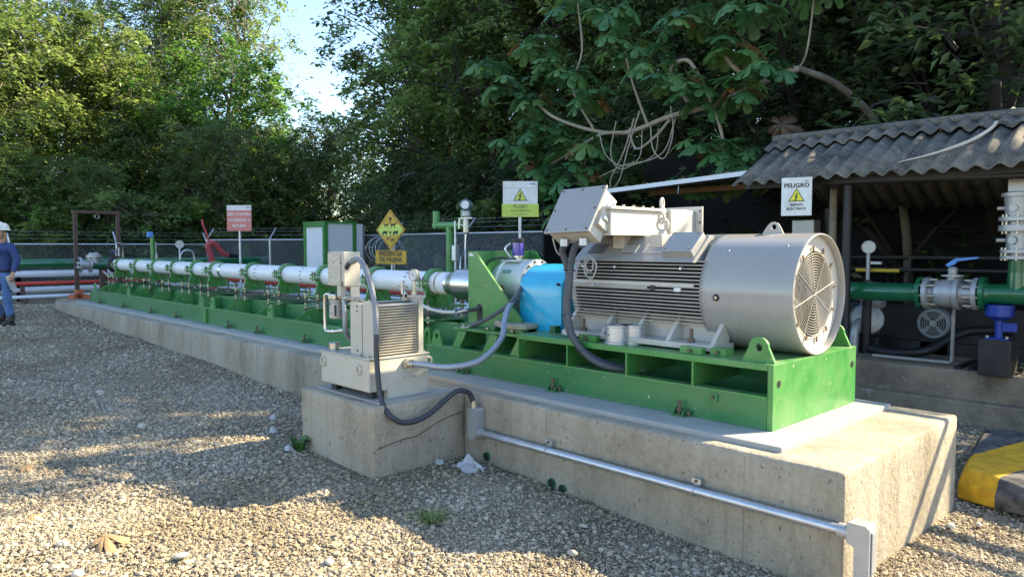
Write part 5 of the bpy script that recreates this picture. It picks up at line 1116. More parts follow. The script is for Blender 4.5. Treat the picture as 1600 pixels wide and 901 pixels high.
# danger sign yellow-green
pz = [('r', -.27, .27, -.265, -.075, SIGNG, 'lower_field'), ('r', -.26, .26, .155, .158, INKF, 'rule'),
      ('p', tri(0, .035, .105), INK, .0048, 'triangle_edge'), ('p', tri(0, .035, .088), SIGNG, .0056, 'triangle'), ('p', bolt_(0, .03, .06), INK, .0064, 'flash_mark'),
      ('t', 'PELIGRO', .068, 0, -.115, INKF, .8, .001), ('t', 'ALTA PRESION', .045, 0, -.175, INKF, .95, .0005), ('t', 'NO ACERCARSE', .026, 0, -.23, INKF, 1), ('t', 'GNC', .05, .19, .215, INKB, 1)]
sign_board('warning_sign', 'white and yellow-green peligro sign with triangle on a thin post', (-7.75, 7.6, 1.80), 46, .51, .51, (-.2,), pz, SIGNW)
# diamond fauna sign
D = thing('wildlife_sign', 'yellow diamond wildlife sign above a presencia de fauna plate', 'sign', (-11.9, 8.2, gz(-11.9)))
def dia(r): return [(0, r), (r, 0), (0, -r), (-r, 0)]
Cd = Vector((-11.95, 8.2, 1.425)); rotd = Matrix.Rotation(R(100), 3, 'Z'); rotd = Matrix.Rotation(R(10), 3, 'Z')
Sd = lambda x, z, d: Cd + rotd @ Vector((x, -d, z))
def flatp(poly, m, d, nm, par, th=.0012):
    b = MB(); k = len(poly); b.add([Sd(p[0], p[1], d) for p in poly] + [Sd(p[0], p[1], d - th) for p in poly], [tuple(range(k)), tuple(range(k, 2 * k))[::-1]] + [(i, (i + 1) % k, k + (i + 1) % k, k + i) for i in range(k)]); return b.build(nm, m, par)
flatp(dia(.395), YELLOW, .004, 'diamond_plate', D, .008); flatp(dia(.365), INK, .0054, 'border', D); flatp(dia(.352), YELLOW, .0066, 'field', D)
flatp([(-.245, .10), (.245, .10), (.345, 0), (.235, -.11), (-.235, -.11), (-.345, 0)], SIGNG, .0078, 'green_band', D)
def beast(cx, cz, s, kind):
    if kind == 'bird': P = [(-.9, .9), (-.3, .25), (-.1, .9), (.15, .3), (.9, .8), (.5, 0), (.2, -.5), (.3, -.9), (-.1, -.7), (-.2, -.2), (-.6, .1)]
    elif kind == 'cat': P = [(-1, .9), (-.9, .95), (-.75, .35), (.5, .35), (.65, .6), (1, .5), (1, .2), (.7, .1), (.7, -.7), (.5, -.7), (.4, -.1), (-.4, -.1), (-.5, -.7), (-.7, -.7), (-.75, .1)]
    else: P = [(-1, -.4), (-.8, .3), (-.2, .55), (.4, .45), (.8, .6), (1, .2), (.8, -.1), (.7, -.6), (.45, -.6), (.3, -.2), (-.4, -.25), (-.5, -.6), (-.8, -.6)]
    flatp([(cx + p[0] * s, cz + p[1] * s) for p in P], INK, .009, 'animal_print', D)
beast(0, .20, .065, 'bird'); beast(-.11, .085, .065, 'cat'); beast(.07, .085, .08, 'cat'); beast(-.15, -.06, .075, 'beast'); beast(0, -.06, .05, 'bird'); beast(.14, -.06, .075, 'beast'); beast(-.06, -.17, .04, 'cat'); beast(.06, -.20, .045, 'beast')
Cd2 = Cd.copy(); Cd = Vector((-11.95, 8.2, .895))
flatp([(-.42, -.135), (.42, -.135), (.42, .135), (-.42, .135)], YELLOW, .004, 'name_plate', D, .008)
for (a, b_, c_, d_) in ((-.405, .405, .118, .124), (-.405, .405, -.124, -.118)): flatp([(a, c_), (b_, c_), (b_, d_), (a, d_)], INKF, .0054, 'plate_rule', D)
text('PRESENCIA\nDE FAUNA', .125, INK, D, Sd(0, .008, .006), rotd @ Matrix.Rotation(R(90), 3, 'X'), sx=1.0, bold=.004)
MB().cyl((-11.95, 8.23, gz(-12) - .1), (-11.95, 8.23, 1.2), .028, 12).build('post', STEEL, D)

# ================================================================ GREEN FORK POST + TRANSMITTER
fp = thing('fork_post', 'bright green fork-topped pipe post behind the bracket', 'post', (-8.0, 6.5, gz(-8)))
MB().cyl((-8.03, 6.5, gz(-8) - .1), (-8.03, 6.5, 1.372), .055, 18).build('post', GREENB, fp)
MB().cyl((-8.37, 6.5, 1.40), (-7.69, 6.5, 1.385), .052, 16).build('crossbar', GREENB, fp)
for x in (-8.335, -7.72): MB().cyl((x, 6.5, 1.36), (x, 6.5, 1.60), .052, 16).build('fork_tip', GREENB, fp)
MB().cyl((-7.86, 6.46, gz(-8)), (-7.86, 6.46, 1.45), .018, 10).build('conduit', STEEL, fp); MB().box(-7.90, -7.82, 6.42, 6.50, .90, 1.12).build('conduit_box', STEEL, fp, bevel=.01)
tx = thing('pressure_transmitter', 'round dark-faced pressure transmitter on the green fork post', 'transmitter', (-7.62, 6.45, 1.4))
dv = Vector((.6, -.8, 0)); MB().lathe([(.05, -.10), (.075, -.09), (.075, .06), (.06, .075), (.055, .065)], (-7.62, 6.45, 1.66), dv, 24).build('housing', mat('tx_blue', (.10, .16, .20), .35, .2), tx); MB().lathe([(.055, .05), (.055, .066)], (-7.62, 6.45, 1.66), dv, 20).build('display', SIGNW, tx)
MB().lathe([(.04, 1.50), (.06, 1.51), (.06, 1.57), (.035, 1.60)], (-7.62, 6.45, 0), (0, 0, 1), 16).build('sensor_body', CAST, tx); MB().lathe([(.03, 1.27), (.042, 1.29), (.042, 1.42), (.03, 1.50)], (-7.62, 6.45, 0), (0, 0, 1), 14).build('manifold', ZINC, tx)
MB().box(-7.76, -7.48, 6.43, 6.46, 1.475, 1.49).build('bracket', STEEL, tx); MB().cyl((-7.72, 6.42, 1.40), (-7.52, 6.42, 1.36), .012, 8).build('valve_handle', SSTEEL, tx); MB().cyl((-7.73, 6.42, 1.34), (-7.72, 6.42, 1.47), .014, 8).build('valve_key', SSTEEL, tx)
MB().tube(spline([(-7.62, 6.45, 1.28), (-7.62, 6.42, 1.02), (-7.50, 6.25, .93), (-7.45, 6.2, .60), (-7.45, 6.2, .30)], 6), .010, 8).build('impulse_tube', SSTEEL, tx)
# ================================================================ SHED
shed = thing('pump_shed', 'open shed with wavy fibre-cement roof and dark interior at the right', 'shed', (-2.5, 9.2, -.12))
MB().box(-9.2, 0.6, 8.20, 13.0, -.9, -.12).build('floor_slab', CONCOLD, shed, bevel=.02)
MB().box(-9.2, 0.6, 8.06, 8.198, -.9, -.40).build('slab_step', CONCOLD, shed, bevel=.015)
def wavy(x0, x1, y0, z0, y1, z1, pitch=.177, amp=.027, th=.007, name='roof_sheet'):
    b = MB(); n = int(round((x1 - x0) / pitch * 10)); V = []; d = Vector((0, y1 - y0, z1 - z0)).normalized(); nr = Vector((0, -d.z, d.y))
    L = math.hypot(y1 - y0, z1 - z0)
    for k in range(n + 1):
        x = x0 + (x1 - x0) * k / n; h = amp * math.cos(2 * math.pi * (x + 9.0) / pitch)
        for t in (0, th):
            for s_ in (0, 1):
                p = Vector((x, y0, z0)) + d * (L * s_) + nr * (h + t); V.append(p)
    F = []
    for k in range(n):
        o = k * 4; F += [(o, o + 1, o + 5, o + 4), (o + 2, o + 6, o + 7, o + 3), (o, o + 4, o + 6, o + 2), (o + 1, o + 3, o + 7, o + 5)]
    F += [(0, 2, 3, 1), (4 * n, 4 * n + 1, 4 * n + 3, 4 * n + 2)]
    b.add(V, F, False)
    o = b.build(name, ASBEST, shed)
    o.data.polygons.foreach_set('use_smooth', [True] * len(o.data.polygons)); return o
EY, EZ, RY, RZ = 7.60, 1.80, 8.66, 2.355
for k, (xa, xb) in enumerate(((-4.34, -3.45), (-3.48, -2.59), (-2.62, -1.73), (-1.76, -1.22))):
    dz = .010 * (k % 2)
    wavy(xa, xb, EY, EZ + dz, RY - .03, RZ + dz - .01)
    wavy(xa, xb, 10.2, 1.60 + dz, RY + .03, RZ + dz - .01)
for k, (xa, xb) in enumerate(((-4.36, -3.28), (-3.30, -2.22), (-2.24, -1.20))):
    dz = .012 * (k % 2); dd = Vector((0, RY - EY, RZ - EZ)).normalized()
    wavy(xa, xb, RY - .30 * dd.y, RZ - .30 * dd.z + .045 + dz, RY, RZ + .05 + dz, name='ridge_cap')
    wavy(xa, xb, RY + .30 * dd.y, RZ - .30 * dd.z + .045 + dz, RY, RZ + .05 + dz, name='ridge_cap')
ridge = MB(); ridge.cyl((-4.37, RY, RZ + .055), (-1.20, RY, RZ + .055), .05, 12); ridge.build('ridge_roll', ASBEST, shed)
MB().box(-4.3, -.60, 7.85, 7.93, 1.76, 1.83).build('eave_beam', BLACK, shed)
MB().box(-4.3, -1.25, 8.62, 8.70, 2.20, 2.27).build('ridge_beam', BLACK, shed); MB().box(-4.3, -1.25, 8.25, 8.31, 2.02, 2.07).build('purlin', BLACK, shed)
MB().cyl((-3.38, 7.89, 1.78), (-1.25, 7.89, 1.73), .035, 12).build('tie_pipe', BLACK, shed)
MB().cyl((-1.20, 7.35, 1.835), (1.5, 7.35, 1.835), .032, 12).build('shadow_pipe', BLACK, shed); MB().cyl((1.45, 7.36, -.75), (1.45, 7.36, 1.82), .04, 12).build('column', BLACK, shed)  # unseen pipe and post, added to cast a shadow streak on the plinth end
MB().box(-1.3, 1.5, 7.57, 7.67, 1.72, 1.79).build('shadow_bar', BLACK, shed)  # unseen bar, added to cast the second streak on the plinth end
for (x, y, r, m) in ((-3.17, 7.93, .048, BLACK), (-3.60, 8.60, .040, mat('weathered_post', (.25, .22, .17), .85, var=.3, vscale=8)), (-1.28, 7.93, .045, BLACK)):
    MB().cyl((x, y, -.13), (x, y, 1.76), r, 14).build('column', m, shed)
for x in (-3.17, -2.2, -1.3): MB().obox((x, 8.30, 2.03), (.05, 1.0, .06), Matrix.Rotation(math.atan2(RZ - EZ, RY - EY), 3, 'X')).build('rafter', BLACK, shed)
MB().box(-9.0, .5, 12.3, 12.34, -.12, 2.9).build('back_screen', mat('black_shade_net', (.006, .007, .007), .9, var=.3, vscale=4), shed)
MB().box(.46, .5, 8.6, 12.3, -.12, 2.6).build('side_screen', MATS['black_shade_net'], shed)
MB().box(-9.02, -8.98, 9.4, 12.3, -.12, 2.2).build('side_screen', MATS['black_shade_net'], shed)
# lean-to roof with white fascia
def slab_quad(pts, th, name, m):
    b = MB(); k = len(pts); b.add([Vector(p) for p in pts] + [Vector(p) - Vector((0, 0, th)) for p in pts], [tuple(range(k)), tuple(range(k, 2 * k))[::-1]] + [(i, (i + 1) % k, k + (i + 1) % k, k + i) for i in range(k)]); return b.build(name, m, shed)
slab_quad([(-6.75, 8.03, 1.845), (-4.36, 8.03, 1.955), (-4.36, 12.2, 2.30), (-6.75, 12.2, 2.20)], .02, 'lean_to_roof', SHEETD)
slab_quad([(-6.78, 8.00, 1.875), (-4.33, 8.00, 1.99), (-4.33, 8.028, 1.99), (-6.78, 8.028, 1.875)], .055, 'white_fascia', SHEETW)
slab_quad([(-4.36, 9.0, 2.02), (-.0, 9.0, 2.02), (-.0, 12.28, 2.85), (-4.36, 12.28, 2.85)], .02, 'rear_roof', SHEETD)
slab_quad([(-6.3, 8.78, 1.90), (-3.5, 8.78, 1.92), (-3.5, 8.84, 1.92), (-6.3, 8.84, 1.90)], .07, 'timber_beam', WOOD)
slab_quad([(-6.2, 10.2, 2.02), (-3.5, 10.2, 2.05), (-3.5, 10.26, 2.05), (-6.2, 10.26, 2.02)], .07, 'timber_beam', WOOD)
MB().cyl((-6.5, 8.12, -.13), (-6.5, 8.12, 1.84), .045, 12).build('column', BLACK, shed)
MB().tube([(-5.3, 8.0, 1.87), (-5.3, 7.99, 1.80), (-5.29, 7.98, 1.76)], .004, 5).build('wire_hook', STEEL, shed)
for (x, y, z, s_) in ((-2.13, 8.0, 2.02, 1),):
    b = MB(); pts = spline([(-2.62, 7.72, 1.92), (-2.35, 7.86, 1.99), (-2.10, 8.05, 2.10), (-1.98, 8.25, 2.22), (-1.95, 8.36, 2.30)], 8); b.tube(pts, [.004 + .013 * min(1, i / 14) for i in range(len(pts))], 8)
    o = b.build('palm_frond_stalk', mat('bleached_stalk', (.55, .48, .38), .8), None, loc=(-2.2, 8, 2.05)); tag(o, 'bleached fallen frond stalk lying on the wavy roof', 'branch')
# litter of leaves on the lean-to edge
lf = MB(); rl = random.Random(8)
for k in range(46):
    t = rl.random(); x = -6.7 + 2.35 * t; c = Vector((x, 8.03 + rl.random() * .12, 1.885 + .113 * t)); lf.obox(c, (.05 * rl.uniform(.5, 1.3), .03, .006), Matrix.Rotation(rl.uniform(0, 6), 3, 'Z') @ Matrix.Rotation(rl.uniform(-.9, .9), 3, 'X'))
o = lf.build('roof_leaf_litter', DRYLEAF, None, loc=(-5.5, 8.05, 1.93)); tag(o, 'dry leaf litter along the white roof edge', 'leaf litter', kind='stuff')
# electric hazard sign
hs = sign_board('hazard_sign', 'white peligro riesgo electrico sign hanging from the wavy roof edge', (-3.55, 7.555, 1.625), 14, .305, .40, None, [
    ('t', 'PELIGRO', .062, 0, .115, INK, 1.05, .0015), ('p', tri(0, .0, .082), INK, .0048, 'triangle_edge'), ('p', tri(0, .0, .069), SIGNY, .0056, 'triangle'), ('p', bolt_(0, -.005, .045), INK, .0064, 'flash_mark'),
    ('t', 'RIESGO', .036, 0, -.085, INK, 1.05, .0008), ('t', 'ELÉCTRICO', .036, 0, -.128, INK, 1.05, .0008), ('t', 'gnc', .026, .10, .165, INKB, 1)], SIGNW)
MB().cyl((-3.55, 7.57, 1.82), (-3.55, 7.60, 1.86), .004, 5).build('hanger_wire', STEEL, hs)

# ---- green process line with ball valve
ln = thing('process_line', 'glossy dark green pipe crossing in front of the shed with flanges', 'pipe', (-2.5, 8.2, .65))
PY = 8.2
def pz(x): return .642 + .018 * (x + 2.2)
MB().cyl((-6.2, PY, .60), (-2.53, PY, .628), .098, 28).build('pipe', GREEND, ln); MB().cyl((-1.93, PY, .648), (.6, PY, .675), .098, 28).build('pipe', GREEND, ln)
MB().lathe([(.098, 0), (.11, .03), (.165, .035), (.165, .075)], (-2.575, PY, .63), (1, 0, .01), 32).build('flange', GREEND, ln); MB().lathe([(.165, 0), (.165, .04), (.11, .045), (.098, .075)], (-1.985, PY, .648), (1, 0, .01), 32).build('flange', GREEND, ln)
MB().cyl((-1.70, PY, .65), (-1.70, PY, .86), .085, 20, .078).build('branch', GREEND, ln); MB().cyl((-1.70, PY, .86), (-1.70, PY, .985), .078, 20).build('branch', GREEND, ln)
bv = thing('ball_valve', 'silver flanged ball valve with blue lever on the green pipe', 'valve', (-2.22, PY, .645))
MB().lathe([(.160, 0), (.160, .042), (.10, .05), (.10, .075), (.130, .11), (.140, .17), (.140, .25), (.135, .27), (.16, .275), (.16, .315), (.105, .32), (.10, .43), (.16, .435), (.16, .478)], (-2.480, PY, .633), (1, 0, .015), 36).build('body', CAST, bv)
for sx in (-2.44, -2.05):
    for k in range(8):
        a = k * math.pi / 4 + .2; MB().cyl((sx - .075, PY + .135 * math.cos(a), .637 + .135 * math.sin(a)), (sx + .075, PY + .135 * math.cos(a), .637 + .135 * math.sin(a)), .013, 8).build('stud', ZINC, bv)
MB().lathe([(.05, .77), (.05, .80), (.10, .805), (.10, .822), (.04, .825), (.045, .88), (.03, .90)], (-2.24, PY, 0), (0, 0, 1), 24).build('neck', CAST, bv)
MB().prism([(-2.28, .90), (-2.22, .925), (-2.20, .955), (-2.02, .985), (-2.02, 1.0), (-2.21, .985), (-2.25, .96), (-2.30, .92)], 'xz', PY - .022, PY + .022).build('lever', HANDLE, bv, bevel=.004)
rv = thing('check_valve_stack', 'grey stacked flanged valves standing on the green branch pipe', 'valve', (-1.70, PY, 1.0))
MB().lathe([(.145, .985), (.145, 1.012), (.085, 1.014), (.085, 1.04), (.145, 1.042), (.145, 1.07), (.10, 1.075), (.10, 1.24), (.165, 1.245), (.165, 1.30), (.10, 1.305), (.10, 1.335), (.165, 1.34), (.165, 1.375), (.115, 1.38), (.125, 1.56), (.15, 1.565), (.15, 1.60), (.09, 1.605)], (-1.70, PY, 0), (0, 0, 1), 32).build('body', CAST, rv)
MB().box(-1.785, -1.615, PY - .08, PY + .08, 1.605, 1.80).build('actuator', CAST, rv, bevel=.008)
for z in (1.16, 1.46): MB().lathe([(.04, 0), (.035, .03)], (-1.72, PY - .10, z), (-.2, -1, 0), 14).build('boss', CAST, rv); MB().cyl((-1.80, PY - .03, z), (-1.87, PY - .05, z), .02, 10).build('plug', CAST, rv)
for (za, zb_) in ((.97, 1.09), (1.22, 1.40)):
    for k in range(8): a = k * math.pi / 4 + .1; MB().cyl((-1.70 + .128 * math.cos(a), PY + .128 * math.sin(a), za), (-1.70 + .128 * math.cos(a), PY + .128 * math.sin(a), zb_), .012, 8).build('stud', ZINC, rv)
MB().tube([(-1.56, PY - .05, 1.05), (-1.52, PY - .08, 1.20), (-1.53, PY - .06, 1.50), (-1.58, PY, 1.56)], .014, 8).build('sense_line', SSTEEL, rv)
# blue support
bs = thing('pipe_support', 'blue steel pipe stand bolted on a black concrete cube', 'support', (-1.83, PY, -.12))
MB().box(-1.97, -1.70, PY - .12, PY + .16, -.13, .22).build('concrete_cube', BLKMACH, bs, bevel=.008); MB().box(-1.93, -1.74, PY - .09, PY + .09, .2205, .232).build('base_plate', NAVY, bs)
MB().cyl((-1.83, PY, .232), (-1.83, PY, .42), .035, 14).build('stem', NAVY, bs); MB().lathe([(.06, .40), (.10, .43), (.12, .44), (.12, .548)], (-1.83, PY, 0), (0, 0, 1), 20).build('cradle', NAVY, bs); MB().box(-1.80, -1.68, PY - .03, PY + .0, .30, .38).build('side_plate', NAVY, bs)
for (x, y) in ((-1.91, PY - .07), (-1.75, PY - .07)): MB().hexn((x, y, .232), (x, y, .255), .014).build('base_bolt', ZINC, bs)
# small pump set inside
sm = thing('shed_motor', 'grey electric motor with slotted fan cover in the dark shed', 'motor', (-2.68, 9.3, .1))
MB().lathe([(.155, 0), (.17, .01), (.17, .16), (.15, .165), (.15, .50)], (-2.68, 9.15, .235), (0, 1, 0), 32).build('body', mat('shed_motor_grey', (.30, .31, .31), .5, var=.1), sm)
for rr in (.05, .075, .10, .125): 
    for k in range(4): MB().torus((-2.68, 9.147, .235), (0, 1, 0), rr, .007, 8, 5, a0=k * 90 + 12, a1=k * 90 + 78).build('cover_slot', BLACK, sm)
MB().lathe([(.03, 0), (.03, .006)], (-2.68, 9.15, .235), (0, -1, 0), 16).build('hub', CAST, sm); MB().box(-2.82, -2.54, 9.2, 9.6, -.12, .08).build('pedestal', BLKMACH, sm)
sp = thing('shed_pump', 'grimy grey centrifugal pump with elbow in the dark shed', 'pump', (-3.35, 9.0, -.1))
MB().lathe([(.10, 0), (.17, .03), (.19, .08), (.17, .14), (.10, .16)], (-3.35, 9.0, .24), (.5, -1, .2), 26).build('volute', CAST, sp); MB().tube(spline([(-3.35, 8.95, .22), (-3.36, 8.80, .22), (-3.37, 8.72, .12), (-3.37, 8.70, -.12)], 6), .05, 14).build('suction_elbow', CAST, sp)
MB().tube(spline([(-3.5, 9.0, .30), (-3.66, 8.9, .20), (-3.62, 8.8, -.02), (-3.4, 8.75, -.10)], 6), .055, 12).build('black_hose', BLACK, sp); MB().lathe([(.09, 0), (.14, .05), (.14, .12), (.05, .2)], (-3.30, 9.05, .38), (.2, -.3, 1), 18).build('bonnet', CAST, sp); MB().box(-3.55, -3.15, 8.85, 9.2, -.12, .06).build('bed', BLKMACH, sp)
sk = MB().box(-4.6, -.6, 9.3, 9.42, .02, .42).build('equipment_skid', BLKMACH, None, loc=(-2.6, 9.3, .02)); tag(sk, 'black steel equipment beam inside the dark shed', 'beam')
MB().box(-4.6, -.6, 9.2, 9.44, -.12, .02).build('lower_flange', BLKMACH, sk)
o = MB().tube(spline([(-3.2, 8.75, -.06), (-2.9, 8.62, -.07), (-2.6, 8.65, -.02), (-2.45, 8.8, .10), (-2.25, 8.95, .20), (-1.9, 9.05, .22)], 8), .05, 12).build('shed_hose', BLACK, None, loc=(-2.6, 8.7, 0)); tag(o, 'fat black hose on the shed floor', 'hose')
o = MB().tube([(-3.05, 8.42, -.09), (-2.30, 8.42, -.085), (-2.28, 8.42, -.06), (-2.28, 8.42, .50)], .018, 10).build('floor_conduit', mat('dirty_white_pipe', (.34, .33, .30), .6, var=.25, vscale=10), None, loc=(-2.5, 8.42, 0)); tag(o, 'thin dirty white pipe on the shed floor turning upright', 'pipe')
o = thing('floor_grating', 'dark slatted floor grating behind the black concrete cube', 'grating', (-1.8, 8.6, -.12))
for k in range(9): MB().box(-2.22 + k * .12, -2.16 + k * .12, 8.26, 8.95, -.1195, -.095).build('slat', BLACK, o)
gg = thing('shed_gauge', 'white-faced pressure gauge on a valve in the dark shed', 'gauge', (-3.27, 8.8, .8))
MB().cyl((-3.27, 8.8, .55), (-3.27, 8.8, 1.03), .022, 10).build('stem', CAST, gg); dv = Vector((.38, -.92, 0)); MB().lathe([(.075, -.03), (.075, .02), (.068, .022), (.068, .012)], (-3.27, 8.8, 1.095), dv, 24).build('case', CAST, gg); MB().lathe([(.068, 0), (.068, .0125)], (-3.27, 8.8, 1.095), dv, 24).build('dial', SIGNW, gg); MB().box(-3.24, -3.12, 8.78, 8.82, .90, .93).build('valve_handle', CAST, gg)
MB().hexn((-3.27, 8.8, .62), (-3.27, 8.8, .72), .045).build('fitting', BLACK, gg)
MB().cyl((-3.27, 8.8, -.12), (-3.27, 8.8, .58), .05, 12).build('standpipe', BLKMACH, gg)
o = MB().cyl((-3.42, 8.85, .83), (-2.95, 8.85, .83), .022, 10).build('yellow_pipe', mat('yellow_pipe_paint', (.55, .38, .03), .5), None, loc=(-3.2, 8.85, .83)); tag(o, 'short yellow pipe behind the shed gauge', 'pipe')
for z, lab in ((.95, 'upper thin dark rail across the shed interior'), (.78, 'lower thin dark rail across the shed interior')):
    o = MB().cyl((-6.0, 11.2, z), (.3, 11.2, z), .025, 8).build('interior_rail', mat('rail_grey', (.05, .055, .06), .6), None, loc=(-3, 11.2, z)); tag(o, lab, 'rail')
    for x in (-5.6, -3.6, -1.6): MB().cyl((x, 11.2, -.12), (x, 11.2, z), .025, 8).build('rail_post', MATS['rail_grey'], o)
eb = MB().box(-4.52, -4.22, 9.5, 9.7, 1.12, 1.45).build('control_box', CAST, None, loc=(-4.4, 9.6, 1.12), bevel=.01); tag(eb, 'small grey control box in the shed above the fan cowl', 'box'); MB().cyl((-4.12, 9.75, -.12), (-4.12, 9.75, 1.6), .07, 12).build('mount_pole', BLKMACH, eb)

# ---- yellow and black kerb block
def stripes():
    m = bpy.data.materials.new('hazard_stripe_paint'); m.use_nodes = True; t = m.node_tree; L = t.links; b = t.nodes['Principled BSDF']; b.inputs['Roughness'].default_value = .75
    tc = nn(t, 'ShaderNodeNewGeometry'); dp = nn(t, 'ShaderNodeVectorMath', operation='DOT_PRODUCT'); dp.inputs[1].default_value = (.97, -.22, 0); L.new(tc.outputs['Position'], dp.inputs[0])
    nz = nn(t, 'ShaderNodeTexNoise'); nz.inputs['Scale'].default_value = 9; L.new(tc.outputs['Position'], nz.inputs['Vector'])
    ma = nn(t, 'ShaderNodeMath', operation='MULTIPLY_ADD'); ma.inputs[1].default_value = .03; L.new(nz.outputs['Fac'], ma.inputs[0]); L.new(dp.outputs['Value'], ma.inputs[2])
    ad = nn(t, 'ShaderNodeMath', operation='ADD'); ad.inputs[1].default_value = 2.745 + 7.2; L.new(ma.outputs[0], ad.inputs[0])
    dv_ = nn(t, 'ShaderNodeMath', operation='DIVIDE'); dv_.inputs[1].default_value = .72; L.new(ad.outputs[0], dv_.inputs[0]); fr = nn(t, 'ShaderNodeMath', operation='FRACT'); L.new(dv_.outputs[0], fr.inputs[0])
    gt = nn(t, 'ShaderNodeMath', operation='GREATER_THAN'); gt.inputs[1].default_value = .5; L.new(fr.outputs[0], gt.inputs[0])
    n2 = nn(t, 'ShaderNodeTexNoise'); n2.inputs['Scale'].default_value = 14; n2.inputs['Detail'].default_value = 8; L.new(tc.outputs['Position'], n2.inputs['Vector'])
    c1 = nn(t, 'ShaderNodeValToRGB'); c1.color_ramp.elements[0].position = .35; c1.color_ramp.elements[0].color = (.52, .28, .01, 1); c1.color_ramp.elements[1].position = .65; c1.color_ramp.elements[1].color = (.75, .40, .012, 1); L.new(n2.outputs['Fac'], c1.inputs['Fac'])
    c2 = nn(t, 'ShaderNodeValToRGB'); c2.color_ramp.elements[0].position = .3; c2.color_ramp.elements[0].color = (.02, .02, .022, 1); c2.color_ramp.elements[1].position = .75; c2.color_ramp.elements[1].color = (.16, .15, .14, 1); L.new(n2.outputs['Fac'], c2.inputs['Fac'])
    mx = nn(t, 'ShaderNodeMix', data_type='RGBA'); L.new(gt.outputs[0], mx.inputs[0]); L.new(c1.outputs[0], mx.inputs[6]); L.new(c2.outputs[0], mx.inputs[7]); L.new(mx.outputs[2], b.inputs['Base Color'])
    return m
kb = MB(); bot = [(-1.45, 5.58), (-1.35, 5.54), (-.55, 5.40), (-.45, 7.2), (-1.60, 7.25), (-1.70, 7.1)]; topz = -.43
tp = [(-1.43, 5.62), (-1.34, 5.60), (-.62, 5.66), (-.62, 7.0), (-1.52, 7.06), (-1.62, 6.98)]
n_ = 6; V = [(p[0], p[1], -.60) for p in bot] + [(bot[i][0], bot[i][1], -.50) for i in range(6)] + [(p[0] , p[1], -.40) for p in tp]
kb.add(V, [tuple(range(6))[::-1], tuple(range(12, 18))] + [(k, (k + 1) % 6, 6 + (k + 1) % 6, 6 + k) for k in range(6)] + [(6 + k, 6 + (k + 1) % 6, 12 + (k + 1) % 6, 12 + k) for k in range(6)])
o = kb.build('kerb_block', stripes(), None, bevel=.012, loc=(-1.1, 6.3, -.6)); tag(o, 'low concrete kerb block painted in yellow and black bands', 'kerb')

# ================================================================ BIG-LEAVED TREE
def big_leaf_mesh(seed):
    rs = random.Random(seed); b = MB(); n = 7
    for k in range(n):
        a = R(-150 + 300 * k / (n - 1)) + rs.uniform(-.06, .06); L = (.30 - .10 * abs(k - (n - 1) / 2) / ((n - 1) / 2)) * rs.uniform(.9, 1.1); w = L * .52
        d = Vector((math.cos(a), math.sin(a), 0)); s_ = Vector((-d.y, d.x, 0)); dr = rs.uniform(.15, .65)
        rows = [(0.02, .10), (.30, .50), (.62, .95), (.85, .95), (.96, .6), (1.0, .15)]
        V = []
        for (t, ww) in rows:
            z = -dr * (t ** 2) * L
            V += [d * (t * L) + s_ * (w * .5 * ww) + Vector((0, 0, z - .014 * ww)), d * (t * L) + Vector((0, 0, z + .006)), d * (t * L) - s_ * (w * .5 * ww) + Vector((0, 0, z - .014 * ww))]
        F = []
        for i in range(len(rows) - 1): o = i * 3; F += [(o, o + 1, o + 4, o + 3), (o + 1, o + 2, o + 5, o + 4)]
        b.add(V, F, True)
    b.tube([(0, 0, 0), (-.10, 0, .02), (-.30, 0, .10)], .006, 5)
    me = bpy.data.meshes.new('leaf'); me.from_pydata([tuple(p) for p in b.v], [], b.f); me.polygons.foreach_set('use_smooth', b.s); me.materials.append(LEAFBIG); me.update()
    at_ = me.attributes.new('lc', 'FLOAT', 'FACE'); at_.data.foreach_set('value', [rs.uniform(.35, .65) for _ in b.f]); return me
BL = [big_leaf_mesh(s_) for s_ in (1, 2, 3, 4)]
cec = thing('big_leaved_tree', 'spreading tree with big hand-shaped leaves and bare pale boughs over the shed', 'tree', (-4.3, 10.6, -.2))
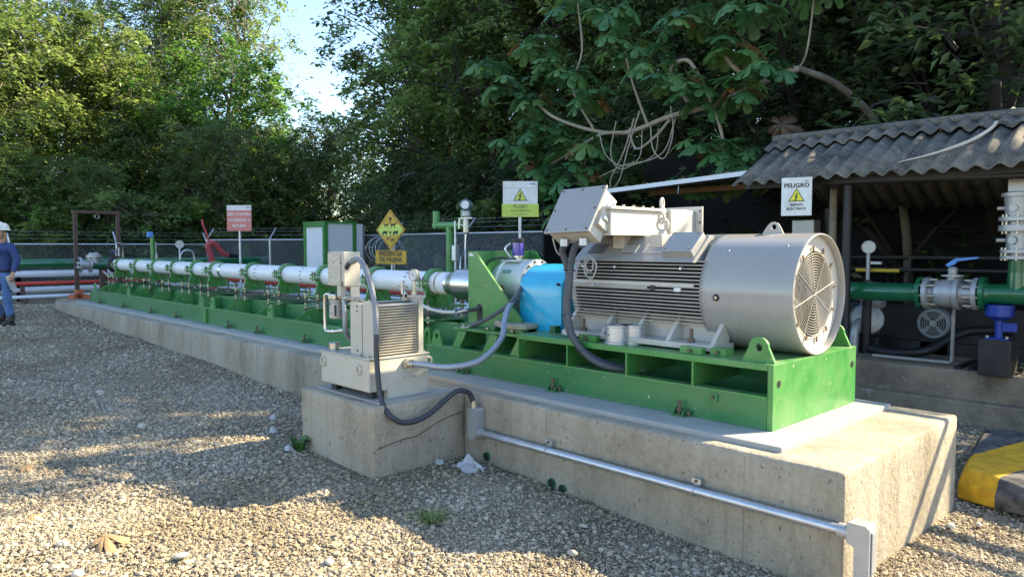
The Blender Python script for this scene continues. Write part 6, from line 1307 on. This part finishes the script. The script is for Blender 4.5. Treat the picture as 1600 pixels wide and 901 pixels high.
lim = [  # boughs
    ([(-3.7, 11.6, -.2), (-3.75, 11.4, 1.5), (-3.95, 11.0, 2.7), (-4.3, 10.4, 3.3), (-4.7, 10.0, 3.55)], .081, .055),
    ([(-4.7, 10.0, 3.55), (-5.1, 9.9, 3.5), (-5.5, 9.8, 3.62), (-5.75, 9.7, 3.95)], .06, .035), ([(-4.7, 10.0, 3.55), (-4.55, 9.9, 3.75), (-4.45, 9.85, 4.4), (-4.4, 9.8, 5.0)], .029, .02),
    ([(-5.1, 9.9, 3.45), (-5.9, 9.8, 3.2), (-6.6, 9.7, 3.10), (-7.4, 9.7, 2.95), (-8.1, 9.7, 3.05), (-8.9, 9.6, 3.35), (-9.4, 9.6, 3.7)], .06, .03),
    ([(-7.4, 9.7, 2.95), (-7.9, 9.6, 2.95), (-8.6, 9.6, 2.70), (-9.3, 9.6, 2.45)], .035, .02), ([(-6.2, 9.8, 3.12), (-6.6, 9.7, 3.75), (-6.3, 9.7, 3.9), (-6.0, 9.7, 3.45), (-5.75, 9.7, 2.9), (-5.65, 9.7, 2.35), (-5.75, 9.6, 1.95)], .045, .025),
    ([(-6.6, 9.7, 3.05), (-6.8, 9.6, 2.8), (-7.15, 9.6, 2.65), (-7.3, 9.6, 2.95)], .03, .02), ([(-6.5, 9.7, 3.05), (-6.6, 9.6, 2.6), (-6.9, 9.6, 2.45), (-7.3, 9.5, 2.4), (-8.0, 9.5, 2.2), (-8.6, 9.5, 2.15)], .028, .015),
    ([(-6.9, 9.2, 3.05), (-7.1, 9.2, 2.55), (-7.35, 9.2, 2.15), (-7.3, 9.2, 1.90)], .026, .014), ([(-6.8, 9.2, 3.15), (-7.0, 9.2, 2.65), (-7.2, 9.2, 2.10), (-7.5, 9.2, 1.95)], .026, .014), ([(-7.25, 9.2, 3.05), (-7.35, 9.2, 2.55), (-7.15, 9.2, 2.30), (-6.8, 9.2, 2.45), (-6.75, 9.2, 2.85)], .02, .014),
    ([(-7.6, 9.2, 2.95), (-7.45, 9.2, 2.55), (-7.1, 9.2, 2.35), (-6.55, 9.2, 2.45), (-6.45, 9.2, 2.85)], .02, .014), ([(-6.6, 9.2, 2.90), (-6.55, 9.2, 2.55), (-6.35, 9.2, 2.40), (-6.2, 9.2, 2.75), (-6.25, 9.2, 3.15)], .022, .015),
    ([(-8.1, 9.7, 3.05), (-8.5, 9.6, 3.8), (-8.3, 9.6, 4.4), (-8.4, 9.6, 5.2)], .03, .02), ([(-7.0, 9.7, 3.0), (-7.2, 9.6, 3.6), (-7.4, 9.6, 4.2)], .03, .018)]
for (p, r0, r1) in lim:
    sp_ = spline(p, 6); MB().tube(sp_, [(r0 + (r1 - r0) * i / len(sp_)) * (.5 if r0 < .03 else .8) for i in range(len(sp_))], 9).build('trunk' if r0 > .08 else 'bough', BARK if r0 > .08 else BARKP, cec)
tips = [(-9.4, 9.6, 3.75), (-10.6, 9.4, 4.5), (-10.1, 9.5, 4.1), (-9.3, 9.5, 4.6), (-8.9, 9.5, 4.2), (-8.4, 9.5, 4.0), (-9.3, 9.5, 2.55), (-8.6, 9.5, 2.8), (-8.0, 9.5, 2.75), (-7.9, 9.4, 3.5), (-7.4, 9.5, 4.3), (-6.8, 9.4, 3.9), (-8.3, 9.4, 2.35), (-8.8, 9.4, 2.1), (-6.3, 9.4, 3.6), (-5.9, 9.4, 3.3), (-5.5, 9.5, 3.9), (-5.3, 9.5, 3.3), (-4.9, 9.5, 3.5), (-5.7, 9.4, 2.5), (-5.9, 9.4, 2.0), (-5.4, 9.4, 2.3), (-5.2, 9.4, 2.05), (-4.4, 9.7, 4.6), (-8.4, 9.5, 5.2), (-7.6, 9.5, 4.9), (-8.5, 9.4, 1.75), (-9.0, 9.4, 3.1), (-9.7, 9.4, 2.9), (-6.2, 9.4, 4.4), (-5.2, 9.5, 4.4)]
rl = random.Random(5); nleaf = 0; CO = Vector((-4.3, 10.6, -.2)); extra = MB()
for q_, t_ in enumerate(tips):
    n_l = 11; a0 = rl.uniform(0, 6.28); ring = q_
    for k in range(n_l):
        az = a0 + k * 2.4 + rl.uniform(-.25, .25); s_ = rl.uniform(.55, 1.0) * (.8 if k > 7 else 1); tilt = rl.uniform(.15, .75) if k < 8 else rl.uniform(-.5, .1)
        p = Vector(t_) + Vector((math.cos(az), math.sin(az), 0)) * rl.uniform(.18, .40) + Vector((0, 0, .10 - .25 * tilt + rl.uniform(-.1, .1)))
        g_ = rl.random(); cl_ = (.055 + .07 * g_ * g_, .145 + .08 * g_, .06, 1) if rl.random() > .05 else (.18, .10, .03, 1)
        rot = Matrix.Rotation(az, 4, 'Z') @ Matrix.Rotation(tilt, 4, 'Y') @ Matrix.Rotation(rl.uniform(-.35, .35), 4, 'X')
        if nleaf < 300 or True:
            me = rl.choice(BL)
            if k < 8:
                o = bpy.data.objects.new('leaf', me); COL.objects.link(o); o.parent = cec; o.matrix_local = Matrix.Translation(p - CO) @ rot @ Matrix.Diagonal((s_, s_, s_, 1)); o.color = cl_; nleaf += 1
            else:
                M4 = Matrix.Translation(p - CO) @ rot @ Matrix.Diagonal((s_, s_, s_, 1)); extra.add([M4 @ v.co for v in me.vertices], [tuple(f.vertices) for f in me.polygons], True)
em = bpy.data.meshes.new('foliage'); em.from_pydata([tuple(v) for v in extra.v], [], extra.f); em.polygons.foreach_set('use_smooth', extra.s); em.materials.append(LEAFBIG); em.update()
ea = em.attributes.new('lc', 'FLOAT', 'FACE'); ea.data.foreach_set('value', [.5] * len(extra.f))
o = bpy.data.objects.new('foliage', em); COL.objects.link(o); o.parent = cec; o.color = (.05, .14, .045, 1); o['kind'] = 'stuff'
for (p, rz_) in (((-4.75, 9.6, 2.75), .3), ((-7.7, 9.4, 1.6), 1.2), ((-9.1, 9.3, 2.5), 2.2)):
    o = bpy.data.objects.new('dead_leaf', BL[0]); COL.objects.link(o); o.parent = cec; o.location = Vector(p) - Vector((-4.3, 10.6, -.2)); o.rotation_euler = (1.4, .3, rz_); o.scale = (.9, .9, 1.6); o.color = (.10, .06, .035, 1); o['label'] = 'withered brown hanging leaf'

# thick dark trunk of the tree on the right is its own limb set
# ================================================================ PERSON
def skin_obj(name, verts, edges, radii, m, parent, sub=2, root=0):
    me = bpy.data.meshes.new(name); org = ORG[parent.name]
    me.from_pydata([tuple(Vector(v) - org) for v in verts], edges, []); o = bpy.data.objects.new(name, me); COL.objects.link(o); o.parent = parent; ORG[o.name] = org
    o.modifiers.new('skin', 'SKIN')
    sv = me.skin_vertices[0].data
    for i, r in enumerate(radii): sv[i].radius = (r, r) if not isinstance(r, tuple) else r; sv[i].use_root = (i == root)
    s_ = o.modifiers.new('sub', 'SUBSURF'); s_.levels = sub; s_.render_levels = sub
    me.materials.append(m); return o
def person():
    px, py = at_person; g0 = gz(px)
    P_ = thing('person', 'worker in white helmet, dark blue shirt and jeans walking with a folder', 'person', (px, py, g0)); P_.scale = (.94, .94, .94)
    fwd = Vector((.45, -.89, 0)).normalized(); lft = Vector((fwd.y * -1, fwd.x, 0))      # lft: the person's left, image right
    W = lambda f, l, z: Vector((px, py, g0)) + fwd * f + lft * l + Vector((0, 0, z))
    SKN = mat('skin', (.42, .24, .16), .55, var=.05); SHIRT = mat('navy_shirt', (.035, .06, .17), .85, var=.2, vscale=14, bump=.25, bscale=35); JEAN = mat('blue_jeans', (.08, .15, .32), .9, var=.3, vscale=9, bump=.2, bscale=60); BOOT = mat('brown_boot', (.05, .04, .032), .7, var=.2)
    # body: one skinned figure (head, neck, trunk, limbs, fingers)
    v = []; e = []; r = []
    def add(p, rad, par=None):
        v.append(p); r.append(rad); i = len(v) - 1
        if par is not None: e.append((par, i))
        return i
    pel = add(W(0, 0, .93), .085); wst = add(W(0, 0, 1.10), .08, pel); ch = add(W(.01, 0, 1.30), .10, wst); nk0 = add(W(.0, 0, 1.45), .06, ch); nk = add(W(.015, 0, 1.53), .055, nk0); hd = add(W(.025, 0, 1.60), .078, nk); hd2 = add(W(.03, 0, 1.70), .085, hd); add(W(.02, 0, 1.75), .06, hd2)
    add(W(.115, 0, 1.615), .014, hd)      # nose
    for s_ in (-1, 1): add(W(.02, .088 * s_, 1.625), .014, hd)
    for s_, el, wr in ((1, (-.03, .30, 1.16), (.07, .31, .93)), (-1, (.02, -.30, 1.16), (.12, -.26, .95))):
        sh_ = add(W(0, .17 * s_, 1.41), .06, ch); eb_ = add(W(*el), .045, sh_); w_ = add(W(*wr), .03, eb_); pm = add(W(wr[0] + .03, wr[1], wr[2] - .07), .036, w_)
        for k in range(4):
            f1 = add(W(wr[0] + .03 + (k - 1.5) * .019, wr[1] + .012 * s_, wr[2] - .125), .009, pm); f2 = add(W(wr[0] + .035 + (k - 1.5) * .02, wr[1] - .012 * s_, wr[2] - (.165 if k in (1, 2) else .155)), .008, f1)
        t1 = add(W(wr[0] + .075, wr[1] - .02 * s_, wr[2] - .07), .010, pm); add(W(wr[0] + .085, wr[1] - .035 * s_, wr[2] - .10), .009, t1)
    for s_, kn, an in ((1, (.05, .11, .50), (.0, .12, .10)), (-1, (.16, -.10, .52), (-.02, -.11, .14))):
        hp = add(W(0, .10 * s_, .88), .085, pel); k_ = add(W(*kn), .058, hp); a_ = add(W(*an), .042, k_); ft = add(W(an[0] + .07, an[1] + .012 * s_, an[2] - .055), .02, a_)
    skin_obj('body', v, e, r, SKN, P_, 2)
    # shirt
    v = []; e = []; r = []
    a0_ = add(W(0, 0, .86), (.13, .10)); a = add(W(0, 0, .96), (.165, .118), a0_); b_ = add(W(0, 0, 1.12), (.165, .12), a); c = add(W(.01, 0, 1.30), (.185, .13), b_); d = add(W(0, 0, 1.43), (.10, .09), c); add(W(.01, 0, 1.49), .062, d)
    for s_, el, wr in ((1, (-.03, .30, 1.16), (.07, .31, .935)), (-1, (.02, -.30, 1.16), (.12, -.26, .955))):
        sh_ = add(W(0, .19 * s_, 1.40), .082, c); eb_ = add(W(*el), .062, sh_); add(W(*wr), .045, eb_)
    skin_obj('shirt', v, e, r, SHIRT, P_, 2)
    v = []; e = []; r = []
    a = add(W(0, 0, 1.02), (.172, .128)); b_ = add(W(0, 0, .88), (.172, .13), a)
    for s_, kn, an in ((1, (.05, .11, .50), (.0, .12, .11)), (-1, (.16, -.10, .52), (-.02, -.11, .15))):
        hp = add(W(.01, .10 * s_, .78), .10, b_); k_ = add(W(*kn), .078, hp); add(W(*an), .068, k_)
    skin_obj('jeans', v, e, r, JEAN, P_, 2)
    for s_, an in ((1, (.0, .12)), (-1, (-.02, -.11))):
        zz = 0 if s_ > 0 else .04
        bb = MB(); c0 = W(an[0], an[1], .0)
        bb.tube([W(an[0], an[1], .20 + zz), W(an[0], an[1], .10 + zz), W(an[0] + .02, an[1] + .01 * s_, .055 + zz)], [.066, .06, .058], 12); bb.sphere(W(an[0] + .08, an[1] + .02 * s_, .045 + zz), .06, (1, 1, .75), 12, 8); bb.sphere(W(an[0] + .15, an[1] + .035 * s_, .04 + zz), .052, (1, 1, .75), 12, 8)
        bb.tube([W(an[0] - .05, an[1], .012 + zz), W(an[0] + .08, an[1] + .02 * s_, .012 + zz), W(an[0] + .19, an[1] + .04 * s_, .012 + zz)], [.045, .05, .03], 8)
        bb.build('boot', BOOT, P_)
    hb = MB(); hb.lathe([(.150, 1.685), (.150, 1.695), (.132, 1.70), (.128, 1.74), (.112, 1.785), (.075, 1.815), (.0, 1.825)], W(.03, 0, 0), (0, 0, 1), 26, caps=False)
    hb.lathe([(.0, 1.69), (.145, 1.69)], W(.03, 0, 0), (0, 0, 1), 26, caps=False); hh = hb.build('helmet', SIGNW, P_)
    rb = MB(); rb.tube([W(.03 - .12, 0, 1.755), W(.03 - .06, 0, 1.805), W(.03, 0, 1.829), W(.09, 0, 1.81), W(.145, 0, 1.765)], .012, 8); rb.build('helmet_ridge', SIGNW, hh)
    vb = MB(); vb.prism([(-.10, 0), (.10, 0), (.07, .055), (-.07, .055)], 'xy', 0, .008); 
    for i, p in enumerate(vb.v): vb.v[i] = tuple(W(.03 + .125 + p[1], p[0], 1.688 + p[2]))
    vb.build('helmet_peak', SIGNW, hh)
    MB().tube([W(.05, .092, 1.69), W(.06, .085, 1.60), W(.07, .04, 1.535), W(.07, -.04, 1.535), W(.06, -.085, 1.60), W(.05, -.092, 1.69)], .006, 6).build('chin_strap', BLACK, hh)
    MB().sphere(W(.0, 0, 1.675), .094, (1, 1, .55), 14, 8).build('hair', mat('dark_hair', (.015, .012, .01), .8), P_)
    for s_ in (-1, 1): MB().sphere(W(.105, .033 * s_, 1.65), .011, n=8, m=6).build('eye', INK, P_)
    MB().tube([W(.108, -.025, 1.572), W(.114, 0, 1.57), W(.108, .025, 1.572)], .006, 6).build('mouth', mat('lip', (.3, .13, .10), .6), P_)
    MB().torus(W(0, 0, .965), (0, 0, 1), .163, .02, 24, 6).build('belt', BLACK, P_); MB().obox(W(.165, .10, 1.31), (.02, .11, .10), Matrix((fwd, lft, Vector((0, 0, 1)))).transposed()).build('shirt_pocket', SHIRT, P_, bevel=.01)
    MB().obox(W(.182, .09, 1.37), (.004, .085, .012), Matrix((fwd, lft, Vector((0, 0, 1)))).transposed()).build('chest_print', SIGNW, P_)
    f_ = MB().obox(W(.09, .275, .72), (.10, .02, .25), Matrix((fwd, lft, Vector((0, 0, 1)))).transposed() @ Matrix.Rotation(R(24), 3, 'Y')).build('folder', PAPER, None, loc=W(.09, .275, .72), bevel=.004); tag(f_, 'pale folder held in the hand of the worker', 'folder')
at_person = (-14.84, 2.40)
person()

# ================================================================ SMALL THINGS ON THE GROUND
def rock(seed, r, sc):
    rs = random.Random(seed); bm = bmesh.new(); bmesh.ops.create_icosphere(bm, subdivisions=3, radius=r)
    ph = [Vector((rs.uniform(-1, 1), rs.uniform(-1, 1), rs.uniform(-1, 1))).normalized() for _ in range(9)]
    for v in bm.verts:
        d = v.co.normalized(); k = 1 + .10 * math.sin(3 * d.x + seed) + .08 * math.sin(4 * d.y + 2 * seed)
        for q in ph: k = min(k, .86 / max(.3, d.dot(q))) if d.dot(q) > .72 else k
        v.co = Vector((v.co.x * sc[0], v.co.y * sc[1], v.co.z * sc[2])) * k
    me = bpy.data.meshes.new('stone'); bm.to_mesh(me); bm.free(); me.polygons.foreach_set('use_smooth', [True] * len(me.polygons)); me.materials.append(STONE); return me
RK = [rock(s_, 1.0, sc) for s_, sc in ((1, (1, .75, .5)), (2, (1, .8, .6)), (3, (1, .65, .55)), (4, (1, .9, .45)))]
ST = [(-5.86, 2.17, .055, 'pale rounded cobble at the tip of the sunlit wedge of gravel'), (-4.45, .93, .055, 'pale cobble left of the largest dry leaf'), (-4.02, .90, .045, 'pale cobble below the largest dry leaf'), (-3.90, 1.35, .045, 'pale cobble right of the largest dry leaf'),
      (-6.6, 2.0, .055, 'pale cobble on shaded gravel just beyond the sunlit wedge'), (-4.02, 3.2, .04, 'small pale cobble in front of the crumpled plastic bag'), (-2.6, 2.95, .035, 'small pale cobble in front of the right conduit clip'), (-2.8, 3.28, .04, 'pale cobble against the plinth foot between the conduit clips'),
      (-3.35, 1.9, .04, 'pale cobble in front of the grass tuft'), (-1.33, 5.0, .045, 'pale cobble between plinth end and kerb block'), (-1.22, 5.15, .045, 'pale cobble touching the front corner of the kerb block'), (-9.0, 3.0, .05, 'pale cobble beside the plinth far along the gravel'), (-8.2, 2.1, .055, 'pale cobble midway across the far shaded gravel')]
for k, (x, y, r, lab) in enumerate(ST):
    o = bpy.data.objects.new('stone', RK[k % 4]); COL.objects.link(o); rl = random.Random(k + 50); s_ = r * rl.uniform(.55, .95)
    o.location = (x, y, gz(x) + s_ * .2); o.scale = (s_, s_, s_); o.rotation_euler = (rl.uniform(-.2, .2), rl.uniform(-.2, .2), rl.uniform(0, 6.3)); tag(o, lab, 'stone', 'larger cobbles scattered on the gravel')
o = MB(); rs_ = random.Random(3); V = []; F = []
for i in range(9):
    for j in range(9):
        u_, v_ = (i / 8 - .5), (j / 8 - .5); V.append((-4.0 + u_ * .24 + rs_.uniform(-.02, .02), 3.40 + v_ * .16 + rs_.uniform(-.02, .02), -.50 + .10 * max(0, 1 - 2.2 * math.hypot(u_, v_)) + rs_.uniform(-.018, .03)))
for i in range(8):
    for j in range(8): F.append((i * 9 + j, (i + 1) * 9 + j, (i + 1) * 9 + j + 1, i * 9 + j + 1))
o.add(V, F)
pm = bpy.data.materials.new('clear_plastic_film'); pm.use_nodes = True; pb_ = pm.node_tree.nodes['Principled BSDF']; pb_.inputs['Base Color'].default_value = (.75, .78, .82, 1); pb_.inputs['Roughness'].default_value = .15; pb_.inputs['Alpha'].default_value = .42
o = o.build('plastic_bag', pm, None, loc=(-4.0, 3.4, -.5)); tag(o, 'crumpled clear plastic bag on the gravel by the concrete block', 'plastic bag')
for (x, y, w_, lab) in ((-4.22, 3.30, .06, 'white crumpled lump beside the plastic bag'), (-5.22, 2.62, .075, 'white torn litter by the left corner of the concrete block'), (-5.75, 2.75, .07, 'flat white scrap on the shaded gravel'), (-6.15, 2.95, .06, 'small white scrap farther along the shaded gravel')):
    b = MB(); rs_ = random.Random(int(x * -100)); pts = [(x + math.cos(a) * w_ * rs_.uniform(.5, 1), y + math.sin(a) * w_ * .6 * rs_.uniform(.5, 1)) for a in np.arange(0, 6.2, .8)]; zz = gz(x) + .012; k = len(pts)
    b.add([(p[0], p[1], zz) for p in pts] + [(x + (p[0] - x) * .55, y + (p[1] - y) * .55, zz + rs_.uniform(.02, .045)) for p in pts], [(i, (i + 1) % k, k + (i + 1) % k, k + i) for i in range(k)] + [tuple(range(k, 2 * k))])
    o = b.build('litter_scrap', PAPER, None, loc=(x, y, zz)); tag(o, lab, 'litter')
o = bpy.data.objects.new('fallen_leaf', BL[1].copy()); COL.objects.link(o); o.data.materials[0] = DRYLEAF; o.location = (-4.30, 1.10, gz(-4.3) + .05); o.scale = (.40, .40, .7); o.rotation_euler = (.1, -.15, .8); tag(o, 'large curled dry brown leaf on the sunlit gravel', 'leaf')
for (x, y, s_, lab) in ((-6.0, 1.05, .2, 'small dry leaf at the left edge of the sunlit gravel'), (-4.95, .9, .18, 'small dry leaf on the gravel near the shadow band')):
    o = bpy.data.objects.new('fallen_leaf', BL[2].copy()); COL.objects.link(o); o.data.materials[0] = DRYLEAF; o.location = (x, y, gz(x) + .02); o.scale = (s_, s_, s_); o.rotation_euler = (.2, .1, x); tag(o, lab, 'leaf')
def tuft(name, x, y, n, h, sp, col, lab, wide=.006):
    rs = random.Random(n); b = MB(); z = gz(x) - .01
    for k in range(n):
        a = rs.uniform(0, 6.28); L = h * rs.uniform(.6, 1.2); d = Vector((math.cos(a), math.sin(a), 0)); s_ = Vector((-d.y, d.x, 0)) * wide; p = Vector((x, y, z)) + d * rs.uniform(0, sp * .3); q1 = p + d * sp * .4 + Vector((0, 0, L * .7)); q2 = p + d * sp * rs.uniform(.8, 1.3) + Vector((0, 0, L * .75))
        b.add([p - s_, p + s_, q1 - s_, q1 + s_, q2], [(0, 1, 3, 2), (2, 3, 4)])
    m = mat(name + '_green', col, .6, var=.3, vscale=30); o = b.build(name, m, None, loc=(x, y, z)); tag(o, lab, 'plant'); return o
tuft('grass_tuft', -3.42, 2.62, 60, .085, .13, (.12, .18, .03), 'small green grass tuft growing in the gravel', .0035); tuft('weed', -5.20, 2.70, 14, .14, .10, (.05, .14, .025), 'small leafy weed at the corner of the concrete block', .018)
